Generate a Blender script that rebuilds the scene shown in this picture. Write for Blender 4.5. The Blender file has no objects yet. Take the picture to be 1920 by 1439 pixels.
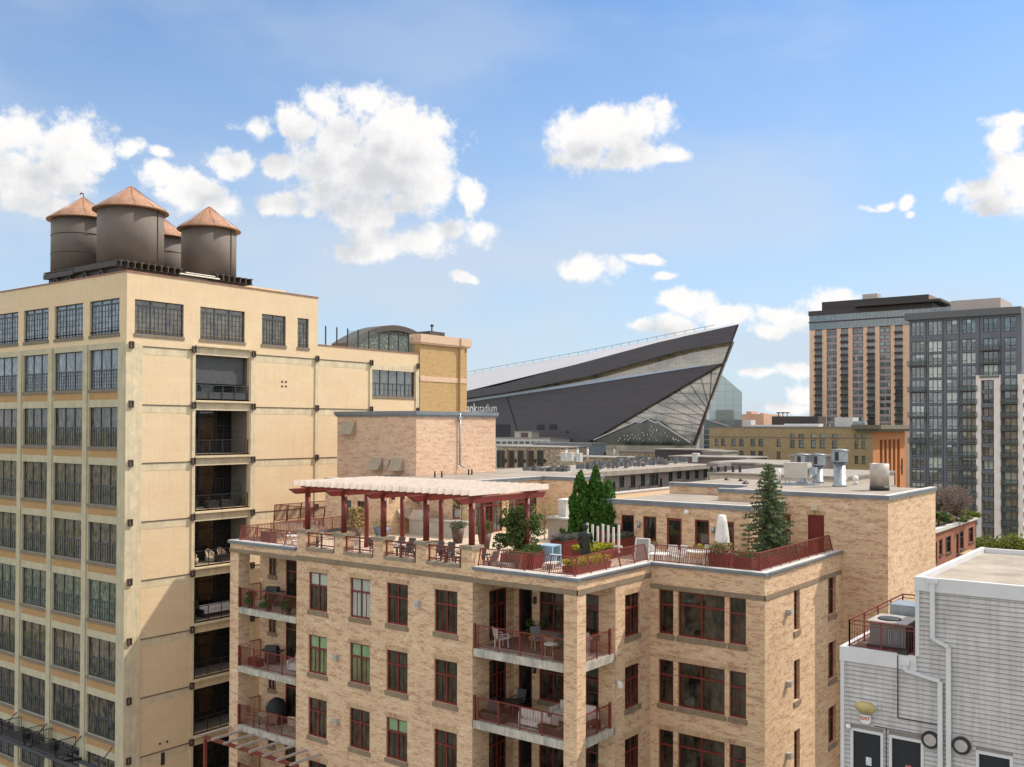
import bpy, math, random
import numpy as np
from mathutils import Vector, Matrix, noise as mnoise
# ------------------------------------------------------------------ camera
# world axes follow the street grid: X runs away to the right, Y away to the left
SC = bpy.context.scene
FL = 1829.3; PIT = 0.0123762; ROLL = 0.0027941; CY = 777.02; AZ = math.radians(52.94); H = 34.0
_F = np.array([0, math.cos(PIT), math.sin(PIT)]); _U = np.array([0, -math.sin(PIT), math.cos(PIT)]); _R = np.array([1, 0, 0.])
_R, _U = _R*math.cos(ROLL)+_U*math.sin(ROLL), _U*math.cos(ROLL)-_R*math.sin(ROLL)
GM = np.array([[math.cos(AZ), math.sin(AZ), 0], [-math.sin(AZ), math.cos(AZ), 0], [0, 0, 1.]])
Fg, Ug, Rg = GM@_F, GM@_U, GM@_R
cam = bpy.data.cameras.new('camera'); camo = bpy.data.objects.new('camera', cam)
SC.collection.objects.link(camo); SC.camera = camo
m = Matrix.Identity(4)
for i in range(3):
    m[i][0] = Rg[i]; m[i][1] = Ug[i]; m[i][2] = -Fg[i]
m[2][3] = H
camo.matrix_world = m
cam.sensor_width = 36; cam.lens = 36*FL/1920; cam.shift_y = (CY-719.5)/1920; cam.clip_start = .5; cam.clip_end = 80000

def P(x, y, X=None, Y=None, Z=None, d=None):
    """surveyed point: the spot of a known plane (X, Y or Z) or distance d seen along one sight line"""
    r = GM@(_F+_R*(x-960)/FL-_U*(y-CY)/FL)
    if d is None:
        d = X/r[0] if X is not None else Y/r[1] if Y is not None else (Z-H)/r[2]
    return (r[0]*d, r[1]*d, H+r[2]*d)

# ------------------------------------------------------------------ light
SUN_EL = math.radians(46.7); SUN_H = (.853, -.521)
sd = Vector((SUN_H[0]*math.cos(SUN_EL), SUN_H[1]*math.cos(SUN_EL), math.sin(SUN_EL))).normalized()
sun = bpy.data.lights.new('sun', 'SUN'); sun.energy = 2.0; sun.angle = math.radians(.5); sun.color = (1, .90, .78)
suno = bpy.data.objects.new('sun', sun); SC.collection.objects.link(suno)
suno.rotation_euler = sd.to_track_quat('Z', 'Y').to_euler()
SC.view_settings.view_transform = 'Standard'; SC.view_settings.look = 'None'
SC.view_settings.exposure = 1.24; SC.view_settings.gamma = 1
SKY = 0.1
SKYTINT = (.42, .59, .73, 1); VEIL = (2.75, 3.1, 3.55, 1); CL_LIT = (4.25, 4.2, 4.15, 1); CL_SHD = (2.85, 2.9, 3.05, 1)
W = bpy.data.worlds.new('World'); SC.world = W; W.use_nodes = True
# each cloud puff: pixel centre and half-sizes in the photograph, turned into bearing and height in the sky
PUFFS = [(40,255,75,48),(120,265,70,40),(30,330,70,55),(120,320,70,48),(185,285,34,34),(60,385,60,26),(245,283,30,14),(305,290,22,12),(300,335,36,24),(350,362,56,30),(410,388,40,22),(150,250,30,22),
 (475,240,34,18),(435,308,38,22),(515,385,38,20),(520,310,22,18),(585,398,16,12),
 (612,200,42,36),(680,195,38,32),(745,222,34,32),(805,232,40,26),(650,250,70,48),(730,275,80,52),(790,285,62,48),(690,335,90,60),(770,335,58,48),(600,320,36,32),(620,365,44,34),(690,395,70,40),(566,235,34,26),(650,300,60,50),(700,240,50,40),(760,385,44,26),
 (700,458,80,30),(780,455,70,26),(845,432,34,20),(905,452,32,24),(640,470,36,18),(862,522,22,8),(885,524,16,6),(888,365,22,26),
 (1080,250,48,36),(1130,218,44,22),(1200,225,50,28),(1110,290,64,30),(1180,298,66,26),(1245,298,38,16),(1060,300,34,20),(1160,260,56,34),(1240,212,18,14),
 (1110,508,50,20),(1250,518,22,9),(1205,482,30,9),(1285,568,58,16),(1200,612,26,13),(1270,612,50,16),(1375,592,62,20),(1445,588,46,18),(1500,600,46,18),(1545,572,46,24),(1450,620,34,13),(1555,610,36,26),
 (1890,330,62,36),(1840,352,56,26),(1900,225,46,18),(1885,265,30,28),(1860,385,40,18),(1915,370,40,30),(1640,390,24,7),(1662,384,18,7),(1705,382,14,10),(1712,402,9,7),(1425,702,44,10),(1495,692,38,12),(1500,745,26,15),(1470,772,40,10)]
def build_world():
    nt = W.node_tree; N = nt.nodes; L = nt.links; N.clear()
    out = N.new('ShaderNodeOutputWorld')
    sky = N.new('ShaderNodeTexSky'); sky.sky_type = 'NISHITA'; sky.sun_disc = False; sky.sun_elevation = SUN_EL
    sky.sun_rotation = math.atan2(SUN_H[0], SUN_H[1]); sky.altitude = 0; sky.air_density = 1.0; sky.dust_density = .4; sky.ozone_density = 1.6
    def put(n, i, s):
        if s is None: return
        if isinstance(s, (int, float, tuple)): n.inputs[i].default_value = s
        else: L.new(s, n.inputs[i])
    def mt(op, a, b=None, c=None, cl=False):
        n = N.new('ShaderNodeMath'); n.operation = op; n.use_clamp = cl
        for i, s in enumerate((a, b, c)): put(n, i, s)
        return n.outputs[0]
    def vm(op, a, b=None, c=None):
        n = N.new('ShaderNodeVectorMath'); n.operation = op
        for i, s in enumerate((a, b, c)): put(n, i, s)
        return n.outputs['Value' if op == 'LENGTH' else 0]
    def nz(vec, scale, det, off, rough=.5):
        n = N.new('ShaderNodeTexNoise'); n.noise_dimensions = '2D'; n.inputs['Scale'].default_value = scale
        n.inputs['Detail'].default_value = det; n.inputs['Roughness'].default_value = rough
        L.new(vm('ADD', vec, off), n.inputs['Vector']); return n
    def mr(v, a, b, c, d, smooth=True):
        n = N.new('ShaderNodeMapRange'); n.interpolation_type = 'SMOOTHSTEP' if smooth else 'LINEAR'
        for i, s in enumerate((a, b, c, d)): n.inputs[1+i].default_value = s
        L.new(v, n.inputs[0]); return n.outputs[0]
    def mix(f, a, b, bt='MIX'):
        n = N.new('ShaderNodeMix'); n.data_type = 'RGBA'; n.blend_type = bt
        for k, s in (('Factor', f), ('A', a), ('B', b)):
            if isinstance(s, (int, float, tuple)): n.inputs[k].default_value = s
            else: L.new(s, n.inputs[k])
        return n.outputs['Result']
    tc = N.new('ShaderNodeTexCoord'); sep = N.new('ShaderNodeSeparateXYZ'); L.new(tc.outputs['Generated'], sep.inputs[0])
    az = mt('ARCTAN2', sep.outputs[1], sep.outputs[0]); el = mt('ARCSINE', sep.outputs[2])
    cb = N.new('ShaderNodeCombineXYZ'); L.new(az, cb.inputs[0]); L.new(el, cb.inputs[1]); p0 = cb.outputs[0]
    base = mix(1., sky.outputs[0], SKYTINT, 'MULTIPLY')
    low = mr(el, .0, .46, .80, .0, False)
    veil = nz(vm('MULTIPLY', p0, (1, 2.6, 0)), 3.2, 5, (0, 0, 0))
    vf = mr(veil.outputs['Fac'], .36, .72, 0, .30)
    skyc = mix(mt('ADD', vf, low, cl=True), base, VEIL)
    pts = [p0, vm('ADD', p0, (-.022, .032, 0))]
    wp, fn = [], []
    for k, p in enumerate(pts):
        w = vm('SUBTRACT', nz(p, 16, 2, (3.1, 7.7, 0)).outputs['Color'], (.5, .5, .5))
        wp.append(vm('MULTIPLY_ADD', w, (.022, .022, 0), p))
        f = mt('MULTIPLY_ADD', nz(p, 26, 9 if k == 0 else 5, (1.3, 2.9, 0), .66).outputs['Fac'], 2.3, -1.15)
        f2 = mt('MULTIPLY_ADD', nz(p, 10, 2, (8.3, .9, 0)).outputs['Fac'], 1.0, -.5)
        fn.append(mt('ADD', f, f2))
    def leaf(puffs):
        if not puffs:
            bg = N.new('ShaderNodeBackground'); bg.inputs[1].default_value = SKY
            L.new(skyc, bg.inputs[0]); return bg.outputs[0]
        G = bpy.data.node_groups.new('cloud_puffs', 'ShaderNodeTree'); gn = G.nodes; gl = G.links
        for k in range(2):
            G.interface.new_socket('P%d' % k, in_out='INPUT', socket_type='NodeSocketVector')
            G.interface.new_socket('F%d' % k, in_out='INPUT', socket_type='NodeSocketFloat')
        for k in range(2): G.interface.new_socket('D%d' % k, in_out='OUTPUT', socket_type='NodeSocketFloat')
        gi = gn.new('NodeGroupInput'); go = gn.new('NodeGroupOutput')
        for k in range(2):
            cur = None
            for (a, e, ra, re) in puffs:
                n = gn.new('ShaderNodeVectorMath'); n.operation = 'MULTIPLY_ADD'; gl.new(gi.outputs[2*k], n.inputs[0])
                n.inputs[1].default_value = (1/ra, 1/re, 0); n.inputs[2].default_value = (-a/ra, -e/re, 0)
                c = gn.new('ShaderNodeVectorMath'); c.operation = 'LENGTH'; gl.new(n.outputs[0], c.inputs[0]); c = c.outputs['Value']
                if cur is not None:
                    q = gn.new('ShaderNodeMath'); q.operation = 'SMOOTH_MIN'; q.inputs[2].default_value = .15
                    gl.new(cur, q.inputs[0]); gl.new(c, q.inputs[1]); c = q.outputs[0]
                cur = c
            a_ = gn.new('ShaderNodeMath'); a_.operation = 'SUBTRACT'; gl.new(gi.outputs[2*k+1], a_.inputs[0]); gl.new(cur, a_.inputs[1])
            b_ = gn.new('ShaderNodeMath'); b_.operation = 'ADD'; b_.inputs[1].default_value = 1; gl.new(a_.outputs[0], b_.inputs[0])
            gl.new(b_.outputs[0], go.inputs[k])
        g = N.new('ShaderNodeGroup'); g.node_tree = G
        for k in range(2): L.new(wp[k], g.inputs[2*k]); L.new(fn[k], g.inputs[2*k+1])
        bg = N.new('ShaderNodeBackground'); bg.inputs[1].default_value = SKY
        cov = mr(g.outputs[0], -.12, .52, 0, 1)
        c = mix(mr(g.outputs[1], -.3, 1.5, 0, 1), CL_LIT, CL_SHD)
        L.new(mix(cov, skyc, c), bg.inputs[0]); return bg.outputs[0]
    PF = []
    for (x, y, rx, ry) in PUFFS:
        r = GM@(_F+_R*(x-960)/FL-_U*(y-CY)/FL); r /= np.linalg.norm(r)
        q = GM@(_F+_R*(x+rx-960)/FL-_U*(y-CY)/FL); q /= np.linalg.norm(q)
        t = GM@(_F+_R*(x-960)/FL-_U*(y-ry-CY)/FL); t /= np.linalg.norm(t)
        PF.append((math.atan2(r[1], r[0]), math.asin(r[2]), 1.30*abs(math.atan2(q[1], q[0])-math.atan2(r[1], r[0])), 1.30*(math.asin(t[2])-math.asin(r[2]))))
    def tree(a0, a1, e0, e1, dep):
        sub = [p for p in PF if a0-.07-p[2]*1.75 < p[0] < a1+.07+p[2]*1.75 and e0-.09-p[3]*1.75 < p[1] < e1+.05+p[3]*1.75]
        if len(sub) <= 9 or dep >= 4: return leaf(sub)
        best = None
        for ax in (0, 1):
            lo, hi = (a0, a1) if ax == 0 else (e0, e1)
            for t in (.35, .5, .65):
                c = lo+(hi-lo)*t
                m_ = .07 if ax == 0 else .09
                n0 = sum(1 for p in sub if p[ax] < c+m_+p[2+ax]*1.75); n1 = sum(1 for p in sub if p[ax] > c-m_-p[2+ax]*1.75)
                if best is None or max(n0, n1) < best[0]: best = (max(n0, n1), ax, c)
        _, ax, c = best
        if ax == 0: A, B = tree(a0, c, e0, e1, dep+1), tree(c, a1, e0, e1, dep+1)
        else: A, B = tree(a0, a1, e0, c, dep+1), tree(a0, a1, c, e1, dep+1)
        n = N.new('ShaderNodeMixShader'); L.new(mt('GREATER_THAN', az if ax == 0 else el, c), n.inputs[0]); L.new(A, n.inputs[1]); L.new(B, n.inputs[2])
        return n.outputs[0]
    frame = tree(.03, 1.27, 0, .5, 0)
    # unseen clouds over the rest of the sky, denser and brightened to fill shade
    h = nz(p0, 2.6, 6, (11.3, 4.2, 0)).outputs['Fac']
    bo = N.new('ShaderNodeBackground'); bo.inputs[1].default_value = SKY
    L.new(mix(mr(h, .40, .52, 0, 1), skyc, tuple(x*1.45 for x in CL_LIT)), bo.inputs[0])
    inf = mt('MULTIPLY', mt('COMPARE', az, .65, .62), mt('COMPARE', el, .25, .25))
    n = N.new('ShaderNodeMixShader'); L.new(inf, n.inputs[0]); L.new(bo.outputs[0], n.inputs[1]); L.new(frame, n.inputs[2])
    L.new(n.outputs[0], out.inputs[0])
build_world()
W.cycles.sampling_method = 'MANUAL'; W.cycles.sample_map_resolution = 512

# ------------------------------------------------------------------ helpers
rnd = random.Random(7)
COL = SC.collection
class MB:
    """collects faces; build() links them as one mesh object"""
    def __init__(s): s.v = []; s.f = []; s.mi = []; s.sm = []
    def poly(s, pts, mi=0, smooth=False):
        n = len(s.v); s.v.extend(tuple(p) for p in pts); s.f.append(tuple(range(n, n+len(pts)))); s.mi.append(mi); s.sm.append(smooth)
    def box(s, x0, x1, y0, y1, z0, z1, mi=0, skip=''):
        if x0 > x1: x0, x1 = x1, x0
        if y0 > y1: y0, y1 = y1, y0
        n = len(s.v)
        s.v += [(x0, y0, z0), (x1, y0, z0), (x1, y1, z0), (x0, y1, z0), (x0, y0, z1), (x1, y0, z1), (x1, y1, z1), (x0, y1, z1)]
        for k, q in (('b', (3, 2, 1, 0)), ('t', (4, 5, 6, 7)), ('s', (0, 1, 5, 4)), ('e', (1, 2, 6, 5)), ('n', (2, 3, 7, 6)), ('w', (3, 0, 4, 7))):
            if k in skip: continue
            s.f.append(tuple(n+i for i in q)); s.mi.append(mi); s.sm.append(False)
        return s
    def hexa(s, b, t, mi=0):
        """solid between two quads (bottom loop b, top loop t)"""
        n = len(s.v); k = len(b); s.v += [tuple(p) for p in b]+[tuple(p) for p in t]
        s.f.append(tuple(n+i for i in reversed(range(k)))); s.f.append(tuple(n+k+i for i in range(k)))
        for i in range(k): s.f.append((n+i, n+(i+1) % k, n+k+(i+1) % k, n+k+i))
        s.mi += [mi]*(k+2); s.sm += [False]*(k+2); return s
    def bar(s, a, b, w, h=None, mi=0):
        """rectangular bar from a to b"""
        a = Vector(a); b = Vector(b); h = h or w; d = (b-a).normalized()
        up = Vector((0, 0, 1)) if abs(d.z) < .95 else Vector((1, 0, 0))
        r = d.cross(up).normalized(); u = r.cross(d)
        c = [(-w/2, -h/2), (w/2, -h/2), (w/2, h/2), (-w/2, h/2)]
        return s.hexa([a+r*x+u*y for x, y in c], [b+r*x+u*y for x, y in c], mi)
    def tube(s, a, b, r0, r1=None, n=8, mi=0, caps=True, smooth=True):
        a = Vector(a); b = Vector(b); r1 = r0 if r1 is None else r1; d = (b-a).normalized()
        up = Vector((0, 0, 1)) if abs(d.z) < .95 else Vector((1, 0, 0))
        r = d.cross(up).normalized(); u = r.cross(d); k = len(s.v)
        for c, rr in ((a, r0), (b, r1)):
            for i in range(n):
                t = 2*math.pi*i/n; s.v.append(tuple(c+r*rr*math.cos(t)+u*rr*math.sin(t)))
        for i in range(n):
            s.f.append((k+i, k+(i+1) % n, k+n+(i+1) % n, k+n+i)); s.mi.append(mi); s.sm.append(smooth)
        if caps:
            s.f.append(tuple(k+i for i in reversed(range(n)))); s.f.append(tuple(k+n+i for i in range(n))); s.mi += [mi, mi]; s.sm += [False, False]
        return s
    def lathe(s, prof, n=24, c=(0, 0, 0), mi=0, smooth=True, caps=True):
        k = len(s.v)
        for r, z in prof:
            for i in range(n):
                t = 2*math.pi*i/n; s.v.append((c[0]+r*math.cos(t), c[1]+r*math.sin(t), c[2]+z))
        for j in range(len(prof)-1):
            for i in range(n):
                s.f.append((k+j*n+i, k+j*n+(i+1) % n, k+(j+1)*n+(i+1) % n, k+(j+1)*n+i)); s.mi.append(mi); s.sm.append(smooth)
        if caps:
            s.f.append(tuple(k+i for i in reversed(range(n)))); s.f.append(tuple(k+(len(prof)-1)*n+i for i in range(n))); s.mi += [mi, mi]; s.sm += [False, False]
        return s
    def ball(s, c, r, n=8, mi=0, sq=(1, 1, 1)):
        k = len(s.v); m_ = max(4, n//2+1)
        for j in range(m_+1):
            ph = math.pi*j/m_
            for i in range(n):
                t = 2*math.pi*i/n
                s.v.append((c[0]+r*sq[0]*math.sin(ph)*math.cos(t), c[1]+r*sq[1]*math.sin(ph)*math.sin(t), c[2]-r*sq[2]*math.cos(ph)))
        for j in range(m_):
            for i in range(n):
                s.f.append((k+j*n+i, k+j*n+(i+1) % n, k+(j+1)*n+(i+1) % n, k+(j+1)*n+i)); s.mi.append(mi); s.sm.append(True)
        return s
    def mesh(s, name, mats):
        me = bpy.data.meshes.new(name); me.from_pydata(s.v, [], s.f)
        for m_ in (mats if isinstance(mats, (list, tuple)) else [mats]): me.materials.append(m_)
        if s.f:
            me.polygons.foreach_set('material_index', s.mi); me.polygons.foreach_set('use_smooth', s.sm)
            uv = me.uv_layers.new(name='metres'); me.update()
            nl = len(me.loops); li = np.empty(nl, np.int32); me.loops.foreach_get('vertex_index', li)
            co = np.array(s.v, np.float32)[li]
            nf = len(s.f); nn = np.empty(nf*3, np.float32); me.polygons.foreach_get('normal', nn); nn = np.abs(nn.reshape(-1, 3))
            lt = np.empty(nf, np.int32); me.polygons.foreach_get('loop_total', lt); nn = np.repeat(nn, lt, axis=0)
            out = np.where((nn[:, 2:3] > nn[:, 0:1]) & (nn[:, 2:3] > nn[:, 1:2]), co[:, [0, 1]], np.where(nn[:, 0:1] > nn[:, 1:2], co[:, [1, 2]], co[:, [0, 2]]))
            uv.data.foreach_set('uv', out.astype(np.float32).ravel())
        return me
    def build(s, name, mats, parent=None):
        o = bpy.data.objects.new(name, s.mesh(name, mats)); COL.objects.link(o)
        if parent is not None:
            o.parent = parent
            base = parent.get('_b')
            q = parent
            off = Vector((0, 0, 0))
            if not q.get('_local'):
                while q is not None: off += q.location; q = q.parent
                o.matrix_parent_inverse = Matrix.Translation(-off)
        return o
def tag(o, label, cat, group=None, kind=None):
    if label: o['label'] = label
    if cat: o['category'] = cat
    if group: o['group'] = group
    if kind: o['kind'] = kind
    return o
def thing(name, label, cat, loc=(0, 0, 0), rz=0, group=None, local=False):
    """Empty at the base of a thing; local=True: its parts are modelled round the origin"""
    o = bpy.data.objects.new(name, None); COL.objects.link(o); o.location = loc; o.rotation_euler = (0, 0, rz); o.empty_display_size = .3
    if local: LOCAL.add(o.name)
    return tag(o, label, cat, group)
LOCAL = set()
def part(mb, name, mats, parent, label=None):
    o = bpy.data.objects.new(name, mb.mesh(name, mats)); COL.objects.link(o); o.parent = parent
    r = parent
    while r.parent is not None: r = r.parent
    if r.name not in LOCAL: o.matrix_parent_inverse = Matrix.Translation(-r.location) if parent is r else Matrix.Identity(4)
    if label: o['label'] = label
    return o
def part_each(mb, name, mats, parent, label=None):
    """every separate solid in mb becomes a part of its own"""
    par = list(range(len(mb.v)))
    def f_(i):
        while par[i] != i: par[i] = par[par[i]]; i = par[i]
        return i
    for f in mb.f:
        for i in f[1:]: par[f_(i)] = f_(f[0])
    gr = {}
    for k, f in enumerate(mb.f): gr.setdefault(f_(f[0]), []).append(k)
    for ks in gr.values():
        q = MB(); mp = {}
        for k in ks:
            t = []
            for i in mb.f[k]:
                if i not in mp: mp[i] = len(q.v); q.v.append(mb.v[i])
                t.append(mp[i])
            q.f.append(tuple(t)); q.mi.append(mb.mi[k]); q.sm.append(mb.sm[k])
        part(q, name, mats, parent, label)
def single(mb, name, mats, label, cat, group=None, loc=None, rz=0):
    """a thing that is one mesh"""
    o = bpy.data.objects.new(name, mb.mesh(name, mats)); COL.objects.link(o)
    if loc: o.location = loc; o.rotation_euler = (0, 0, rz)
    return tag(o, label, cat, group)
def structure(mb, name, mats):
    o = bpy.data.objects.new(name, mb.mesh(name, mats)); COL.objects.link(o); o['kind'] = 'structure'; return o
def dup(o, loc, rz=0, label=None, parent=None, scale=None):
    c = o.copy(); COL.objects.link(c)
    if parent is None:
        c.location = loc; c.rotation_euler = (0, 0, rz)
        if scale: c.scale = (scale,)*3
        if label: c['label'] = label
        if o.name in LOCAL: LOCAL.add(c.name)
    else: c.parent = parent
    for ch in list(o.children): dup(ch, None, parent=c)
    return c

# ------------------------------------------------------------------ materials
MC = {}
def nodes(name):
    m_ = bpy.data.materials.new(name); m_.use_nodes = True; nt = m_.node_tree; nt.nodes.clear()
    o = nt.nodes.new('ShaderNodeOutputMaterial'); b = nt.nodes.new('ShaderNodeBsdfPrincipled'); nt.links.new(b.outputs[0], o.inputs[0])
    return m_, nt, b
class NB:
    def __init__(s, nt): s.nt = nt
    def n(s, t, **k):
        x = s.nt.nodes.new(t)
        for a, v in k.items(): setattr(x, a, v)
        return x
    def put(s, x, i, v):
        if hasattr(v, 'is_linked') or hasattr(v, 'links'): s.nt.links.new(v, x.inputs[i])
        else: x.inputs[i].default_value = v
    def m(s, op, a, b=0., c=0., cl=False):
        x = s.n('ShaderNodeMath', operation=op, use_clamp=cl)
        for i, v in enumerate((a, b, c)): s.put(x, i, v)
        return x.outputs[0]
    def v(s, op, a, b=(0, 0, 0)):
        x = s.n('ShaderNodeVectorMath', operation=op); s.put(x, 0, a); s.put(x, 1, b); return x.outputs[0]
    def noise(s, vec, scale, det=3, rough=.5):
        x = s.n('ShaderNodeTexNoise'); s.put(x, 'Vector', vec); s.put(x, 'Scale', scale); s.put(x, 'Detail', det); s.put(x, 'Roughness', rough); return x.outputs['Fac']
    def mix(s, f, a, b, bt='MIX'):
        x = s.n('ShaderNodeMix', data_type='RGBA', blend_type=bt); s.put(x, 'Factor', f); s.put(x, 'A', a); s.put(x, 'B', b); return x.outputs['Result']
    def mr(s, f, a, b, c=0., d=1.):
        x = s.n('ShaderNodeMapRange'); s.put(x, 0, f)
        for i, v in enumerate((a, b, c, d)): x.inputs[i+1].default_value = v
        return x.outputs[0]
    def ramp(s, f, cols):
        x = s.n('ShaderNodeValToRGB'); s.put(x, 0, f); e = x.color_ramp.elements
        while len(e) < len(cols): e.new(.5)
        for i, (p, c) in enumerate(cols): e[i].position = p; e[i].color = c4(c)
        return x.outputs[0]
def c4(c): return (c[0], c[1], c[2], 1)
def srgb(h):
    r = [int(h[i:i+2], 16)/255 for i in (0, 2, 4)]
    return tuple(((x+.055)/1.055)**2.4 if x > .04 else x/12.92 for x in r)
def plain(name, col, rough=.7, var=.18, scale=3., metal=0., bump=0., spec=.5, streak=0.):
    if name in MC: return MC[name]
    m_, nt, b = nodes(name); B = NB(nt)
    tc = B.n('ShaderNodeTexCoord').outputs['Object']
    f = B.noise(tc, scale, 5, .6)
    col = c4(col); dk = tuple(c*(1-var) for c in col[:3])+(1,); lt = tuple(min(1, c*(1+var)) for c in col[:3])+(1,)
    c = B.mix(B.mr(f, .3, .7), dk, lt)
    if streak:
        g = B.noise(B.v('MULTIPLY', tc, (3, 3, .25)), 2., 4, .6)
        c = B.mix(B.m('MULTIPLY', B.mr(g, .45, .75), streak), c, tuple(x*.35 for x in col[:3])+(1,))
    B.put(b, 'Base Color', c); B.put(b, 'Roughness', rough); B.put(b, 'Metallic', metal); B.put(b, 'Specular IOR Level', spec)
    if bump:
        bp = B.n('ShaderNodeBump'); bp.inputs['Strength'].default_value = bump; bp.inputs['Distance'].default_value = .02
        B.put(bp, 'Height', B.noise(tc, scale*8, 4)); B.put(b, 'Normal', bp.outputs[0])
    MC[name] = m_; return m_
def brick(name, base, alt, dark, mortar, bw=.205, bh=.068, streak=.6, bump=.35, painted=False):
    m_, nt, b = nodes(name); B = NB(nt)
    uv = B.n('ShaderNodeUVMap').outputs[0]
    sn = B.v('SNAP', uv, (bw, bh, 1)); sr = B.v('SNAP', uv, (.05, bh, 1))
    rw = B.n('ShaderNodeTexWhiteNoise', noise_dimensions='2D'); B.put(rw, 0, sn)
    cl = B.noise(B.v('MULTIPLY', sr, (1.0, 4.2, 1)), 1.0, 4, .6)
    big = B.noise(uv, .22, 4)
    t = B.m('ADD', B.m('MULTIPLY', rw.outputs[0], .34), B.m('MULTIPLY', B.m('ADD', B.mr(cl, .28, .72), B.mr(big, .2, .8, -.16, .16)), .66))
    c = B.ramp(t, [(.12, alt), (.32, base), (.48, tuple((x*1.1+y)/2.05 for x, y in zip(base, dark))), (.53, base), (.68, dark), (.9, tuple(x*.9 for x in dark))] if streak else [(0, dark), (.5, base), (1, alt)])
    bt = B.n('ShaderNodeTexBrick'); B.put(bt, 'Vector', uv); B.put(bt, 'Scale', 1.); bt.offset = .5
    B.put(bt, 'Mortar Size', .007); B.put(bt, 'Mortar Smooth', .3); B.put(bt, 'Brick Width', bw); B.put(bt, 'Row Height', bh)
    c = B.mix(B.m('MULTIPLY', bt.outputs['Fac'], .75), c, c4(mortar))
    c = B.mix(B.mr(big, .3, .7, 0, .28), c, c4(tuple(x*.72 for x in base)))
    B.put(b, 'Base Color', c); B.put(b, 'Roughness', .9); B.put(b, 'Specular IOR Level', .25)
    bp = B.n('ShaderNodeBump'); bp.inputs['Strength'].default_value = bump; bp.inputs['Distance'].default_value = .012
    B.put(bp, 'Height', B.m('SUBTRACT', 1., bt.outputs['Fac'])); B.put(b, 'Normal', bp.outputs[0])
    return m_
def painted(name, base, warm, grey):
    """old brick under cream paint: faint courses, patches where the paint has gone"""
    m_, nt, b = nodes(name); B = NB(nt); uv = B.n('ShaderNodeUVMap').outputs[0]
    bt = B.n('ShaderNodeTexBrick'); B.put(bt, 'Vector', uv); B.put(bt, 'Scale', 1.)
    B.put(bt, 'Mortar Size', .008); B.put(bt, 'Brick Width', .22); B.put(bt, 'Row Height', .075)
    rw = B.n('ShaderNodeTexWhiteNoise', noise_dimensions='2D'); B.put(rw, 0, B.v('SNAP', uv, (.22, .075, 1)))
    p1 = B.noise(B.v('MULTIPLY', uv, (.6, 1.3, 1)), .6, 6, .65); p2 = B.noise(B.v('MULTIPLY', uv, (1, 6, 1)), .8, 4, .6)
    c = B.mix(B.mr(p1, .35, .7), c4(base), c4(warm)); c = B.mix(B.m('MULTIPLY', B.mr(p2, .5, .8), .35), c, c4(grey)); p3 = B.noise(B.v('MULTIPLY', uv, (5, .35, 1)), 1., 5, .65); c = B.mix(B.m('MULTIPLY', B.mr(p3, .52, .8), .4), c, c4(tuple(x*.72 for x in grey)))
    c = B.mix(B.m('MULTIPLY', rw.outputs[0], .16), c, c4(tuple(x*.7 for x in warm)))
    c = B.mix(B.m('MULTIPLY', bt.outputs['Fac'], .3), c, c4(tuple(x*.6 for x in warm)))
    B.put(b, 'Base Color', c); B.put(b, 'Roughness', .85)
    bp = B.n('ShaderNodeBump'); bp.inputs['Strength'].default_value = .3; bp.inputs['Distance'].default_value = .01
    B.put(bp, 'Height', B.m('SUBTRACT', 1., bt.outputs['Fac'])); B.put(b, 'Normal', bp.outputs[0]); return m_
def glass(name, col, var=.6, rough=.04, spec=.7, scale=1.2, blotch=None, ior=1.65):
    """window glass: mirror-like skin over the dim colours of the room behind it"""
    if name in MC: return MC[name]
    m_, nt, b = nodes(name); B = NB(nt); tc = B.n('ShaderNodeTexCoord').outputs['Object']
    oi = B.n('ShaderNodeObjectInfo').outputs['Random']
    cb = B.n('ShaderNodeCombineXYZ'); B.put(cb, 0, B.m('MULTIPLY', oi, 37.)); B.put(cb, 1, B.m('MULTIPLY', oi, 91.))
    f = B.noise(B.v('ADD', B.v('MULTIPLY', tc, (1.6, 1.6, .8)), cb.outputs[0]), scale, 4, .6)
    c = B.mix(B.mr(f, .35, .75), c4(tuple(x*(1-var) for x in col)), c4(blotch or tuple(x*(1+var*1.6) for x in col)))
    c = B.mix(B.m('MULTIPLY', oi, .35), c, c4(tuple(x*.4 for x in col)))
    B.put(b, 'Base Color', c); B.put(b, 'Roughness', rough); B.put(b, 'Specular IOR Level', spec); B.put(b, 'IOR', ior)
    bp = B.n('ShaderNodeBump'); bp.inputs['Strength'].default_value = .12; bp.inputs['Distance'].default_value = .05
    B.put(bp, 'Height', B.noise(tc, .7, 1)); B.put(b, 'Normal', bp.outputs[0])
    MC[name] = m_; return m_
def leafmat(name, a, b_, c_=None, scale=1.5):
    m_, nt, b = nodes(name); B = NB(nt); tc = B.n('ShaderNodeTexCoord').outputs['Object']
    g = B.n('ShaderNodeNewGeometry').outputs['Random Per Island']
    t = B.m('ADD', B.m('MULTIPLY', g, .6), B.m('MULTIPLY', B.mr(B.noise(tc, scale, 2), .3, .7), .4))
    B.put(b, 'Base Color', B.ramp(t, [(0, a), (.6, b_), (1., c_ or b_)])); B.put(b, 'Roughness', .6); B.put(b, 'Specular IOR Level', .3)
    b.inputs['Subsurface Weight'].default_value = 0
    tr = B.n('ShaderNodeBsdfTranslucent'); B.put(tr, 0, B.ramp(t, [(0, a), (1., b_)])); ms = B.n('ShaderNodeMixShader'); ms.inputs[0].default_value = .3
    nt.links.new(b.outputs[0], ms.inputs[1]); nt.links.new(tr.outputs[0], ms.inputs[2]); nt.links.new(ms.outputs[0], nt.nodes['Material Output'].inputs[0])
    return m_
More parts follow.
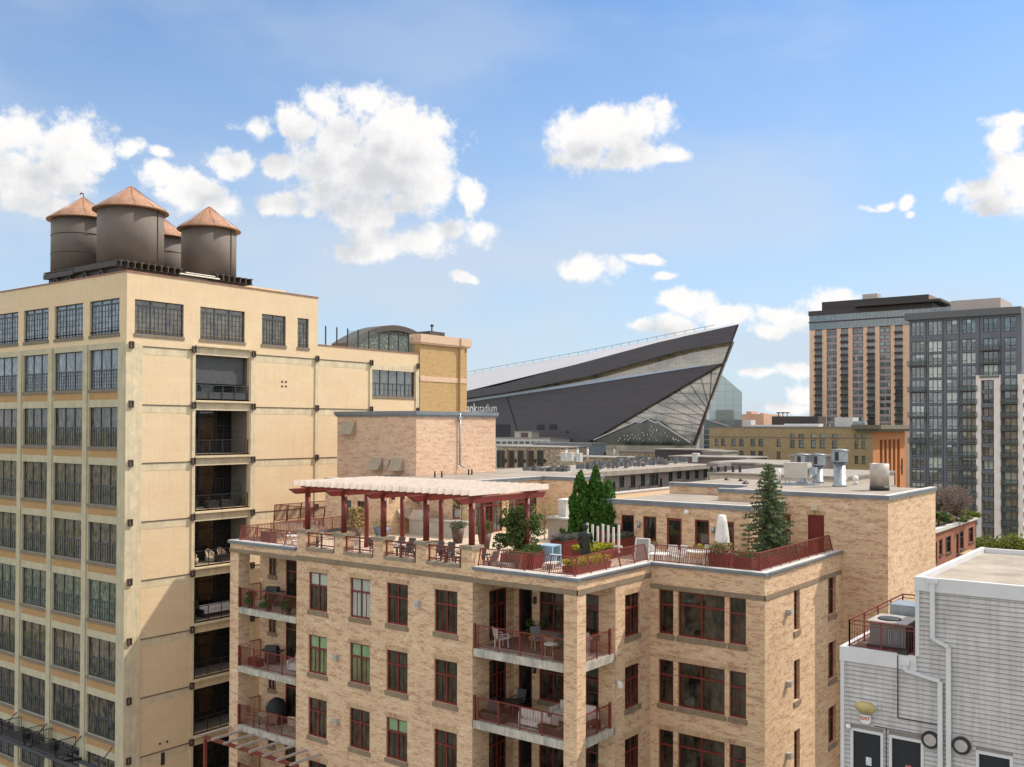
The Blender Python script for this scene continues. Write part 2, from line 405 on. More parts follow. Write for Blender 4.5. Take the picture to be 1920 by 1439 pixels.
BR = brick('tan_brick', (.71, .495, .30), (.79, .61, .41), (.46, .24, .145), (.78, .66, .49))
BRP = brick('pink_brick', (.69, .485, .335), (.76, .58, .43), (.50, .285, .19), (.72, .60, .48))
BRY = brick('ochre_brick', (.52, .35, .165), (.60, .42, .21), (.38, .235, .10), (.45, .33, .17), streak=0)
BRR = brick('red_brick', (.33, .12, .07), (.38, .15, .09), (.22, .075, .05), (.35, .22, .16), streak=0)
BRO = brick('orange_brick', (.50, .20, .085), (.55, .24, .11), (.40, .15, .06), (.5, .25, .1), streak=0)
CREAM = painted('cream_painted_brick', (.76, .61, .39), (.72, .53, .33), (.55, .49, .35))
CONC = plain('weathered_concrete', (.50, .45, .31), .9, .12, 1.3, bump=.2, streak=.25)
CONCW = plain('pale_concrete_slab', (.46, .43, .36), .9, .3, 2.2, bump=.3, streak=.7)
SPAN = brick('spandrel_brick', (.46, .28, .12), (.5, .32, .15), (.36, .22, .1), (.4, .3, .18), streak=0)
STONE = plain('brown_stone', (.25, .185, .12), .85, .16, 2.5, bump=.2, streak=.3)
RED = plain('dark_red_paint', (.155, .018, .011), .5, .2, 4)
REDL = plain('rust_red_paint', (.175, .030, .018), .55, .25, 5)
CAP = plain('lead_flashing', (.20, .225, .25), .45, .15, 1.5, metal=.3)
CAPT = plain('pale_coping', (.55, .53, .49), .7, .1, 1.5)
ROOF = plain('roof_membrane', (.29, .25, .205), .95, .22, .5, bump=.3, streak=.1)
ROOFG = plain('grey_roof_gravel', (.27, .245, .215), .95, .18, .8, bump=.3)
DECK = plain('terrace_pavers', (.60, .48, .36), .9, .1, 1.2)
WOOD = plain('grey_brown_decking', (.16, .11, .085), .8, .25, 3)
DARK = plain('dark_steel', (.022, .022, .025), .5, .3, 3)
STEEL = plain('window_steel', (.05, .062, .07), .5, .25, 3)
BRONZE = plain('brown_metal_cladding', (.075, .055, .045), .5, .2, 2)
GALV = plain('galvanised_sheet', (.33, .37, .40), .4, .2, 3, metal=.6)
STAIN = plain('stainless_steel', (.55, .55, .54), .3, .15, 5, metal=.8)
WHITE = plain('white_paint', (.74, .72, .68), .6, .06, 3)
BEIGE = plain('beige_metal', (.38, .31, .23), .6, .1, 2)
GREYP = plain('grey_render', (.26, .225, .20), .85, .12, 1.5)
CHAR = plain('charcoal_panel', (.12, .13, .155), .6, .12, .6)
G_DARK = glass('dark_window_glass', (.010, .011, .010), blotch=(.085, .07, .045), ior=1.5, spec=.6, scale=1.6)
G_LOFT = glass('loft_window_glass', (.04, .045, .042), blotch=(.24, .20, .13), scale=1.8)
G_PALE = glass('painted_sky_window_glass', (.17, .21, .24), .5, .05, .9, 2.2, blotch=(.42, .47, .50))  # pale base colour stands in for reflected sky and white curtains
G_GRNP = glass('curtained_window_glass', (.05, .075, .06), .6, .05, .8, 2.6, blotch=(.26, .32, .25))
CONC2 = plain('pale_concrete_band', (.62, .53, .36), .9, .14, 1.3, bump=.2, streak=.3)
G_ROOM = glass('shaded_room_glass', (.012, .012, .012), blotch=(.035, .035, .03), spec=.5)
G_BLIND = glass('glass_over_white_blind', (.42, .45, .40), .12, .1, .6)
G_GREEN = glass('glass_over_green_blind', (.24, .38, .20), .15, .1, .6)
G_TEAL = glass('tinted_teal_glass', (.035, .06, .062), .5, .05, .9, blotch=(.12, .16, .15))
FOLD = leafmat('dark_conifer_needles', (.03, .085, .012), (.075, .19, .025), (.15, .29, .045), 2)
FOLB = leafmat('blue_spruce_needles', (.06, .09, .04), (.14, .19, .09), (.28, .27, .11), 2)
FOLG = leafmat('glossy_shrub_leaves', (.03, .065, .018), (.09, .15, .035), (.30, .27, .07), 1.5)
FOLY = leafmat('fresh_green_leaves', (.09, .12, .02), (.18, .21, .03), (.25, .25, .05), .6)
FLYE = leafmat('yellow_flowers', (.25, .27, .02), (.58, .52, .03), (.6, .58, .06), 3)
FLPU = leafmat('purple_flowers', (.05, .05, .035), (.22, .17, .25), (.42, .36, .40), 3)
STRAW = leafmat('dry_ornamental_grass', (.25, .18, .08), (.48, .36, .17), (.55, .42, .2), 3)
BARK = plain('tree_bark', (.10, .075, .05), .9, .3, 6)
CUSH = plain('grey_cushion', (.16, .15, .145), .9, .1, 6)
CUSHL = plain('beige_cushion', (.50, .42, .34), .9, .1, 6)

# ------------------------------------------------------------------ walls and windows
def pt(ax, c, off, s, z): return (c+off, s, z) if ax == 'u' else (s, c+off, z)
def bx(mb, ax, c, o0, o1, s0, s1, z0, z1, mi=0, skip=''):
    if ax == 'u': mb.box(c+o0, c+o1, s0, s1, z0, z1, mi, skip)
    else: mb.box(s0, s1, c+o0, c+o1, z0, z1, mi, skip)
def wall(mb, ax, c, s0, s1, z0, z1, holes=(), depth=.25, mi=0, rmi=None):
    """flat wall facing -ax with rectangular openings (s0,s1,z0,z1) and their reveals"""
    if s0 > s1: s0, s1 = s1, s0
    H_ = [(min(a, b), max(a, b), z_, w_) for a, b, z_, w_ in holes]
    S = sorted({s0, s1, *[round(h[i], 4) for h in H_ for i in (0, 1) if s0 < h[i] < s1]})
    Z = sorted({z0, z1, *[round(h[i], 4) for h in H_ for i in (2, 3) if z0 < h[i] < z1]})
    fl = (ax == 'u')
    for i in range(len(S)-1):
        j = 0
        while j < len(Z)-1:
            def solid(j): 
                a, b = (S[i]+S[i+1])/2, (Z[j]+Z[j+1])/2
                return not any(h[0] < a < h[1] and h[2] < b < h[3] for h in H_)
            if not solid(j): j += 1; continue
            k = j
            while k+1 < len(Z)-1 and solid(k+1): k += 1
            q = [pt(ax, c, 0, S[i], Z[j]), pt(ax, c, 0, S[i+1], Z[j]), pt(ax, c, 0, S[i+1], Z[k+1]), pt(ax, c, 0, S[i], Z[k+1])]
            mb.poly(q[::-1] if fl else q, mi); j = k+1
    r = mi if rmi is None else rmi
    for a, b, z_, w_ in H_:
        e = .0015
        a2, b2 = a, b
        for q in ([(0, a, z_), (depth, a, z_), (depth, a, w_), (0, a, w_)], [(0, b, w_), (depth, b, w_), (depth, b, z_), (0, b, z_)],
                  [(0, b, z_), (depth, b, z_), (depth, a, z_), (0, a, z_)], [(0, a, w_), (depth, a, w_), (depth, b, w_), (0, b, w_)]):
            q = [pt(ax, c, *t) for t in q]; mb.poly(q if not fl else q[::-1], r)
def window(parent, ax, c, s0, s1, z0, z1, cols=2, transom=.34, sub=2, rec=.14, fr=.07, mats=None, glassm=None, upper=None, sill=None, thin=.025, rows=1, name='window'):
    """casement: outer frame, transom, mullions, thin bars; pane and sill are its own pieces"""
    mats = mats or RED; glassm = glassm or G_DARK
    if s0 > s1: s0, s1 = s1, s0
    mb = MB(); f0, f1 = rec-.05, rec+.03
    bx(mb, ax, c, f0, f1, s0, s0+fr, z0, z1); bx(mb, ax, c, f0, f1, s1-fr, s1, z0, z1)
    bx(mb, ax, c, f0, f1, s0+fr, s1-fr, z0, z0+fr*1.3); bx(mb, ax, c, f0, f1, s0+fr, s1-fr, z1-fr, z1)
    zt = z1-(z1-z0)*transom
    if transom: bx(mb, ax, c, f0-.01, f1, s0+fr, s1-fr, zt-.045, zt+.045)
    w = (s1-s0-2*fr)/cols
    for i in range(1, cols):
        x = s0+fr+w*i; bx(mb, ax, c, f0+.004, f1, x-.04, x+.04, z0+fr*1.3, (zt-.045) if transom else z1-fr)
        if transom: bx(mb, ax, c, f0+.004, f1, x-.03, x+.03, zt+.045, z1-fr)
    zl = zt-.045 if transom else z1-fr
    for i in range(cols):
        for k in range(1, sub):
            x = s0+fr+w*(i+k/sub); bx(mb, ax, c, f0+.03, f1-.01, x-thin/2, x+thin/2, z0+fr*1.3, zl)
    for k in range(1, rows):
        zz = z0+fr*1.3+(zl-z0-fr*1.3)*k/rows; bx(mb, ax, c, f0+.034, f1-.014, s0+fr, s1-fr, zz-thin/2, zz+thin/2)
    o = part(mb, name, mats, parent)
    g = MB(); bx(g, ax, c, rec+.01, rec+.02, s0+.02, s1-.02, z0+.02, zt if transom else z1-.02, 0)
    if transom: bx(g, ax, c, rec+.01, rec+.02, s0+.02, s1-.02, zt, z1-.02, 1)
    part(g, 'pane', [glassm, upper or glassm], o)
    if sill is not None:
        q = MB(); bx(q, ax, c, -.06, rec-.052, s0-.07, s1+.07, z0-.24, z0-.002); part(q, 'sill', sill, o)
    return o
def railing(mb, a, b, h=1.05, post=1.5, step=.12, lean=(0, 0), pw=.05, bw=.018, skip_posts=False):
    """railing between two floor points; lean = offset of the top"""
    a = Vector(a); b = Vector(b); L = (b-a).length; d = (b-a)/L; top = Vector((lean[0], lean[1], h))
    n = max(1, round(L/post))
    for i in range(n+1):
        p = a+d*(L*i/n); mb.bar(p, p+top, pw, pw*.7)
    mb.bar(a+top, b+top, .06, .045); lo = top*.1; mb.bar(a+lo, b+lo, .04, .035)
    k = int(L/step)
    for i in range(1, k):
        p = a+d*(L*i/k); mb.bar(p+lo, p+top, bw, bw)
    return mb

# ------------------------------------------------------------------ ground
g = MB(); g.poly([(-3000, -30000, 0), (40000, -30000, 0), (40000, 40000, 0), (-3000, 40000, 0)])
m_, nt, b_ = nodes('city_ground'); B = NB(nt); tc = B.n('ShaderNodeTexCoord').outputs['Object']
B.put(b_, 'Base Color', B.mix(B.mr(B.noise(tc, .03, 5), .42, .58), (.26, .23, .18, 1), (.10, .12, .05, 1))); B.put(b_, 'Roughness', .95)
structure(g, 'ground', m_)
st = MB(); st.box(4, 22, -200, 300, .0, .004, skip='b'); structure(st, 'road', plain('asphalt', (.055, .055, .057), .9, .2, .7))
pv = MB(); pv.box(22, 36, -200, 300, 0, .14); structure(pv, 'pavement', plain('pavement_concrete', (.34, .32, .29), .9, .12, .8))

# ------------------------------------------------------------------ cream loft building (left)
UL, VL = 39.0, 64.0
loft = thing('loft_building', 'cream painted brick warehouse with a grey concrete grid and steel windows, under the water tanks', 'building', (UL, VL, 0))
ZR = [(43.2, 40.64)]+[(39.56-4.243*k, 36.64-4.243*k) for k in range(9)]
WC = [(64.95, 68.95), (69.88, 74.03), (74.95, 78.85), (79.78, 83.8), (84.75, 88.7)]
hol = [(a, b, z0, z1) for (z1, z0) in ZR for a, b in WC]
fw = MB()
# west face: concrete frame, brick above 40, brick spandrels under each sill
wall(fw, 'u', UL, VL, 92, 40.0, 45.0, [h for h in hol if h[2] > 40], .28, 1)
wall(fw, 'u', UL, VL, 92, 0, 40.0, [h for h in hol if h[2] < 40], .28, 0)
part(fw, 'west_wall', [CONC, CREAM], loft)
sp = MB()
for (z1, z0) in ZR[1:]:
    for a, b in WC: sp.box(UL-.004, UL+.1, a, b, z0-.78, z0-.17)
part_each(sp, 'spandrel_panel', SPAN, loft)
pl = MB()
for a in [VL+.48]+[(WC[i][1]+WC[i+1][0])/2 for i in range(4)]:
    w = .46 if a < VL+1 else .30
    pl.box(UL-.10, UL-.003, a-w, a+w, 0, 39.95)
part_each(pl, 'pilaster', CONC, loft)
for ri, (z1, z0) in enumerate(ZR):
    for ci, (a, b) in enumerate(WC):
        if ri > 8: continue
        gm = G_PALE if ri < 2 else G_GRNP if ri == 5 else G_LOFT
        window(loft, 'u', UL, a, b, z0, z1, cols=3 if ri else 3, transom=.13 if ri == 0 else .52, sub=4 if ri else 3, rec=.2, fr=.06, mats=STEEL, glassm=gm,
               upper=gm, sill=plain('window_sill_stone', (.2, .16, .12), .8), thin=.035, rows=5 if ri < 2 else 3)
# south face: painted brick panels between beams and columns
BZ = [39.71-4.243*k for k in range(9)]
ops = [(44.75, 49.75, z-4.243+.58, z-.30) for z in BZ]
tw = [(39.63, 43.67), (45.12, 49.28), (50.97, 53.44), (54.7, 55.92)]
sw = MB()
wall(sw, 'v', VL, UL, 56.94, 39.9, 45.0, [(a, b, 40.64, 43.1) for a, b in tw], .25, 0)
wall(sw, 'v', VL, UL, 69.8, 0, 39.9, ops+[(63.5, 69.24, 36.78, 39.36)], .3, 0)
wall(sw, 'v', VL, 56.94, 69.8, 39.9, 40.95, [], .3, 0)
sw.box(UL, 56.94, VL+.001, 92, 40.9, 44.9, 0, 'ws'); sw.box(UL+.001, 69.8, VL+.31, 92, .0, 40.9, 0, 'ws')
part(sw, 'south_wall', [CREAM], loft)
cp = MB(); cp.box(UL-.06, 57.0, VL-.06, VL+.3, 45.0, 45.1); cp.box(UL-.06, UL+.3, VL+.3, 92, 45.0, 45.1); cp.box(57.0, 69.8, VL-.06, VL+.3, 40.95, 41.03)
part_each(cp, 'parapet_coping', plain('rusty_coping', (.28, .15, .10), .7, .3, 2), loft)
rf = MB(); rf.box(UL+.3, 56.9, VL+.3, 91.5, 44.55, 44.6); part(rf, 'roof', ROOF, loft)
bm = MB()
for z in BZ:
    for a, b in ((40.25, 44.35), (50.35, 56.6), (57.0, 63.1), (63.45, 69.2)):
        bm.box(a, b, VL-.012, VL-.002, z-.55, z-.02)
    bm.box(44.7, 49.8, VL-.05, VL-.004, z-.30, z+.28)
    bm.box(44.62, 49.9, VL-.30, VL-.055, z+.30, z+.42)
part_each(bm, 'floor_beam', CONC2, loft)
ln = MB()
for z in BZ:
    for a, b in ((40.2, 44.4), (50.3, 56.65), (56.95, 63.15)): ln.box(a, b, VL-.05, VL-.013, z-.02, z+.05)
part_each(ln, 'panel_joint', plain('dark_joint', (.12, .10, .08), .9), loft)
cl = MB(); cl.box(UL-.10, 40.2, VL-.10, VL-.003, 0, 39.95)
for a, b in ((44.42, 44.68), (49.85, 50.28), (56.62, 56.92), (63.12, 63.42), (69.28, 69.74)): cl.box(a, b, VL-.09, VL-.003, 0, 39.9)
part_each(cl, 'column_face', CONC2, loft)
for z in BZ:
    for u in (39.3, 44.5, 50.06, 56.77, 63.27, 69.5):
        if u > 60 and z < 30: continue
        if u > 50 and z < 18: continue
        q = MB(); q.box(u-.17, u-.09, VL-.24, VL-.092, z-.2, z+.3); q.box(u+.09, u+.17, VL-.24, VL-.092, z-.2, z+.3)
        q.box(u-.09, u+.09, VL-.24, VL-.092, z+.22, z+.3); q.box(u-.09, u+.09, VL-.24, VL-.092, z-.2, z-.12)
        part(q, 'column_clamp', plain('rusted_iron', (.055, .035, .028), .7, .3, 6), loft)
for a, b in tw:
    n = 3 if b-a > 3 else 2 if b-a > 2 else 1
    window(loft, 'v', VL, a, b, 40.64, 43.1, cols=n, transom=.16, sub=4 if n > 1 else 3, rec=.18, fr=.06, mats=STEEL, glassm=G_LOFT, sill=plain('window_sill_stone', (.2, .16, .12), .8), thin=.03, rows=5)
window(loft, 'v', VL, 63.5, 69.24, 36.78, 39.36, cols=5, transom=.55, sub=2, rec=.2, fr=.06, mats=STEEL, glassm=G_TEAL, sill=plain('window_sill_stone', (.2, .16, .12), .8), thin=.03, rows=2)
# loggias cut into the south face
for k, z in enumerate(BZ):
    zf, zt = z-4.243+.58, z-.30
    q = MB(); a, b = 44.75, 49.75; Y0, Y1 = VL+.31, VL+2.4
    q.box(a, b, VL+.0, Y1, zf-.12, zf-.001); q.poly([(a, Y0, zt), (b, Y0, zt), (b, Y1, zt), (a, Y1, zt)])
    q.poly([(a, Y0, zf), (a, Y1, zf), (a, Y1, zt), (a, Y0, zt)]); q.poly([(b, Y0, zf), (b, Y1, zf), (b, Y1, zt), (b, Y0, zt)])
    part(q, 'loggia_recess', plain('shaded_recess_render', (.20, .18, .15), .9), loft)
    window(loft, 'v', Y1-.2, a, a+1.9, zf, zt, cols=2, transom=.35, sub=3, rec=.1, mats=DARK, glassm=G_ROOM, rows=3)
    window(loft, 'v', Y1-.2, a+1.9, a+3.5, zf, zt, cols=1, transom=.25, sub=1, rec=.12, mats=plain('navy_door_paint', (.012, .02, .035), .5), glassm=G_ROOM, name='door')
    window(loft, 'v', Y1-.2, a+3.5, b, zf, zt, cols=2, transom=.35, sub=3, rec=.1, mats=DARK, glassm=G_ROOM, rows=3)
    r = MB(); y = VL+.05
    for i in range(5): r.bar((a+.1+(b-a-.2)*i/4, y, zf-.1), (a+.1+(b-a-.2)*i/4, y, zf+1.07), .05)
    r.bar((a, y, zf+1.07), (b, y, zf+1.07), .05)
    for i in range(1, 9): r.bar((a, y, zf+.11*i), (b, y, zf+.11*i), .012)
    part(r, 'loggia_railing', DARK if k else STEEL, loft)
    if k == 0:
        s_ = MB(); s_.box(a, b, VL+.12, VL+.14, zf+.02, zf+.55); s_.box(a+.3, b-.2, VL+.5, VL+.52, zf+1.2, zt); part(s_, 'balcony_screen', plain('grey_mesh_screen', (.06, .065, .07), .5), loft)
# small through-wall vents
q = MB()
for dx in (0, .4):
    for dz in (0, .38): q.box(53.0+dx, 53.16+dx, VL-.03, VL-.002, 37.2+dz, 37.34+dz)
part_each(q, 'wall_vent', DARK, loft)
q = MB()
for (u, z) in ((41.9, 10.6), (42.5, 10.6), (43.0, 8.2)): q.box(u-.07, u+.07, VL-.05, VL-.002, z-.07, z+.07)
q.box(42.0, 42.25, VL-.1, VL-.002, 9.0, 9.9); part_each(q, 'wall_fitting', DARK, loft)
# steel balcony on brackets and steel canopy beams at the third storey of the west face
q = MB(); q.box(UL-1.7, UL-.12, 70.2, 73.6, 9.55, 9.65); q.box(UL-1.7, UL-.12, 74.9, 78.4, 9.55, 9.65); q.box(UL-1.72, UL-1.6, 66, 84, 9.25, 9.5); q.box(UL-.35, UL-.13, 65.2, 92, 8.95, 9.15)
part_each(q, 'steel_platform', plain('blue_black_steel', (.05, .055, .065), .5), loft)
for y0, y1 in ((70.2, 73.6), (74.9, 78.4)):
    r = MB(); railing(r, (UL-1.65, y0, 9.65), (UL-1.65, y1, 9.65), 1.05, 1.7, .13); railing(r, (UL-1.65, y0, 9.65), (UL-.15, y0, 9.65), 1.05, 1.5, .13); railing(r, (UL-1.65, y1, 9.65), (UL-.15, y1, 9.65), 1.05, 1.5, .13)
    part(r, 'platform_railing', DARK, loft)
q = MB()
for y in (65.2, 69.4, 74.4, 79.2, 84.0): q.bar((UL-.13, y, 9.2), (UL-1.7, y, 9.4), .12, .2); q.bar((UL-1.6, y, 9.5), (UL-.13, y, 10.9), .06)
part_each(q, 'platform_bracket', DARK, loft)
for y, lab in ((71.4, 'small dark planter box on the right half of the steel balcony'), (75.6, 'small dark planter box on the left half of the steel balcony')):
    q = MB(); q.hexa([(UL-1.2, y, 9.66), (UL-.8, y, 9.66), (UL-.8, y+.5, 9.66), (UL-1.2, y+.5, 9.66)], [(UL-1.25, y-.05, 10.1), (UL-.75, y-.05, 10.1), (UL-.75, y+.55, 10.1), (UL-1.25, y+.55, 10.1)])
    single(q, 'planter_box', DARK, lab, 'planter', 'planters on the steel balcony')

# ochre brick stair tower at the end of the loft
tw_ = thing('stair_tower', 'ochre brick stair tower with pale cornice at the right end of the cream loft', 'building', (69.9, VL, 0))
q = MB(); q.box(69.82, 76.9, VL-.12, 64.9, 0, 42.1); q.box(75.6, 76.2, VL-.35, VL-.121, 0, 42.1); part(q, 'wall', BRY, tw_)
q = MB(); q.box(69.6, 77.3, VL-.42, 65.1, 42.1, 42.9); q.box(69.7, 77.1, VL-.36, 65.0, 41.95, 42.1); q.box(75.5, 76.3, VL-.55, VL-.421, 42.1, 42.9); part(q, 'cornice', plain('pale_terracotta', (.62, .44, .31), .8, .08), tw_)
q = MB(); q.box(69.83, 76.95, VL-.17, VL-.1205, 38.35, 38.85); q.box(75.55, 76.25, VL-.40, VL-.351, 38.35, 38.85); part(q, 'string_course', plain('pale_terracotta', (.62, .44, .31), .8, .08), tw_)

# ------------------------------------------------------------------ water tanks
TBASE = 46.3
pf = thing('tank_platform', 'dark riveted steel girder platform under the four rooftop water tanks', 'platform', (39.6, 66.2, 44.9))
q = MB()
U0, U1, V0, V1 = 39.9, 51.3, 66.7, 76.7
for y in (V0, V1-.3): q.box(U0, U1, y, y+.3, 44.7, 45.7)
for x in (U0, U1-.3): q.box(x, x+.3, V0+.3, V1-.3, 44.7, 45.7)
part_each(q, 'girder', plain('tank_steel', (.05, .042, .038), .6, .25, 3), pf)
q = MB()
for i in range(22):
    x = U0-.1+i*.56
    if 5.3 < x-U0 < 7.9: continue
    q.box(x, x+.08, V0-.55, V1+.4, 45.7, 46.12); q.box(x-.12, x+.2, V0-.55, V1+.4, 46.12, 46.2); q.box(x-.12, x+.2, V0-.55, V1+.4, 45.7, 45.74)
part_each(q, 'joist', plain('joist_steel', (.055, .043, .035), .6, .25, 3), pf)
q = MB(); q.box(U0-.35, U0-.01, V0-.3, V0+5.6, 45.75, 46.15); q.box(U0-.35, U0-.01, V0+5.7, V1+.2, 45.62, 46.02)
for y in (V0+1.0, V0+3.3, V0+5.6, V0+7.6): q.bar((U0-.2, y, 44.6), (U0-.2, y+.9, 45.7), .12); q.bar((U0-.2, y+.9, 45.7), (U0-.2, y+1.9, 44.6), .12)
part_each(q, 'side_brace', plain('tank_steel', (.05, .042, .038), .6, .25, 3), pf)
q = MB(); q.bar((45.3, V0-.5, 45.95), (48.0, V0-.5, 45.95), .14, .06); q.bar((44.6, V0-.8, 45.75), (48.2, V0-.8, 45.75), .2, .08); part_each(q, 'light_fixture', WHITE, pf)
TANKM = plain('tank_brown_paint', (.15, .12, .10), .75, .10, 1.2, bump=.15, streak=.08)
CONE = plain('rusty_cone_roof', (.43, .235, .145), .75, .25, 1.3, streak=.45)
def tank(u, v, r, lab, bands, finial, z=TBASE):
    t = thing('water_tank', lab, 'water tank', (u, v, z), group='rooftop water tanks', local=True)
    q = MB(); q.lathe([(r, -.1), (r, 4.35)], 40); part(q, 'barrel', TANKM, t)
    q = MB(); q.lathe([(r+.36, 4.18), (r+.36, 4.26), (r*.5, 5.25), (.05, 6.2)], 40)
    for i in range(12):
        a = math.pi*2*i/12+.1; q.bar(((r+.34)*math.cos(a), (r+.34)*math.sin(a), 4.28), (.06*math.cos(a), .06*math.sin(a), 6.21), .03, .03)
    part(q, 'cone_roof', CONE, t)
    q = MB(); q.lathe([(r, 4.34), (r+.36, 4.17)], 40, caps=False); part(q, 'eave_soffit', DARK, t)
    for z_ in bands:
        q = MB(); q.lathe([(r+.012, z_), (r+.03, z_+.01), (r+.03, z_+.05), (r+.012, z_+.06)], 40, caps=False); part(q, 'hoop_band', DARK, t)
    if finial:
        q = MB(); q.tube((0, 0, 6.18), (0, 0, 6.5), .04); q.tube((0, 0, 6.5), (-.15, .12, 6.55), .05); q.tube((-.15, .12, 6.55), (-.2, .16, 6.42), .05); part(q, 'vent_hook', plain('purple_red_paint', (.12, .015, .03), .5), t)
    q = MB(); a = math.atan2(-v, -u)+.9
    q.bar((r*1.01*math.cos(a), r*1.01*math.sin(a), 0), (r*1.01*math.cos(a), r*1.01*math.sin(a), 4.2), .05); part(q, 'seam_strip', DARK, t)
    return t
tank(42.2, 68.8, 2.43, 'nearest and largest looking water tank, brown barrel with rusty cone, in front', [], False, 46.25)
tank(42.2, 75.7, 2.4, 'leftmost water tank, with dark hoop bands and small hook on top', [1.35, 2.85], True, 46.35)
tank(49.3, 68.8, 2.2, 'rightmost water tank, brown barrel standing apart beside the sky', [], False, 45.95)
tank(49.3, 75.7, 2.3, 'rearmost water tank, mostly hidden between the front and right tanks', [1.35, 2.85], True, 46.0)
# bits behind the parapet
q = MB(); q.box(53.0, 57.5, 69, 73, 44.6, 46.1); rb = single(q, 'roof_cabin', CREAM, 'low cream brick cabin on the loft roof right of the tanks', 'cabin')
cb = thing('dark_roof_cabin', 'dark brown metal clad lift cabin with louvre beside the upper loft roof', 'cabin', (58, 69, 40.9))
q = MB(); q.box(57.3, 61.1, 69.5, 74, 40.9, 45.4); part(q, 'cladding', BRONZE, cb)
q = MB(); q.box(58.2, 60.3, 69.46, 69.499, 43.3, 44.2)
for i in range(6): q.box(58.25, 60.25, 69.42, 69.458, 43.36+i*.14, 43.43+i*.14, 1)
part(q, 'louvre', [DARK, GALV], cb)
q = MB(); q.ball((60.4, 69.3, 42.4), .22, 8, sq=(1, .5, 1.4)); single(q, 'wall_ornament', plain('orange_glaze', (.6, .2, .08), .5), 'small orange ornament hanging on the dark roof cabin', 'ornament')
cv = thing('curved_roof_pavilion', 'brown metal rooftop pavilion with an arched roof and mosaic screen', 'pavilion', (63, 76, 40.9))
a0 = P(652, 640, Y=76)[0]; a1 = P(815, 640, Y=76)[0]; pk = P(735, 611, Y=76)[2]
n = 24; prof = []
for i in range(n+1):
    t = i/n; prof.append((a0+(a1-a0)*t, 41.6+(pk-41.6)*math.sin(math.pi*(.10+.72*t))/1.0))
q = MB()
for i in range(n):
    (x0, z0), (x1, z1) = prof[i], prof[i+1]
    q.hexa([(x0, 76, z0-.5), (x1, 76, z1-.5), (x1, 78.5, z1-.5), (x0, 78.5, z0-.5)], [(x0, 76, z0+.1), (x1, 76, z1+.1), (x1, 78.5, z1+.1), (x0, 78.5, z0+.1)])
part(q, 'arched_roof', BRONZE, cv)
q = MB()
for i in range(n):
    (x0, z0), (x1, z1) = prof[i], prof[i+1]
    q.poly([(x0, 76.3, 40.9), (x1, 76.3, 40.9), (x1, 76.3, z1-.4), (x0, 76.3, z0-.4)])
m_, nt, b_ = nodes('mosaic_screen'); B = NB(nt); tc = B.n('ShaderNodeTexCoord').outputs['Object']
vo = B.n('ShaderNodeTexVoronoi'); B.put(vo, 'Vector', tc); B.put(vo, 'Scale', 6.); B.put(b_, 'Base Color', B.ramp(B.n('ShaderNodeSeparateXYZ').outputs[0] if 0 else vo.outputs['Color'], [(0, (.03, .035, .03)), (.62, (.06, .08, .06)), (.8, (.2, .19, .14)), (1, (.5, .45, .35))]))
part(q, 'mosaic_screen', m_, cv)
q = MB(); q.box(P(800, 640, Y=77)[0], P(828, 640, Y=77)[0], 76.5, 83, 41, P(815, 623, Y=77)[2]); part(q, 'side_block', BRONZE, cv)
q = MB(); x_ = P(810, 620, Y=78)[0]; q.tube((x_, 78, 43), (x_, 78, P(810, 610, Y=78)[2]), .12); q.tube((x_-.0, 78, P(810, 612, Y=78)[2]), (x_, 78, P(810, 609, Y=78)[2]), .22); single(q, 'flue_pipe', STEEL, 'thin flue pipe with round cap right of the arched pavilion roof', 'pipe')
gr = thing('glass_balustrade', 'glass balustrade with dark posts along the lower loft parapet', 'balustrade', (57, 64.6, 41))
xs = [P(x, 640, Y=64.6)[0] for x in (610.5, 631.5, 651.7, 671.5, 691.5, 711, 729, 747, 766, 783)]
q = MB()
for x in xs: q.bar((x, 64.6, 40.95), (x, 64.6, 42.75), .09)
part_each(q, 'post', DARK, gr)
m_, nt, b_ = nodes('clear_balustrade_glass'); tr = nt.nodes.new('ShaderNodeBsdfTransparent'); tr.inputs[0].default_value = (.86, .9, .89, 1); ms = nt.nodes.new('ShaderNodeMixShader'); ms.inputs[0].default_value = .10
b_.inputs['Roughness'].default_value = .05; b_.inputs['Base Color'].default_value = (.35, .38, .38, 1); nt.links.new(tr.outputs[0], ms.inputs[1]); nt.links.new(b_.outputs[0], ms.inputs[2]); nt.links.new(ms.outputs[0], nt.nodes['Material Output'].inputs[0]); CLEAR = m_
q = MB()
for i in (2, 3, 4, 5, 6, 7, 8): q.box(xs[i]+.06, xs[i+1]-.06, 64.59, 64.61, 41.05, 42.6)
part_each(q, 'glass_panel', CLEAR, gr)

# ------------------------------------------------------------------ tan brick apartment building (centre)
U1, V1m, U2, V2m, U3, V3m = 36.66, 24.01, 43.38, 18.0, 54.04, 15.49
main = thing('brick_apartment_building', 'tan brick apartment block with dark red windows, loggias and a planted roof terrace', 'building', (U1, V1m, 0))
FH = 3.47; K = range(8)
SOLD = brick('soldier_course', (.58, .41, .235), (.62, .44, .27), (.40, .21, .125), (.50, .42, .32), bw=.075, bh=.24)
CC = [(40.33, 41.84), (37.02, 38.55), (34.32, 35.82), (31.01, 32.51)]
def rows(cols, top=25.87, bot=23.75): return [(a, b, max(.3, bot-FH*k), top-FH*k) for k in K for a, b in cols if top-FH*k > 1]
q = MB()
wall(q, 'u', U1, 30.04, 42.86, 0, 27.06, rows(CC), .22)
q.poly([(U1, 42.86, 0), (U1, 42.86, 27.06), (U1+.8, 42.86, 27.06), (U1+.8, 42.86, 0)])
part(q, 'front_wall', BR, main)
q = MB()
wall(q, 'v', V1m, 39.97, U2, 0, 27.05, rows([(40.87, 42.31)]), .22)
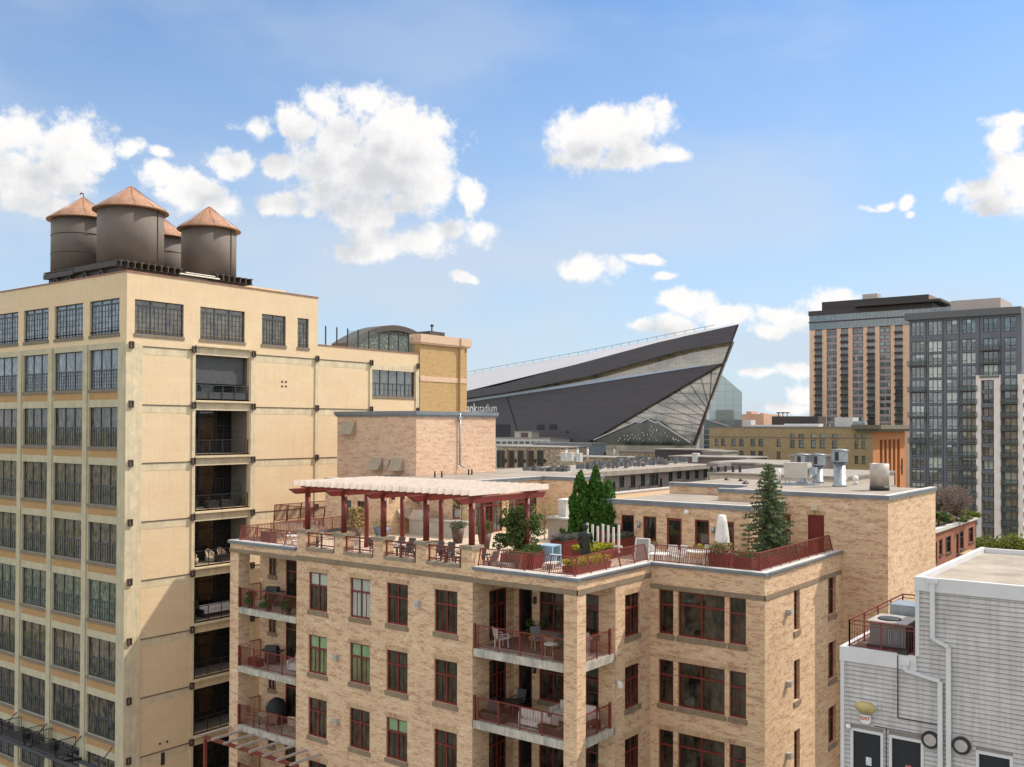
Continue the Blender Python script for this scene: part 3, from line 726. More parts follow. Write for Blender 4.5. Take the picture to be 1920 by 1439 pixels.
wall(q, 'u', U2, V2m, V1m, 0, 27.05, rows([(22.74, 23.55), (20.01, 22.48), (18.93, 19.77)], 25.9, 23.7), .22)
wall(q, 'v', V2m, U2, U3, 0, 27.05, rows([(47.03, 47.8), (51.96, 53.18)], 25.9, 23.88), .3)
part(q, 'side_wall', BR, main)
# tower block
q = MB()
wall(q, 'u', U3, V3m, 25.35, 0, 30.1, [(18.95, 19.88, 26.72, 29.07), (20.89, 21.75, 26.72, 29.07)], .15)
wall(q, 'v', V3m, U3, 62.87, 0, 30.1)
wall(q, 'u', 58.0, 25.35, 30.7, 26.7, 30.1)
q.poly([(U3, 25.35, 26.7), (58, 25.35, 26.7), (58, 25.35, 30.1), (U3, 25.35, 30.1)])
q.poly([(62.87, V3m, 0), (64.0, V3m, 0), (64.0, V3m, 30.1), (62.87, V3m, 30.1)])
q.box(62.8, 63.99, V3m+.002, 18.5, 0, 30.1, skip='t'); q.box(62.8, 66.5, 18.5, 30.7, 0, 30.1, skip='t')
part(q, 'tower_wall', BR, main)
# upper storey round the terrace
q = MB()
gd = [(50.8, 53.78, 26.72, 29.1), (54.5, 57.9, 26.72, 29.1)]
wall(q, 'u', 46.97, 46.0, 51.9, 26.7, 30.1, [(49.3, 49.95, 27.45, 28.87), (48.0, 48.73, 27.45, 28.87)], .2)
wall(q, 'v', 46.0, 46.97, 50.2, 26.7, 30.1)
wall(q, 'u', 50.2, 41.43, 46.0, 26.7, 30.1, [(42.25, 42.95, 27.75, 29.2)], .2)
wall(q, 'v', 41.43, 50.2, 58.58, 26.7, 30.1, gd, .25)
wall(q, 'u', 58.58, 38.6, 41.43, 26.7, 30.1)
wall(q, 'v', 38.6, 58.58, 62.4, 26.7, 30.1); q.poly([(62.4, 38.6, 26.7), (62.4, 46, 26.7), (62.4, 46, 30.1), (62.4, 38.6, 30.1)])
part(q, 'terrace_wall', BR, main); q = MB()
wall(q, 'u', 49.3, 21.3, 30.5, 26.7, 29.5, [(28.38, 29.23, 26.9, 28.87), (26.92, 27.78, 27.46, 28.87), (25.32, 26.26, 26.72, 28.86), (23.65, 24.52, 27.46, 28.87), (22.19, 23.07, 26.72, 28.87)], .15)
wall(q, 'v', 21.3, 49.3, U3, 26.7, 29.5)
part(q, 'terrace_house_wall', BR, main)
q = MB(); wall(q, 'u', 53.33, 49.15, 57.6, 26.7, 34.85); wall(q, 'v', 49.15, 53.33, 62.85, 30.3, 34.85); q.box(53.34, 62.85, 49.16, 57.6, 26.7, 34.84, skip='t'); part(q, 'lift_house_wall', BRP, main)
q = MB(); q.box(53.15, 63.05, 48.97, 57.8, 34.85, 35.12); q.box(53.22, 62.98, 49.04, 57.73, 34.72, 34.85); part(q, 'lift_house_coping', CAP, main)
# hidden bodies that close the block behind the faces
q = MB()
q.box(39.1, 66.0, 30.3, 48.6, 0, 26.6); q.box(40.2, 66.0, 24.3, 30.29, 0, 26.6); q.box(47.8, 66.0, 48.87, 58.9, 0, 26.6); q.box(43.7, 54.0, 18.35, 24.2, 0, 26.6)
q.box(54.1, 62.8, 15.55, 30.6, 0, 26.6); part_each(q, 'core_block', BR, main)
q = MB(); q.box(47.25, 66, 46.26, 51.9, 30.0, 30.28); q.box(47.0, 66, 51.901, 51.95, 26.7, 30.1); q.box(50.47, 66, 41.7, 46.25, 30.0, 30.28); q.box(58.8, 62.4, 38.85, 41.69, 30.0, 30.28); q.box(54.25, 63.9, 15.7, 18.5, 30.0, 30.219); q.box(54.25, 66.4, 18.501, 25.3, 30.0, 30.22); q.box(58.2, 66.4, 25.31, 30.6, 30.0, 30.22); q.box(49.5, 57.9, 21.45, 30.4, 29.5, 29.62, skip='')
part_each(q, 'upper_roof', ROOF, main)
def cop(pts, z0, z1, w=.28, out=.10, m_=CAP, name='roof_edge_flashing'):
    """flashing along a run of points; each leg is its own length"""
    q = MB()
    for (ax, c, s0, s1) in pts: bx(q, ax, c, -out, w, s0, s1, z0, z1); bx(q, ax, c, -out-.03, -out+.001, s0, s1, z1-.09, z1-.02)
    part(q, name, m_, main)
    q = MB()
    for (ax, c, s0, s1) in pts: bx(q, ax, c, -out+.03, w-.004, s0+.004, s1-.004, z1+.001, z1+.016)
    part_each(q, 'coping_strip', CAPT, main)
cop([('u', 46.97, 46-.1, 51.9), ('v', 46.0, 47.26, 50.2), ('u', 50.2, 41.33, 45.89), ('v', 41.43, 50.49, 58.58), ('u', 58.58, 38.5, 41.32), ('v', 38.6, 58.87, 62.5)], 30.1, 30.35)
cop([('u', U3, V3m-.1, 25.35), ('v', V3m, U3+.29, 64.0), ('u', 58.0, 25.36, 30.75)], 30.1, 30.32)
cop([('u', 49.3, 21.2, 30.6), ('v', 21.3, 49.59, U3)], 29.5, 29.76)
# parapet: brick, stone band, flashing, pale kerb inside
q = MB()
for a, b in ((24.72, 30.04),): bx(q, 'u', U1, 0, .3, a, b, 26.44, 27.05)
bx(q, 'u', U1, 0, .7, 24.01, 24.72, 26.44, 27.05); bx(q, 'v', V1m, 0, .3, 37.37, 39.97, 26.44, 27.05)
bx(q, 'u', U1, 0, .3, 42.86, 48.05, 26.41, 26.95); bx(q, 'u', U1, 0, .8, 48.05, 48.86, 26.41, 26.95); bx(q, 'v', 48.6, 0, .26, 37.47, 47.0, 26.41, 26.95)
part_each(q, 'parapet', BR, main)
q = MB()
bx(q, 'u', U1, -.045, -.002, 30.0, 42.9, 26.44, 26.71); bx(q, 'u', U1, -.04, -.002, 23.97, 29.99, 26.43, 26.67); bx(q, 'v', V1m, -.04, -.002, U1-.04, U2, 26.43, 26.67)
bx(q, 'u', U1, -.04, -.002, 42.91, 48.9, 26.41, 26.64)
bx(q, 'u', U2, -.04, -.002, 17.96, 24.0, 25.91, 26.14); bx(q, 'v', V2m, -.04, -.002, U2-.04, U3, 25.91, 26.14)
part_each(q, 'stone_band', STONE, main)
cop([('u', U1, 23.9, 29.99), ('v', V1m, U1+.29, U2-.1), ('u', U2, 17.9, 23.9), ('v', V2m, U2+.29, U3-.01)], 27.05, 27.2, name='parapet_flashing')
cop([('u', U1, 42.92, 48.98)], 26.95, 27.12, name='parapet_flashing'); cop([('v', 48.6, U1+.29, 47.0)], 26.951, 27.121, name='parapet_flashing', out=-.02)
q = MB()
q.box(U1+.28, U1+.62, 24.4, 30.0, 26.7, 27.19); q.box(U1+.28, U2+.4, V1m+.28, V1m+.6, 26.7, 27.185); q.box(U2+.28, U2+.6, 18.6, 24.6, 26.7, 27.18); q.box(U2+.28, U3, V2m+.28, V2m+.6, 26.7, 27.17)
q.box(U1+.28, U1+.62, 42.95, 48.5, 26.7, 27.1); part_each(q, 'inner_kerb', CAPT, main)
# piers and spandrels of the middle section
q = MB(); cpm = MB()
for a, b in ((42.13, 42.82), (39.09, 39.77), (36.08, 36.81), (33.09, 33.77), (30.09, 30.77)):
    q.box(U1-.002, U1+.76, a, b, 27.0, 28.0); cpm.box(U1-.08, U1+.84, a-.08, b+.08, 28.0, 28.17)
part_each(q, 'parapet_pier', BR, main); part_each(cpm, 'pier_cap', plain('pier_cap_stone', (.27, .22, .16), .85, .2, 3), main)
q = MB()
for a, b in ((39.85, 42.05), (36.89, 39.01), (33.85, 36.0), (30.85, 33.01)): q.box(U1-.07, U1+.45, a, b, 27.06, 27.21)
part_each(q, 'spandrel_cap', plain('pier_cap_stone', (.27, .22, .16), .85), main)
for a, b in ((39.85, 42.05), (36.89, 39.01), (33.85, 36.0), (30.85, 33.01)):
    r = MB(); u = U1+.12
    for v in (a+.05, (a+b)/2, b-.05): r.bar((u, v, 27.21), (u, v, 28.02), .07)
    r.bar((u, a, 28.02), (u, b, 28.02), .07); r.bar((u, a, 27.38), (u, b, 27.38), .06); r.bar((u, a, 27.84), (u, b, 27.84), .03)
    for i in range(1, 20): r.bar((u, a+(b-a)*i/20, 27.38), (u, a+(b-a)*i/20, 27.84), .012)
    part(r, 'parapet_railing', REDL, main)
# windows
ups = {(0, 0): G_BLIND, (0, 1): G_BLIND, (1, 0): G_GREEN, (1, 1): G_GREEN, (2, 2): G_GREEN, (3, 3): G_GREEN}
low_ = {(0, 1): G_BLIND, (1, 0): glass('glass_over_green_curtain', (.12, .16, .07), .5, .08), (1, 1): glass('glass_over_green_curtain', (.12, .16, .07), .5, .08)}
lint = MB()
for k in range(6):
    for j, (a, b) in enumerate(CC):
        window(main, 'u', U1, a, b, 23.75-FH*k, 25.87-FH*k, glassm=low_.get((k, j), G_DARK), upper=ups.get((k, j)), sill=STONE)
        bx(lint, 'u', U1, -.005, -.002, a-.12, b+.12, 25.88-FH*k, 26.12-FH*k)
    window(main, 'v', V1m, 40.87, 42.31, 23.83-FH*k, 25.89-FH*k, sill=STONE, rows=2); bx(lint, 'v', V1m, -.005, -.002, 40.75, 42.43, 25.9-FH*k, 26.14-FH*k)
    window(main, 'u', U2, 22.74, 23.55, 23.7-FH*k, 25.9-FH*k, cols=1, sub=2, sill=STONE)
    window(main, 'u', U2, 20.01, 22.48, 23.7-FH*k, 25.9-FH*k, cols=2, sub=1, sill=STONE, transom=.3, glassm=G_DARK)
    window(main, 'u', U2, 18.93, 19.77, 23.7-FH*k, 25.9-FH*k, cols=1, sub=2, sill=STONE, rows=2)
    window(main, 'v', V2m, 47.03, 47.8, 23.88-FH*k, 25.9-FH*k, cols=1, sub=1, sill=STONE, rec=.22)
    window(main, 'v', V2m, 51.96, 53.18, 23.88-FH*k, 25.9-FH*k, cols=2, sub=1, sill=STONE, rec=.22)
    if k:
        bx(lint, 'u', U2, -.005, -.002, 18.8, 23.67, 25.91-FH*k, 26.15-FH*k)
part_each(lint, 'brick_lintel', SOLD, main)
# soldier course of the terrace storey
q = MB()
for a, b in ((28.3, 29.31), (26.84, 27.86), (25.24, 26.34), (23.57, 24.6), (22.11, 23.15)): bx(q, 'u', 49.3, -.005, -.002, a, b, 28.88, 29.12)
bx(q, 'u', U3, -.005, -.002, 18.85, 19.98, 29.08, 29.3); part_each(q, 'brick_lintel', SOLD, main)
window(main, 'u', 49.3, 28.38, 29.23, 26.9, 28.87, cols=1, transom=0, sub=1, rec=.1, glassm=G_ROOM, name='terrace_door')
window(main, 'u', 49.3, 26.92, 27.78, 27.46, 28.87, cols=1, transom=0, sub=1, rec=.1, fr=.09, sill=STONE)
window(main, 'u', 49.3, 25.32, 26.26, 26.72, 28.86, cols=1, transom=0, sub=1, rec=.1, fr=.13, glassm=G_ROOM, name='terrace_door')
window(main, 'u', 49.3, 23.65, 24.52, 27.46, 28.87, cols=1, transom=0, sub=1, rec=.1, fr=.09, sill=STONE)
window(main, 'u', 49.3, 22.19, 23.07, 26.72, 28.87, cols=1, transom=0, sub=1, rec=.1, fr=.12, glassm=G_ROOM, name='terrace_door')
for a, b in ((18.95, 19.88), (20.89, 21.75)):
    q = MB(); bx(q, 'u', U3, .06, .10, a, b, 26.72, 29.06); bx(q, 'u', U3, .03, .058, a, a+.08, 26.72, 29.06); bx(q, 'u', U3, .03, .058, b-.08, b, 26.72, 29.06); bx(q, 'u', U3, .03, .058, a+.08, b-.08, 28.98, 29.06)
    d_ = part(q, 'steel_door', RED, main); q = MB(); q.box(U3-.02, U3+.058, a+.14, a+.2, 27.7, 27.78); part(q, 'handle', STAIN, d_)
window(main, 'u', 46.97, 49.3, 49.95, 27.45, 28.87, cols=1, transom=0, sub=1, glassm=G_TEAL, sill=STONE)
window(main, 'u', 46.97, 48.0, 48.73, 27.45, 28.87, cols=1, transom=.5, sub=1, sill=STONE)
window(main, 'u', 50.2, 42.25, 42.95, 27.75, 29.2, cols=1, transom=.5, sub=1, glassm=G_BLIND, upper=G_TEAL)
for a, b, z0, z1 in gd:
    n = 3; w = (b-a)/n
    for i in range(n): window(main, 'v', 41.43, a+w*i+.01, a+w*(i+1)-.01, z0, z1, cols=1, transom=.22, sub=2, rows=3, rec=.1, glassm=G_TEAL if i != 1 else G_DARK, name='glazed_door')
# left loggias
LU = 38.88
for k in range(6):
    zf = 23.2-FH*k; zt = (26.41 if k == 0 else 22.85+FH-FH*k)
    q = MB(); q.box(U1-.04, LU-.001, 42.87, 48.04, zf-.35, zf); q.box(U1+.82, LU-.001, 48.04, 48.86, zf-.35, zf); part(q, 'loggia_slab', CONCW, main)
    q = MB(); wall(q, 'u', LU, 42.87, 48.86, zf, zt, [(45.3, 46.42, zf+.02, zf+2.72), (47.3, 48.0, zf+1.65, zf+2.7)], .15); part(q, 'loggia_back_wall', BR, main)
    window(main, 'u', LU, 45.3, 46.42, zf+.02, zf+2.72, cols=1, transom=.25, sub=1, rec=.08, glassm=G_DARK, name='loggia_door')
    window(main, 'u', LU, 47.3, 48.0, zf+1.65, zf+2.7, cols=2, transom=.35, sub=1, rec=.08, glassm=G_TEAL, sill=STONE)
    r = MB(); railing(r, (U1+.1, 47.98, zf), (U1+.1, 42.92, zf), 1.12, 1.27, .09, pw=.06, bw=.012); r.bar((U1+.02, 48.0, zf), (U1+.02, 48.0, zf+1.2), .1); part(r, 'loggia_railing', REDL, main)
    r = MB(); railing(r, (U1+.85, 48.75, zf), (LU-.05, 48.75, zf), 1.1, 1.0, .1, pw=.05); part(r, 'side_railing', RED, main)
q = MB(); q.box(U1, U1+.81, 48.05, 48.86, 0, 26.41); part(q, 'corner_column', BR, main)
# right loggias
RU = 39.97
for k in range(6):
    zf = 23.25-FH*k; zt = (26.43 if k == 0 else 22.88+FH-FH*k)
    q = MB(); q.box(U1+.03, RU-.001, 24.73, 30.03, zf-.38, zf); q.box(37.4, RU-.001, 24.04, 24.729, zf-.38, zf); part(q, 'loggia_slab', CONCW, main)
    q = MB(); q.box(37.5, RU-.01, 24.9, 29.9, zf, zf+.02); part(q, 'loggia_decking', WOOD, main)
    q = MB(); wall(q, 'u', RU, V1m+.01, 30.04, zf, zt, [(28.88, 29.72, zf+.02, zf+2.65), (26.75, 28.43, zf+.55, zf+2.65), (24.94, 26.2, zf+.72, zf+2.65)], .15)
    wall(q, 'v', 30.04, U1+.001, RU, zf, zt, [(37.96, 39.38, zf+.1, zf+2.6)], .15); part(q, 'loggia_back_wall', BR, main)
    window(main, 'u', RU, 28.88, 29.72, zf+.02, zf+2.65, cols=1, transom=0, sub=1, rec=.08, glassm=G_ROOM, name='loggia_door')
    window(main, 'u', RU, 26.75, 28.43, zf+.55, zf+2.65, cols=2, transom=.33, sub=2, rec=.08, glassm=G_DARK, sill=STONE)
    window(main, 'u', RU, 24.94, 26.2, zf+.72, zf+2.65, cols=1, transom=.33, sub=2, rec=.08, glassm=G_DARK, rows=2, sill=STONE)
    window(main, 'v', 30.04, 37.96, 39.38, zf+.1, zf+2.6, cols=2, transom=.3, sub=2, rec=.08, glassm=G_ROOM, rows=2)
    r = MB(); railing(r, (U1+.12, 29.8, zf), (U1+.12, 24.74, zf), 1.12, 1.27, .09, pw=.06, bw=.012); r.bar((U1+.1, 29.98, zf-.05), (U1+.1, 29.98, zf+1.2), .1); part(r, 'loggia_railing', REDL, main)
    r = MB(); railing(r, (37.42, 24.12, zf), (39.6, 24.12, zf), 1.12, 1.1, .09, pw=.06, bw=.012); r.bar((39.62, 24.1, zf), (39.62, 24.1, zf+1.22), .1); part(r, 'loggia_railing', REDL, main)
    q = MB(); q.tube((RU-.12, 28.65, zf+1.85), (RU-.12, 28.65, zf+2.2), .09); q.box(RU-.1, RU-.001, 28.6, 28.7, zf+2.0, zf+2.1); part(q, 'lantern', BRONZE, main)
q = MB(); q.box(U1, U1+.74, V1m, 24.72, 0, 26.43); part(q, 'corner_column', BR, main)
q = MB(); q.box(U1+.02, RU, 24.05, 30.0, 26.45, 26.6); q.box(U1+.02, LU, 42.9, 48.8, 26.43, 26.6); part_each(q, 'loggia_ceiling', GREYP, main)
# wall vents / lamps
def wlamp(ax, c, s, z):
    q = MB(); bx(q, ax, c, -.22, -.002, s-.11, s+.11, z-.14, z+.16); bx(q, ax, c, -.26, -.222, s-.13, s+.13, z+.02, z+.2); part(q, 'wall_lamp', plain('pale_lamp_casing', (.42, .40, .38), .5), main)
for s, z in ((33.53, 25.0), (39.49, 21.44), (39.46, 18.0)): wlamp('u', U1, s, z)
for k in range(3): wlamp('v', V2m, 46.07, 24.97-FH*k)
for s, z in ((27.98, 28.35), (23.35, 28.35)):
    q = MB(); q.tube((49.15, s, z-.15), (49.15, s, z+.15), .09); q.box(49.1, 49.298, s-.04, s+.04, z+.1, z+.18); part(q, 'lantern', GALV, main)
q = MB(); q.box(53.8, 54.038, 19.3, 19.6, 29.35, 29.6); part(q, 'door_lamp', plain('cream_lamp', (.6, .55, .4), .5), main)
q = MB(); q.ball((49.05, 24.9, 29.25), .16, 8); q.box(49.05, 49.298, 24.85, 24.95, 29.2, 29.3); part(q, 'security_camera', WHITE, main)
q = MB(); q.tube((39.85, 23.8, 21.95), (39.5, 23.5, 22.0), .1); q.tube((39.5, 23.5, 22.0), (39.35, 23.35, 21.95), .13); part(q, 'floodlight', WHITE, main)
def hood(u, v, z, w, h, d, face='u'):
    """sloped exhaust cowl"""
    q = MB()
    if face == 'u': q.hexa([(u-d, v, z), (u-.002, v, z), (u-.002, v+w, z), (u-d, v+w, z)], [(u-.10, v, z+h), (u-.002, v, z+h), (u-.002, v+w, z+h), (u-.10, v+w, z+h)])
    else: q.hexa([(u, v-d, z), (u+w, v-d, z), (u+w, v-.002, z), (u, v-.002, z)], [(u, v-.08, z+h), (u+w, v-.08, z+h), (u+w, v-.002, z+h), (u, v-.002, z+h)])
    part(q, 'exhaust_hood', BEIGE, main)
hood(53.33, 55.5, 33.35, 1.45, 1.0, .6); hood(53.33, 52.55, 30.66, 1.15, .9, .6); hood(53.33, 50.35, 30.66, 1.2, .9, .6); hood(53.33, 51.75, 31.0, .4, .45, .35)
hood(48.0, 46.0, 27.8, 1.3, .55, .5, 'v')
q = MB(); q.tube((58.2, 49.02, 35), (58.2, 49.02, 31.0), .06); q.tube((58.2, 49.02, 31.0), (58.4, 48.7, 30.75), .06); q.box(58.0, 58.4, 48.95, 49.148, 34.5, 34.75); part(q, 'downpipe', GALV, main)
q = MB(); q.tube((50.0, 45.86, 28.6), (50.0, 45.86, 30.1), .06); part(q, 'downpipe', GALV, main)
q = MB(); q.box(47.5, 47.7, 45.85, 45.998, 29.05, 29.4); part(q, 'lantern', DARK, main)
q = MB()
for (u, v) in ((52.88, 46.9), (53.3, 46.6), (57.19, 47.3), (57.45, 47.2)): q.tube((u, v, 30.28), (u, v, 30.75), .06)
part_each(q, 'vent_pipe', DARK, main)
# terrace floor
q = MB(); q.box(U1+.62, 50.3, 24.61, 48.6, 26.6, 26.7); q.box(50.3, 58.6, 30.5, 41.6, 26.6, 26.699); q.box(U2+.6, 54.1, 18.6, 24.6, 26.6, 26.698); q.box(47.8, 54.0, 51.9, 58.9, 26.6, 26.697); q.box(58.6, 66, 30.7, 38.6, 26.6, 26.696)
m_, nt, b_ = nodes('terrace_paving'); B = NB(nt); uv = B.n('ShaderNodeUVMap').outputs[0]
bt = B.n('ShaderNodeTexBrick'); B.put(bt, 'Vector', uv); B.put(bt, 'Scale', 1.); bt.offset = 0; B.put(bt, 'Mortar Size', .012); B.put(bt, 'Brick Width', .6); B.put(bt, 'Row Height', .6)
bt.inputs['Color1'].default_value = (.60, .48, .36, 1); bt.inputs['Color2'].default_value = (.52, .41, .30, 1); bt.inputs['Mortar'].default_value = (.3, .23, .17, 1)
B.put(b_, 'Base Color', B.mix(B.mr(B.noise(uv, .8, 4), .3, .7, 0, .35), bt.outputs['Color'], (.48, .36, .26, 1))); B.put(b_, 'Roughness', .9)
part_each(q, 'terrace_floor', m_, main)

# ------------------------------------------------------------------ pergola on the roof terrace
pg = thing('roof_pergola', 'long rooftop pergola with dark red posts and white louvre boards', 'pergola', (37.05, 30.4, 26.7))
PV = (42.4, 39.45, 36.45, 33.43, 30.43)
for v in PV:
    q = MB(); q.tube((37.05, v, 28.17), (37.05, v, 30.23), .16, n=14); part(q, 'post', RED, pg)
    q = MB(); q.tube((41.65, v, 26.7), (41.65, v, 30.23), .14, n=14); part(q, 'post', RED, pg)
    q = MB()
    for a, b in ((-.14, .14),):
        q.hexa([(36.2, v+a, 30.2), (42.95, v+a, 30.2), (42.95, v+b, 30.2), (36.2, v+b, 30.2)], [(35.85, v+a, 30.42), (43.1, v+a, 30.42), (43.1, v+b, 30.42), (35.85, v+b, 30.42)])
        q.box(35.8, 43.15, v-.15, v+.15, 30.42, 30.5)
    part(q, 'beam', RED, pg)
for u in (37.05, 41.65):
    q = MB(); q.box(u-.1, u+.1, 29.75, 42.9, 30.5, 30.67); part(q, 'cross_beam', RED, pg)
WB = plain('whitewashed_board', (.72, .62, .53), .75, .12, 2, streak=.2)
for i in range(26):
    v = 29.75+.507*i; q = MB(); q.box(36.0, 42.62, v-.025, v+.025, 30.66, 30.95); part(q, 'louvre_board', WB, pg)

# terrace railings (thin bars leaning inwards)
def rail_thing(lab, legs, h=.84, top=None, grp='red railings round the roof terrace'):
    t = thing('terrace_railing', lab, 'railing', legs[0][0], group=grp)
    for a, b, lean in legs:
        r = MB(); railing(r, a, b, h, 1.25, .115, lean=lean, pw=.055, bw=.022); part(r, 'railing_panel', REDL, t)
    return t
rail_thing('red leaning railing round the planted corner of the roof terrace', [((36.95, 29.95, 27.2), (36.95, 24.35, 27.2), (.22, 0)), ((36.95, 24.3, 27.2), (43.65, 24.3, 27.2), (0, .22))])
rail_thing('red leaning railing round the right hand terrace with the tall spruce', [((43.7, 24.0, 27.18), (43.7, 18.4, 27.18), (.22, 0)), ((43.75, 18.35, 27.18), (53.7, 18.35, 27.18), (0, .22))])
rail_thing('red railing of the far left terrace corner in front of the cream loft wall', [((36.95, 48.4, 27.1), (36.95, 42.95, 27.1), (.2, 0)), ((37.1, 48.45, 27.1), (46.9, 48.45, 27.1), (0, -.05))])
rail_thing('red railing of the rear terrace beside the cream loft wall', [((48.0, 58.7, 26.72), (48.0, 52.0, 26.72), (.2, 0)), ((48.0, 58.75, 26.72), (53.2, 58.75, 26.72), (0, -.1))], h=1.3)

# ------------------------------------------------------------------ foliage
def leaves(pts, size, name_unused=None, seed=1, flat=.0, aspect=1.6):
    """many small leaf quads at the given points as one mesh-data block"""
    rg = np.random.default_rng(seed); pts = np.asarray(pts, float); n = len(pts)
    a = rg.normal(size=(n, 3)); a[:, 2] *= (1-flat); a /= np.linalg.norm(a, axis=1, keepdims=True)
    b = rg.normal(size=(n, 3)); b -= a*(a*b).sum(1, keepdims=True); b /= np.linalg.norm(b, axis=1, keepdims=True)
    s = size*rg.uniform(.6, 1.3, (n, 1)); u = a*s*aspect*.5; w = b*s*.5
    V = np.stack([pts-u, pts+w, pts+u, pts-w], 1).reshape(-1, 3)
    me = bpy.data.meshes.new('foliage'); me.vertices.add(4*n); me.vertices.foreach_set('co', V.astype(np.float32).ravel())
    me.loops.add(4*n); me.loops.foreach_set('vertex_index', np.arange(4*n, dtype=np.int32)); me.polygons.add(n)
    me.polygons.foreach_set('loop_start', np.arange(0, 4*n, 4, dtype=np.int32)); me.update(calc_edges=True); me.validate(); return me
def foliage(parent, name, mat_, pts, size, seed=1, **k):
    me = leaves(pts, size, seed=seed, **k); me.materials.append(mat_); o = bpy.data.objects.new(name, me); COL.objects.link(o); o.parent = parent; return o
def spray(rg, n, c, r):
    p = rg.normal(size=(n, 3)); p /= np.linalg.norm(p, axis=1, keepdims=True); return np.array(c)+p*(rg.uniform(.35, 1, (n, 1))**.5)*np.array(r)
def columnar(loc, h, r, lab, grp=None, n=2600, seed=1, mat_=None, name='arborvitae_tree'):
    t = thing(name, lab, 'tree', loc, group=grp, local=True); rg = np.random.default_rng(seed)
    pts = []; per = 40
    for i in range(n//per):
        z = h*(.02+.98*rg.random()**1.15); f = z/h
        rr = r*min(1, (1-f)*2.3+.04)**.8*min(1, .75+f*1.5)*(1+.10*math.sin(z*5+seed)); a = rg.random()*6.283; q = rr*rg.uniform(.72, 1.04)
        pts.append(spray(rg, per, (q*math.cos(a), q*math.sin(a), z), (r*.16, r*.16, r*.42)))
    foliage(t, 'crown', mat_ or FOLD, np.concatenate(pts), .095 if h > 2 else .06, seed)
    q = MB(); q.tube((0, 0, -.05), (0, 0, h*.9), r*.22, .02, 7); part(q, 'trunk', BARK, t); return t
def spruce(loc, h, r, lab, seed=3):
    t = thing('spruce_tree', lab, 'tree', loc, local=True); rg = np.random.default_rng(seed); pts = []; br = MB()
    for lx, hh, rr_ in ((0, h, r), (.55, h*.79, r*.55)):
        lev = int(hh*5.2)
        for i in range(lev):
            f = i/lev; z = .35+f*(hh-.35); L = rr_*(1-f)**.85*(1-.25*math.exp(-z))+.06
            nb = 6 if f < .8 else 5
            for k in range(nb):
                a = k*6.283/nb+i*1.9+rg.normal()*.25; LL = L*rg.uniform(.72, 1.15); dz = -.10*LL+.12*(f > .6)
                e = (lx*(1-f*.3)+LL*math.cos(a), LL*math.sin(a), z+dz)
                br.bar((lx*(1-f*.3), 0, z), e, .02)
                m = int(12+50*LL)
                tt = rg.uniform(.15, 1, m)[:, None]; base = np.array((lx*(1-f*.3), 0, z))
                p = base+(np.array(e)-base)*tt+rg.normal(size=(m, 3))*np.array((.10, .10, .045))*(1.15-.6*tt); pts.append(p)
        br.tube((lx, 0, 0), (lx*.7, 0, hh*.97), .09, .01, 7)
    foliage(t, 'crown', FOLB, np.concatenate(pts), .07, seed, aspect=2.4); part(br, 'trunk', BARK, t); return t
def bushy(loc, h, r, lab, name='shrub', cat='shrub', mat_=None, n=1500, size=.09, trunks=3, grp=None, seed=1, clumps=14, low=.25, asym=(0, 0)):
    t = thing(name, lab, cat, loc, group=grp, local=True); rg = np.random.default_rng(seed); pts = []; br = MB()
    for i in range(clumps):
        a = rg.random()*6.283; f = low+(1-low)*rg.random(); q = r*rg.uniform(.2, .9)*(1-.45*max(0, f-.55)/.45)
        c = np.array((q*math.cos(a)+asym[0]*f, q*math.sin(a)+asym[1]*f, h*f*.93)); pts.append(spray(rg, n//clumps, c, (r*.34, r*.34, h*.10)))
        if trunks: br.tube((0, 0, 0), tuple(c), .025, .006, 5)
    foliage(t, 'leaves', mat_ or FOLG, np.concatenate(pts), size, seed)
    if trunks: part(br, 'stems', BARK, t)
    return t

for (u, v, h, r, lab, sd_) in ((48.8, 31.75, 4.45, .62, 'left tall columnar evergreen with a sharp tip, in the row of three', 1), (49.3, 31.0, 4.75, .60, 'middle and tallest columnar evergreen in the row of three', 2), (49.5, 30.25, 3.95, .60, 'right shorter columnar evergreen nearest the brick wall', 3)):
    columnar((u, v, 26.75), h, r, lab, 'columnar evergreens on the terrace', 15000, sd_)
sp_ = P(1441, 1000, X=48.6); spruce((sp_[0], sp_[1], 27.0), P(1424, 868, X=48.6)[2]-27.0, 1.75, 'tall blue green spruce tree standing in the right terrace corner')
bushy((41.9, 31.0, 27.1), 2.55, 1.35, 'broad dark green pine shrub spreading behind the red planters', 'terrace_pine', 'tree', FOLG, 9000, .085, seed=5, clumps=46, low=.12)
for i, (x, y, h, lab) in enumerate(((975+77, 1030, 1.25, 'leftmost of three small twisted evergreens in the red planter'), (1057, 1030, 1.2, 'middle one of three small twisted evergreens in the red planter'), (1068, 1030, 1.4, 'rightmost and tallest of three small twisted evergreens in the red planter'))):
    p = P(x, 1016, X=45.6+.1*i); columnar((p[0], p[1], 27.35), h*.72, .17, lab, 'small twisted evergreens', 900, 11+i, name='dwarf_evergreen')

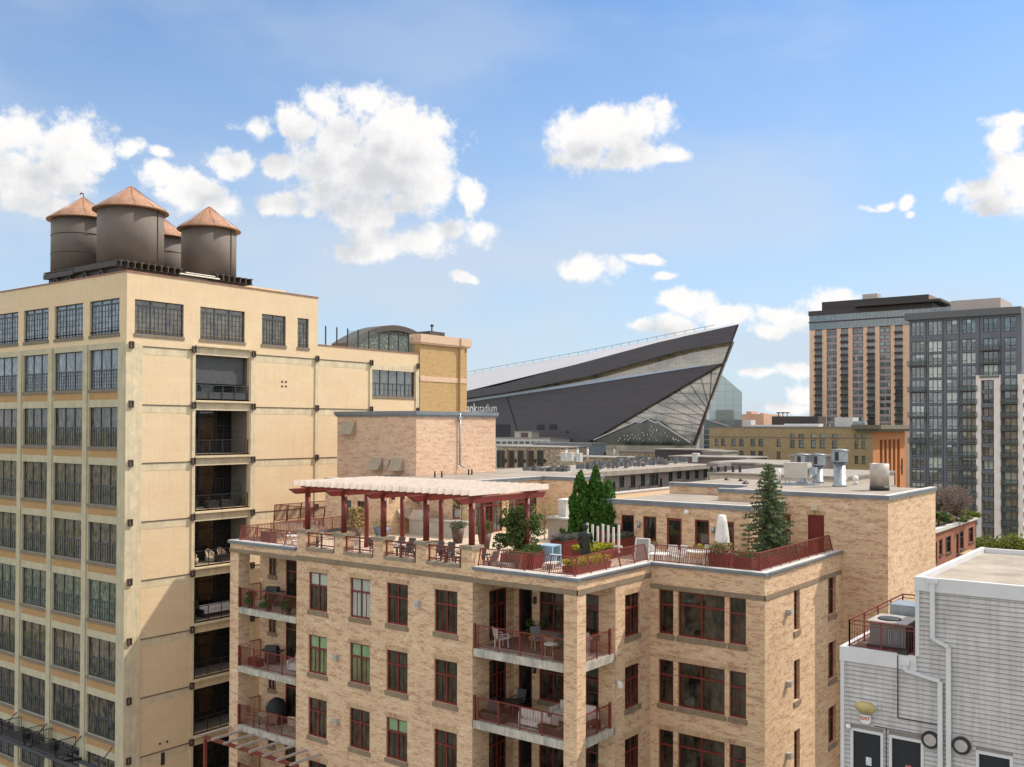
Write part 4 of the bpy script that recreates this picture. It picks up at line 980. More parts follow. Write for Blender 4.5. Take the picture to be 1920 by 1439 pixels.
# ------------------------------------------------------------------ planters, flowers, furniture
def planter(loc, L, Wd, h, lab, rz=0, mat_=None, taper=.06, plant=None, ph=.25, grp='red planter boxes', dens=900, size=.05, name='planter_box', soil=True, plab=None, shape='box'):
    t = thing(name, lab, 'planter', loc, rz, grp, local=True); q = MB()
    if shape == 'box':
        a, b = L/2-taper, Wd/2-taper; q.hexa([(-a, -b, 0), (a, -b, 0), (a, b, 0), (-a, b, 0)], [(-L/2, -Wd/2, h), (L/2, -Wd/2, h), (L/2, Wd/2, h), (-L/2, Wd/2, h)])
        part(q, 'box', mat_ or REDP, t); q = MB(); q.box(-L/2-.02, L/2+.02, -Wd/2-.02, -Wd/2+.03, h-.03, h+.03); q.box(-L/2-.02, L/2+.02, Wd/2-.03, Wd/2+.02, h-.03, h+.03); q.box(-L/2-.02, -L/2+.03, -Wd/2+.03, Wd/2-.03, h-.03, h+.03); q.box(L/2-.03, L/2+.02, -Wd/2+.03, Wd/2-.03, h-.03, h+.03); part(q, 'rim', mat_ or REDP, t)
    else:
        q.lathe([(L*.32, 0), (L*.5, h), (L*.46, h), (L*.44, h-.06)], 16); part(q, 'pot', mat_ or REDP, t)
    q = MB(); q.box(-L/2+.06, L/2-.06, -Wd/2+.06, Wd/2-.06, h-.05, h+.01) if shape == 'box' else q.lathe([(L*.44, h-.08), (L*.43, h-.05)], 16); part(q, 'soil', plain('potting_soil', (.05, .035, .025), .95), t)
    if plant:
        for k_, (pm, nn) in enumerate(plant):
            rg = np.random.default_rng(int(abs(loc[0]*100+loc[1]*10))+k_)
            p = np.stack([rg.uniform(-L/2, L/2, nn), rg.uniform(-Wd/2, Wd/2, nn), h+ph*rg.random(nn)**(1 if k_ == 0 else .5)], 1)
            foliage(t, 'plants' if k_ == 0 else 'flowers', pm, p, size, k_+1)
    return t
REDP = plain('red_planter_paint', (.17, .026, .019), .55, .12, 3); BRN = plain('brown_planter', (.09, .05, .035), .6, .2, 3)
FOLs = leafmat('herb_leaves', (.03, .06, .012), (.09, .14, .03), (.16, .2, .05), 3)
planter((40.15, 30.1, 26.7), .75, 1.3, .72, 'dark red planter box at the foot of the pine shrub, leftmost of three', plant=[(FOLs, 500)], grp=None)
planter((40.75, 29.45, 26.7), .8, .8, .68, 'dark red square planter between two others by the corner railing', plant=[(FOLs, 400)], grp=None)
planter((41.5, 29.9, 26.7), .8, .8, .75, 'dark red planter box right of the pine shrub beside the blue table', plant=[(FOLs, 300)], grp=None)
planter((45.3, 30.3, 26.7), 2.1, .9, 1.0, 'tall red planter with white purple flowers and dwarf evergreens', plant=[(FOLs, 1500), (FLPU, 1500)], ph=.3)
planter((45.3, 28.6, 26.7), 2.4, 1.3, .55, 'low red planter of yellow flowers behind the bronze statue', plant=[(FOLs, 1800), (FLYE, 3200)], ph=.32)
planter((48.0, 28.6, 26.7), 2.2, .8, .95, 'long dark red planter with dark purple flowers in front of the brick wall', plant=[(FOLs, 1100), (FLPU, 700)], ph=.3)
planter((48.7, 29.6, 26.7), 1.6, .8, 1.3, 'high red planter with green herbs at the foot of the columnar evergreens', plant=[(FOLs, 1500)], ph=.35)
planter((42.0, 26.9, 26.7), 3.2, .95, .30, 'low dark planter bed of yellow flowers around the bronze statue', plant=[(FOLs, 2200), (FLYE, 5200)], ph=.36, grp=None)
planter((44.5, 20.75, 26.7), .8, .95, 1.05, 'square red planter with dry grasses left of the two at the railing corner', plant=[(FOLs, 500), (STRAW, 500)], ph=.55, size=.07)
planter((44.6, 19.5, 26.7), .8, 1.0, .98, 'square red planter with thin twigs right of the two at the railing corner', plant=[(FOLs, 700)], ph=.3)
planter((47.6, 19.4, 26.7), 2.6, .8, .8, 'long red planter box lying along the right terrace railing', plant=[(FOLs, 1200)], ph=.2)
planter((51.0, 19.4, 26.7), 1.7, .8, .75, 'short red planter box behind the right railing near the steel door', plant=[(FOLs, 500)], ph=.15)
planter((46.6, 39.4, 26.7), .85, .85, .95, 'tapered brown pot with flowers behind the fourth pergola post', mat_=BRN, plant=[(FOLs, 700), (FLPU, 250)], ph=.4, shape='round', grp='tapered brown pots', name='flower_pot')
planter((45.4, 36.3, 26.7), .85, .85, .95, 'tapered brown pot with reddish shrubs right of the pergola posts', mat_=BRN, plant=[(FOLs, 900), (leafmat('reddish_leaves', (.1, .03, .02), (.25, .12, .07), (.3, .2, .1), 3), 500)], ph=.7, shape='round', grp='tapered brown pots', name='flower_pot')
planter((44.6, 46.3, 26.7), .7, .7, .75, 'brown pot with a tall tuft of dry ornamental grass', mat_=plain('clay_brown', (.16, .10, .07), .8), plant=[(STRAW, 1600)], ph=1.2, size=.16, shape='round', name='flower_pot', grp=None)
planter((45.9, 45.3, 26.7), 1.15, 1.15, .7, 'wide blue grey bowl planter beside the brick wall under the pergola', mat_=plain('blue_grey_glaze', (.14, .17, .22), .4), plant=[(STRAW, 300), (FOLs, 300)], ph=.4, shape='round', name='flower_pot', grp=None)
q = planter((38.2, 43.6, 26.7), .7, 1.0, .6, 'dark low planter with grasses behind the first parapet pier', mat_=DARK, plant=[(STRAW, 700)], ph=.7, size=.12, grp=None)
for (u, v, h, lab, sd_) in ((46.7, 39.2, 3.2, 'slim bare spring sapling with pale green buds behind the pergola', 21), (50.0, 38.2, 2.9, 'second bare sapling with reddish buds beside the glazed doors', 22), (50.6, 35.6, 2.2, 'low bare sapling left of the grey equipment box', 23)):
    t = thing('bare_sapling', lab, 'tree', (u, v, 27.2 if h > 3 else 26.8), local=True, group='budding saplings on the terrace'); rg = np.random.default_rng(sd_); q = MB(); q.tube((0, 0, 0), (.05, .03, h*.8), .03, .012, 5); pts = []
    for i in range(26):
        z = h*rg.uniform(.3, .85); a = rg.random()*6.28; L = rg.uniform(.3, .8); e = (L*math.cos(a), L*math.sin(a), z+L*.8); q.tube((.03, 0, z), e, .01, .004, 4); pts.append(np.array(e)+rg.normal(size=(18, 3))*.16)
    part(q, 'trunk', BARK, t); foliage(t, 'crown', leafmat('spring_buds', (.22, .2, .05), (.38, .36, .10), (.42, .30, .2), 2), np.concatenate(pts), .05, 3)

def chair(lab, loc, rz, grp, frame=None, seat=None, kind='metal'):
    t = thing('garden_chair', lab, 'chair', loc, rz, grp, local=True); fm = frame or DARK; sm = seat or CUSH
    for x, y in ((-.24, -.24), (.24, -.24), (-.24, .24), (.24, .24)):
        q = MB(); q.bar((x, y, 0), (x*.92, y*.92, .44), .035); part(q, 'leg', fm, t)
    q = MB(); q.box(-.27, .27, -.26, .26, .42, .48); part(q, 'seat', sm, t)
    q = MB(); q.hexa([(-.26, .24, .50), (.26, .24, .50), (.26, .28, .50), (-.26, .28, .50)], [(-.25, .38, 1.0), (.25, .38, 1.0), (.25, .42, 1.0), (-.25, .42, 1.0)]); part(q, 'backrest', sm, t)
    q = MB()
    for x in (-.29, .29): q.bar((x, -.22, .66), (x, .32, .68), .04, .03); q.bar((x, -.22, .45), (x, -.22, .66), .03)
    part(q, 'armrest', fm, t); return t
def table(lab, loc, rz, L, Wd, h, mat_, leg=None, round_=False, grp=None, name='garden_table'):
    t = thing(name, lab, 'table', loc, rz, grp, local=True); q = MB()
    if round_: q.lathe([(L/2, h-.04), (L/2, h)], 28)
    else: q.box(-L/2, L/2, -Wd/2, Wd/2, h-.05, h)
    part(q, 'tabletop', mat_, t)
    k = L/2*.6 if round_ else L/2-.08; k2 = k if round_ else Wd/2-.08
    for x, y in ((-k, -k2), (k, -k2), (-k, k2), (k, k2)):
        q = MB(); q.bar((x, y, 0), (x*.85, y*.85, h-.05), .045); part(q, 'leg', leg or mat_, t)
    return t
BLUE = plain('pale_blue_plastic', (.30, .44, .55), .5, .08, 3)
def bench_table(lab, loc, rz, L, Wd, h, m_, grp=None):
    t = thing('side_table', lab, 'table', loc, rz, grp, local=True); q = MB(); q.box(-L/2, L/2, -Wd/2, Wd/2, h-.07, h); part(q, 'tabletop', m_, t)
    for s in (-1, 1): q = MB(); q.hexa([(s*L/2, -Wd/2, 0), (s*(L/2-.12), -Wd/2, 0), (s*(L/2-.12), Wd/2, 0), (s*L/2, Wd/2, 0)], [(s*L/2, -Wd/2, h-.07), (s*(L/2-.12), -Wd/2, h-.07), (s*(L/2-.12), Wd/2, h-.07), (s*L/2, Wd/2, h-.07)]); part(q, 'side_panel', m_, t)
    return t
bench_table('pale blue moulded table beside the red planters on the terrace corner', (43.1, 30.0, 26.7), .1, 1.0, .9, .95, BLUE)
bench_table('pale blue moulded stool in front of the blue table', (41.9, 28.9, 26.7), .1, .7, .6, .62, BLUE)
table('small white table standing behind the corner railing below the blue stool', (41.2, 28.5, 26.7), .2, .9, .6, .35, WHITE)
# statue: long-coated bronze figure on a low plinth
stt = thing('bronze_statue', 'dark bronze statue of a standing figure in a long coat among yellow flowers', 'statue', (42.7, 27.45, 26.95), math.radians(-40), local=True)
SB = plain('dark_bronze', (.028, .033, .027), .42, .5, 5, metal=.5, streak=.3)
q = MB(); q.hexa([(-.3, -.3, -.2), (.3, -.3, -.2), (.3, .3, -.2), (-.3, .3, -.2)], [(-.24, -.24, .08), (.24, -.24, .08), (.24, .24, .08), (-.24, .24, .08)]); part(q, 'plinth', SB, stt)
q = MB(); N_ = 18; stt.scale = (1.22, 1.2, 1.0)
def ring(z, rx, ry, ox=0, oy=0, fold=0): return [(ox+rx*(1+fold*math.sin(i*6.283/N_*6))*math.cos(6.283*i/N_), oy+ry*(1+fold*math.sin(i*6.283/N_*6))*math.sin(6.283*i/N_), z) for i in range(N_)]
rings = [ring(.42, .23, .20, 0, 0, .1), ring(.60, .225, .195, 0, 0, .09), ring(.9, .21, .175, 0, 0, .05), ring(1.12, .20, .16, 0, 0, .02), ring(1.30, .225, .155), ring(1.48, .25, .15), ring(1.55, .20, .12), ring(1.60, .10, .09), ring(1.645, .060, .065), ring(1.70, .062, .072, 0, -.01), ring(1.76, .10, .11, 0, -.015), ring(1.85, .115, .13, 0, -.015), ring(1.92, .085, .10, 0, -.01), ring(1.97, .045, .055, 0, -.01), ring(1.985, .005, .005, 0, -.01)]
k0 = 0
for r_ in rings: q.v += r_
for j in range(len(rings)-1):
    for i in range(N_): q.f.append((j*N_+i, j*N_+(i+1) % N_, (j+1)*N_+(i+1) % N_, (j+1)*N_+i)); q.mi.append(0); q.sm.append(True)
for s in (-1, 1):
    q.tube((s*.10, 0, .08), (s*.11, 0, .5), .06, .085, 10); q.hexa([(s*.1-.05, -.2, .08), (s*.1+.05, -.2, .08), (s*.1+.05, .08, .08), (s*.1-.05, .08, .08)], [(s*.1-.04, -.16, .14), (s*.1+.04, -.16, .14), (s*.1+.04, .06, .16), (s*.1-.04, .06, .16)])
    q.tube((s*.235, 0, 1.50), (s*.30, .02, 1.18), .075, .062, 10); q.ball((s*.235, 0, 1.50), .078, 10); q.tube((s*.30, .02, 1.18), (s*.27, -.06, .92), .062, .045, 10); q.ball((s*.30, .02, 1.18), .063, 10)
    q.ball((s*.265, -.075, .86), .05, 8, sq=(.7, 1, 1.3))
    for f_ in range(4): q.tube((s*.265-.03+.02*f_, -.09, .83), (s*.265-.03+.02*f_, -.10, .755-.01*(f_ in (1, 2))), .011, .008, 5)
    q.tube((s*.23, -.09, .86), (s*.225, -.115, .80), .012, .009, 5); q.ball((s*.098, -.015, 1.85), .022, 6, sq=(.5, 1, 1.4))
q.ball((0, -.135, 1.845), .018, 6, sq=(.8, 1.2, 1.5)); q.box(-.03, .03, -.128, -.118, 1.80, 1.806)
part(q, 'figure', SB, stt)
q = MB(); q.ball((0, .005, 1.90), .135, 12, sq=(.95, 1.05, .85)); part(q, 'hair', SB, stt)
# white slat trellis behind the statue
tl = thing('white_trellis', 'row of white painted upright slats behind the bronze statue', 'trellis', (45.8, 28.0, 26.7))
for i in range(7):
    y = 29.85-.33*i; q = MB(); q.box(46.6+.02*i, 46.66+.02*i, y-.06, y+.06, 27.0, 28.55-.07*(i % 3)); part(q, 'slat', WHITE, tl)
q = MB(); q.box(46.80, 46.86, 27.7, 30.0, 27.3, 27.4); part(q, 'rail', WHITE, tl)
# folded white garden furniture at the inner corner
for i, (u, v, lab) in enumerate(((46.5, 25.3, 'white garden chair nearest the inner railing corner'), (47.1, 24.7, 'white garden chair right of the other in the inner corner'))):
    chair(lab, (u, v, 26.7), 1.0+i, 'white garden chairs', WHITE, WHITE)
table('white lattice garden table in the inner corner of the terrace', (45.9, 24.9, 26.7), .3, .9, .9, .62, WHITE)
q = MB(); q.hexa([(0, -.35, .0), (.05, -.35, 0), (.05, .35, 0), (0, .35, 0)], [(.25, -.35, 1.15), (.30, -.35, 1.15), (.30, .35, 1.15), (.25, .35, 1.15)])
sc_ = thing('leaning_screen', 'grey mesh sunlounger back with white frame standing by the wall', 'lounger', (46.5, 26.3, 26.7), .2, local=True); part(q, 'mesh_panel', plain('grey_mesh', (.28, .28, .28), .7), sc_)
q = MB()
for y in (-.38, .38): q.bar((0, y, 0), (.27, y, 1.2), .06)
q.bar((.27, -.38, 1.2), (.27, .38, 1.2), .06); part(q, 'frame', WHITE, sc_)
table('round white tablecloth table with flowers on the right terrace', (47.3, 23.2, 26.7), 0, 1.5, 1.5, .74, WHITE, round_=True)
bushy((47.3, 23.2, 27.44), .35, .3, 'low bowl of yellow green flowers on the round white table', 'flower_bowl', 'flowers', FLYE, 700, .05, 0, clumps=8)
for i, (a, lab) in enumerate(((.3, 'white wire chair left of the round white table'), (2.2, 'white wire chair behind the round white table'), (-1.9, 'white wire chair right of the round white table'))):
    chair(lab, (47.3-1.15*math.sin(a+2.6), 23.2+1.15*math.cos(a+2.6), 26.7), a, 'white wire chairs', WHITE, plain('white_wire', (.6, .58, .55), .6))
um = thing('covered_parasol', 'closed parasol under a white fabric cover by the terrace wall', 'parasol', (47.6, 22.1, 26.7), .2, local=True); um.scale = (1.3, 1.3, 1.0)
q = MB(); rr = [(.50, .42), (.44, .7), (.40, 1.2), (.33, 1.8), (.27, 2.3), (.22, 2.62), (.14, 2.68)]
k0 = len(q.v)
for r_, z in rr:
    for i in range(14): q.v.append((r_*(1+.07*math.sin(i*2.7+z*2))*math.cos(6.283*i/14), r_*.72*(1+.07*math.sin(i*2.7+z*2))*math.sin(6.283*i/14), z))
for j in range(len(rr)-1):
    for i in range(14): q.f.append((j*14+i, j*14+(i+1) % 14, (j+1)*14+(i+1) % 14, (j+1)*14+i)); q.mi.append(0); q.sm.append(True)
q.f.append(tuple((len(rr)-1)*14+i for i in range(14))); q.mi.append(0); q.sm.append(False)
part(q, 'fabric_cover', plain('white_canvas', (.72, .68, .64), .85, .1, 2, bump=.4), um); q = MB(); q.tube((0, 0, 0), (0, 0, .6), .04); q.lathe([(.35, 0), (.35, .08)], 16); part(q, 'pole_base', DARK, um)
# pergola dining sets: table plus chairs in each bay
for i, (u, v, n_, lab) in enumerate(((39.3, 38.0, 4, 'second parapet bay from the left'), (39.2, 35.0, 4, 'third parapet bay from the left'), (39.0, 31.9, 3, 'fourth parapet bay from the left'))):
    table('long dark patio table behind the '+lab, (u, v, 26.7), 0, .9, 1.6, .74, DARK if i else plain('white_laminate', (.62, .58, .52), .5), DARK)
    for k, (du, dv, rz) in enumerate(((-.1, 1.15, 0), (-.1, -1.15, math.pi), (.85, .4, -math.pi/2), (.85, -.4, -math.pi/2))[:n_]):
        chair('dark sling chair %s the table, %s' % (('left of', 'right of', 'far left of', 'far right of')[k], lab), (u+du, v+dv, 26.7), rz, 'patio chairs under the pergola', DARK, plain('sling_fabric', (.12, .10, .09), .8))
chair('pale slatted patio chair behind the first parapet bay from the left', (39.2, 41.0, 26.7), 2.6, None, WHITE, WHITE)
q = MB(); q.box(-.3, .3, -.35, .35, 0, .55); cu = thing('patio_sofa', 'grey cushioned patio sofa beside the last pergola pier', 'sofa', (38.3, 29.3, 26.7), local=True); part(q, 'seat', CUSH, cu); q = MB(); q.hexa([(.3, -.6, .2), (.45, -.6, .2), (.45, .6, .2), (.3, .6, .2)], [(.4, -.6, .95), (.5, -.6, .95), (.5, .6, .95), (.4, .6, .95)]); part(q, 'backrest', BRN, cu)
# wrought chairs at the far left corner
for i, (u, v, lab) in enumerate(((38.6, 45.2, 'white wrought garden chair behind the left corner railing'), (39.3, 44.2, 'white wrought garden chair next to the first parapet pier'))): chair(lab, (u, v, 26.7), 1+i*2, 'white wrought chairs', WHITE, WHITE)
table('white wrought iron garden table in the left corner of the terrace', (39.0, 46.0, 26.7), 0, .9, .9, .7, WHITE, round_=True)
q = MB(); q.box(-.3, .3, -.4, .4, 0, .9); bx_ = thing('storage_box', 'dark red brown storage box behind the left corner railing', 'box', (38.1, 47.1, 26.7), local=True); part(q, 'body', plain('purple_brown', (.10, .05, .05), .6), bx_); q = MB(); q.box(-.32, .32, -.42, .42, .9, .95); part(q, 'lid', plain('purple_brown', (.10, .05, .05), .6), bx_)
# outdoor kitchen
ki = thing('outdoor_kitchen', 'pale stone outdoor kitchen counter with a stainless grill beneath the pergola', 'kitchen counter', (49.0, 44.0, 26.7))
q = MB(); q.box(48.5, 49.4, 40.6, 45.3, 26.7, 27.7); part(q, 'cabinet', plain('pale_limestone', (.42, .38, .32), .8, .12), ki); q = MB(); q.box(48.42, 49.48, 40.5, 44.0, 27.702, 27.78); part(q, 'worktop', plain('worktop_stone', (.36, .33, .28), .5, .1), ki)
q = MB(); q.box(48.4, 49.4, 44.02, 45.35, 27.702, 27.95); q.hexa([(48.5, 44.1, 27.95), (49.35, 44.1, 27.95), (49.35, 45.25, 27.95), (48.5, 45.25, 27.95)], [(48.75, 44.2, 28.35), (49.3, 44.2, 28.35), (49.3, 45.15, 28.35), (48.75, 45.15, 28.35)]); part(q, 'grill_hood', STAIN, ki)
# grey equipment box with chimney
eb = thing('equipment_housing', 'grey rendered rooftop equipment box with a small white chimney on top', 'equipment box', (51.4, 35.9, 26.7))
bt_ = P(1027, 972, X=51.4)[2]
q = MB(); q.box(51.4, 54.5, 33.0, 35.9, 26.7, bt_); part(q, 'body', plain('grey_stucco', (.36, .31, .26), .85, .08), eb); q = MB(); q.box(51.3, 54.6, 32.9, 36.0, bt_, bt_+.1); part(q, 'cap', CAPT, eb)
c0 = P(1047, 965, X=51.9); c1 = P(1061, 952, X=51.9)
q = MB(); q.box(51.9, 53.0, c1[1], c0[1], bt_+.1, bt_+1.15); part(q, 'chimney', plain('white_metal_flue', (.55, .52, .48), .6), eb); q = MB(); q.box(51.85, 53.05, c1[1]-.05, c0[1]+.05, bt_+1.15, bt_+1.22); part(q, 'chimney_cap', WHITE, eb)

# ------------------------------------------------------------------ roof equipment on the tower roof
def stack(u, v, h, r, hr, hh, lab):
    t = thing('roof_ventilator', lab, 'ventilator', (u, v, 30.22), group='ventilators on the tower roof', local=True)
    q = MB(); q.lathe([(r*1.25, 0), (r*1.1, .15), (r, .16), (r, h-hh)], 16); part(q, 'duct', GALV, t)
    q = MB()
    for i in range(8):
        a = 6.283*i/8; b = a+6.283/8; q.poly([(hr*math.cos(a), hr*math.sin(a), h-hh), (hr*math.cos(b), hr*math.sin(b), h-hh), (hr*math.cos(b), hr*math.sin(b), h-.06), (hr*math.cos(a), hr*math.sin(a), h-.06)])
    part(q, 'louvre_head', GALV, t); q = MB(); q.lathe([(hr, h-hh-.01), (hr*.2, h-hh-.02)], 8); q.lathe([(hr*1.12, h-.07), (hr*1.12, h-.03), (hr*.3, h+.05), (.01, h+.06)], 16); part(q, 'lid', CAP, t)
    q = MB(); q.box(-hr-.01, -hr+.02, -.12, .12, h-hh+.08, h-.14); part(q, 'opening', DARK, t)
stack(62.28, 20.84, 2.35, .37, .54, .78, 'tallest galvanised ventilator, octagonal head, right of centre on the roof')
stack(67.1-2.2, 24.3, 1.95, .32, .5, .75, 'left one of the two shorter galvanised ventilators behind the condenser')
stack(65.3, 23.3, 1.95, .32, .5, .75, 'right one of the two shorter galvanised ventilators behind the condenser')
t = thing('duct_drum', 'squat grey cylindrical duct with black base at the roof corner', 'duct', (60.02, 17.69, 30.22), local=True); q = MB(); q.lathe([(.55, .25), (.55, 1.6), (.45, 1.62), (.40, 1.3)], 24); part(q, 'drum', plain('dull_zinc', (.42, .37, .32), .5, .2, 2, metal=.3), t); q = MB(); q.lathe([(.57, 0), (.57, .26)], 24); part(q, 'base', DARK, t)
for (u, v, lab) in ((63.9, 21.1, 'left small white turbine vent beside the tall ventilator'), (65.0, 20.7, 'right small white turbine vent beside the tall ventilator')):
    t = thing('turbine_vent', lab, 'vent', (u, v, 30.22), group='white turbine vents', local=True); q = MB(); q.lathe([(.14, 0), (.14, .25)], 12); part(q, 'neck', WHITE, t); q = MB(); q.ball((0, 0, .4), .2, 12); part(q, 'turbine', WHITE, t)
t = thing('roof_condenser', 'pale boxy condenser unit on a steel frame on the tower roof', 'condenser', (62.6, 23.6, 30.22), local=True)
q = MB(); q.box(-.4, .4, -.7, .9, .45, 1.45); part(q, 'casing', plain('pale_casing', (.5, .46, .4), .5, .1), t); q = MB()
for x in (-.35, .35):
    for y in (-.95, -.3, .8): q.bar((x, y, 0), (x, y, .45), .05)
q.box(-.45, .45, -1.2, .95, 0, .1); q.box(-.3, .2, -1.15, -.75, .7, 1.15); part(q, 'frame', GALV, t)
q = MB(); q.tube((-.1, .98, .35), (-.1, 1.0, .35), .01)
t = thing('white_flue', 'short white bent flue pipe left of the roof condenser', 'flue', (62.6, 25.0, 30.22), local=True); q = MB(); q.tube((0, 0, 0), (0, 0, 1.0), .14, n=12); q.tube((0, 0, .15), (-.1, .6, .12), .12, n=12); part(q, 'pipe', WHITE, t)
for (u, v, dl) in ((64.5, 29.6, 'leftmost and farthest of the black ones'), (64.0, 28.3, 'second from the left'), (60.8, 26.6, 'nearest the roof step'), (61.7, 26.9, 'middle of the near group'), (62.8, 26.4, 'closest to the spruce top')):
    t = thing('roof_drain', 'small black roof drain cap, '+dl, 'roof drain', (u, v, 30.22), group='black roof drain caps', local=True); q = MB(); q.lathe([(.22, 0), (.15, .08), (.06, .2)], 8); part(q, 'cap', DARK, t); q = MB(); q.tube((0, 0, 0), (.25, .1, .1), .04); part(q, 'pipe', DARK, t)

# ------------------------------------------------------------------ loggia furniture
def sofa(lab, loc, rz, L, fab, base=None, grp=None):
    t = thing('outdoor_sofa', lab, 'sofa', loc, rz, grp, local=True)
    q = MB(); q.box(-L/2, L/2, -.38, .38, .06, .3); part(q, 'base', base or fab, t)
    n = max(1, round(L/.7))
    for i in range(n):
        a = -L/2+.1+(L-.2)*i/n; q = MB(); q.box(a+.01, a+(L-.2)/n-.01, -.36, .25, .3, .45); part(q, 'seat_cushion', fab, t)
        q = MB(); q.hexa([(a+.01, .2, .45), (a+(L-.2)/n-.01, .2, .45), (a+(L-.2)/n-.01, .36, .45), (a+.01, .36, .45)], [(a+.02, .28, .85), (a+(L-.2)/n-.02, .28, .85), (a+(L-.2)/n-.02, .40, .85), (a+.02, .40, .85)]); part(q, 'back_cushion', fab, t)
    for s in (-1, 1): q = MB(); q.box(s*L/2-.06, s*L/2+.06, -.38, .38, .06, .62); part(q, 'armrest', base or fab, t)
    return t
def grill(lab, loc, rz, m_=None, grp=None, lid=None):
    t = thing('barbecue_grill', lab, 'grill', loc, rz, grp, local=True); m_ = m_ or DARK
    q = MB(); q.box(-.38, .38, -.26, .26, .12, .8); part(q, 'cabinet', m_, t)
    q = MB(); q.hexa([(-.38, -.28, .82), (.38, -.28, .82), (.38, .28, .82), (-.38, .28, .82)], [(-.36, -.12, 1.12), (.36, -.12, 1.12), (.36, .24, 1.12), (-.36, .24, 1.12)]); part(q, 'lid', lid or m_, t)
    for s in (-1, 1): q = MB(); q.box(s*.39, s*.70, -.22, .22, .80, .85); part(q, 'side_shelf', m_, t)
    q = MB(); q.bar((-.3, -.31, .95), (.3, -.31, .95), .03); part(q, 'handle', STAIN, t)
    for s in (-1, 1): q = MB(); q.tube((s*.34, -.2, .07), (s*.38, -.2, .07), .07, n=10); part(q, 'wheel', DARK, t)
    return t
def potplant(lab, loc, h, r, m_=None, pot=None, grp=None, seed=1, n=500):
    t = thing('potted_plant', lab, 'plant', loc, group=grp, local=True); q = MB(); q.lathe([(.13, 0), (.19, .3), (.17, .3), (.16, .26)], 12); part(q, 'pot', pot or BRN, t)
    rg = np.random.default_rng(seed); p = np.concatenate([spray(rg, n//6, (rg.normal()*r*.4, rg.normal()*r*.4, .35+h*rg.random()*.8), (r*.5, r*.5, h*.25)) for _ in range(6)])
    foliage(t, 'leaves', m_ or FOLs, p, .07, seed); return t
Z1, Z2, Z3 = 23.28, 19.81, 16.34
WHF = plain('white_outdoor_fabric', (.62, .55, .50), .9, .06); WD = plain('light_wood', (.45, .26, .10), .6, .2, 4)
# upper corner loggia
chair('small white wire chair at the left end of the top corner loggia', (37.6, 29.0, Z1), 1.2, None, WHITE, plain('white_wire', (.6, .58, .55), .6))
chair('wooden framed lounge chair in the middle of the top corner loggia', (38.4, 27.4, Z1), -.6, None, WD, CUSH)
sofa('grey cushioned sofa at the back of the top corner loggia', (39.35, 26.0, Z1), -math.pi/2, 1.6, CUSH)
table('small round white table on the top corner loggia', (37.7, 26.1, Z1), 0, .75, .75, .55, WHITE, WD, True)
potplant('leafy plant in a yellow brown pot against the loggia back wall', (39.5, 28.55, Z1), .8, .4, FOLs, WD, seed=3)
planter((37.2, 25.1, Z1), .5, .9, .5, 'small planter with green plants beside the corner column of the top loggia', mat_=BRN, plant=[(FOLs, 500)], ph=.4, grp=None)
grill('stainless steel grill on the right side of the top corner loggia', (38.1, 24.75, Z1), math.pi, STAIN, lid=STAIN)
# second corner loggia
table('round dark glass table on the second corner loggia', (38.3, 28.9, Z2), 0, 1.1, 1.1, .72, DARK, STEEL, True)
for k, (du, dv, rz, l) in enumerate(((-.85, .3, 1.9, 'left front'), (.9, .3, -1.6, 'far'), (.1, .95, 0, 'left rear'))): chair('dark patio chair on the %s side of the round glass table' % l, (38.3+du, 28.9+dv, Z2), rz, 'chairs round the glass table', DARK, plain('dark_sling', (.08, .08, .09), .7))
sofa('low beige sofa with its back to the railing on the second corner loggia', (37.75, 26.9, Z2), math.pi/2, 1.7, WHF)
sofa('long beige sofa along the back wall of the second corner loggia', (39.3, 25.9, Z2), -math.pi/2, 2.2, WHF)
planter((37.1, 29.1, Z2), .4, 1.5, .35, 'low brown planter box at the left railing of the second corner loggia', mat_=BRN, plant=[(FOLs, 200)], ph=.08, grp=None)
planter((37.1, 25.6, Z2), .4, 1.5, .35, 'low brown planter box near the corner column of the second loggia', mat_=BRN, plant=[(FOLs, 200)], ph=.08, grp=None)
q = thing('slatted_bench', 'dark slatted bench in the side opening of the second corner loggia', 'bench', (38.6, 24.55, Z2), 0, local=True); m2 = MB()
for i in range(4): m2.box(-.7, .7, -.2+.11*i, -.11+.11*i, .36, .4)
part(m2, 'seat', BRN, q)
for x in (-.6, .6): m2 = MB(); m2.box(x-.04, x+.04, -.2, .22, 0, .36); part(m2, 'leg', BRN, q)
# third corner loggia
for v, l in ((29.2, 'left'), (26.9, 'right')): chair('pale chair on the %s of the third corner loggia' % l, (37.9, v, Z3), 1.4, 'pale chairs on the third corner loggia', STEEL, plain('pale_sling', (.45, .42, .38), .8))
table('white topped table on the third corner loggia', (38.4, 28.0, Z3), 0, 1.0, 1.0, .7, WHITE, DARK)
# left loggias
Y1_, Y2_, Y3_ = 23.2, 19.73, 16.26
for i, (v, l) in enumerate(((47.3, 'left'), (45.6, 'middle'), (43.9, 'right'))): potplant('bushy green plant at the %s of the top left loggia railing' % l, (36.95, v, Y1_), .75, .45, FOLs, grp='plants along the top left loggia railing', seed=20+i, n=900)
grill('black barbecue grill at the back of the top left loggia', (38.3, 46.9, Y1_), 2.0)
chair('grey chair nearest the grill on the top left loggia', (38.0, 45.9, Y1_), 2.2, 'grey chairs on the top left loggia', DARK, CUSH); chair('grey chair at the right of the top left loggia', (37.9, 43.9, Y1_), -.8, 'grey chairs on the top left loggia', DARK, plain('pale_sling', (.45, .42, .38), .8))
table('dark round table on the top left loggia', (37.9, 44.9, Y1_), 0, .9, .9, .7, DARK, DARK, True)
grill('black barbecue grill on the second left loggia', (38.1, 46.7, Y2_), 2.0)
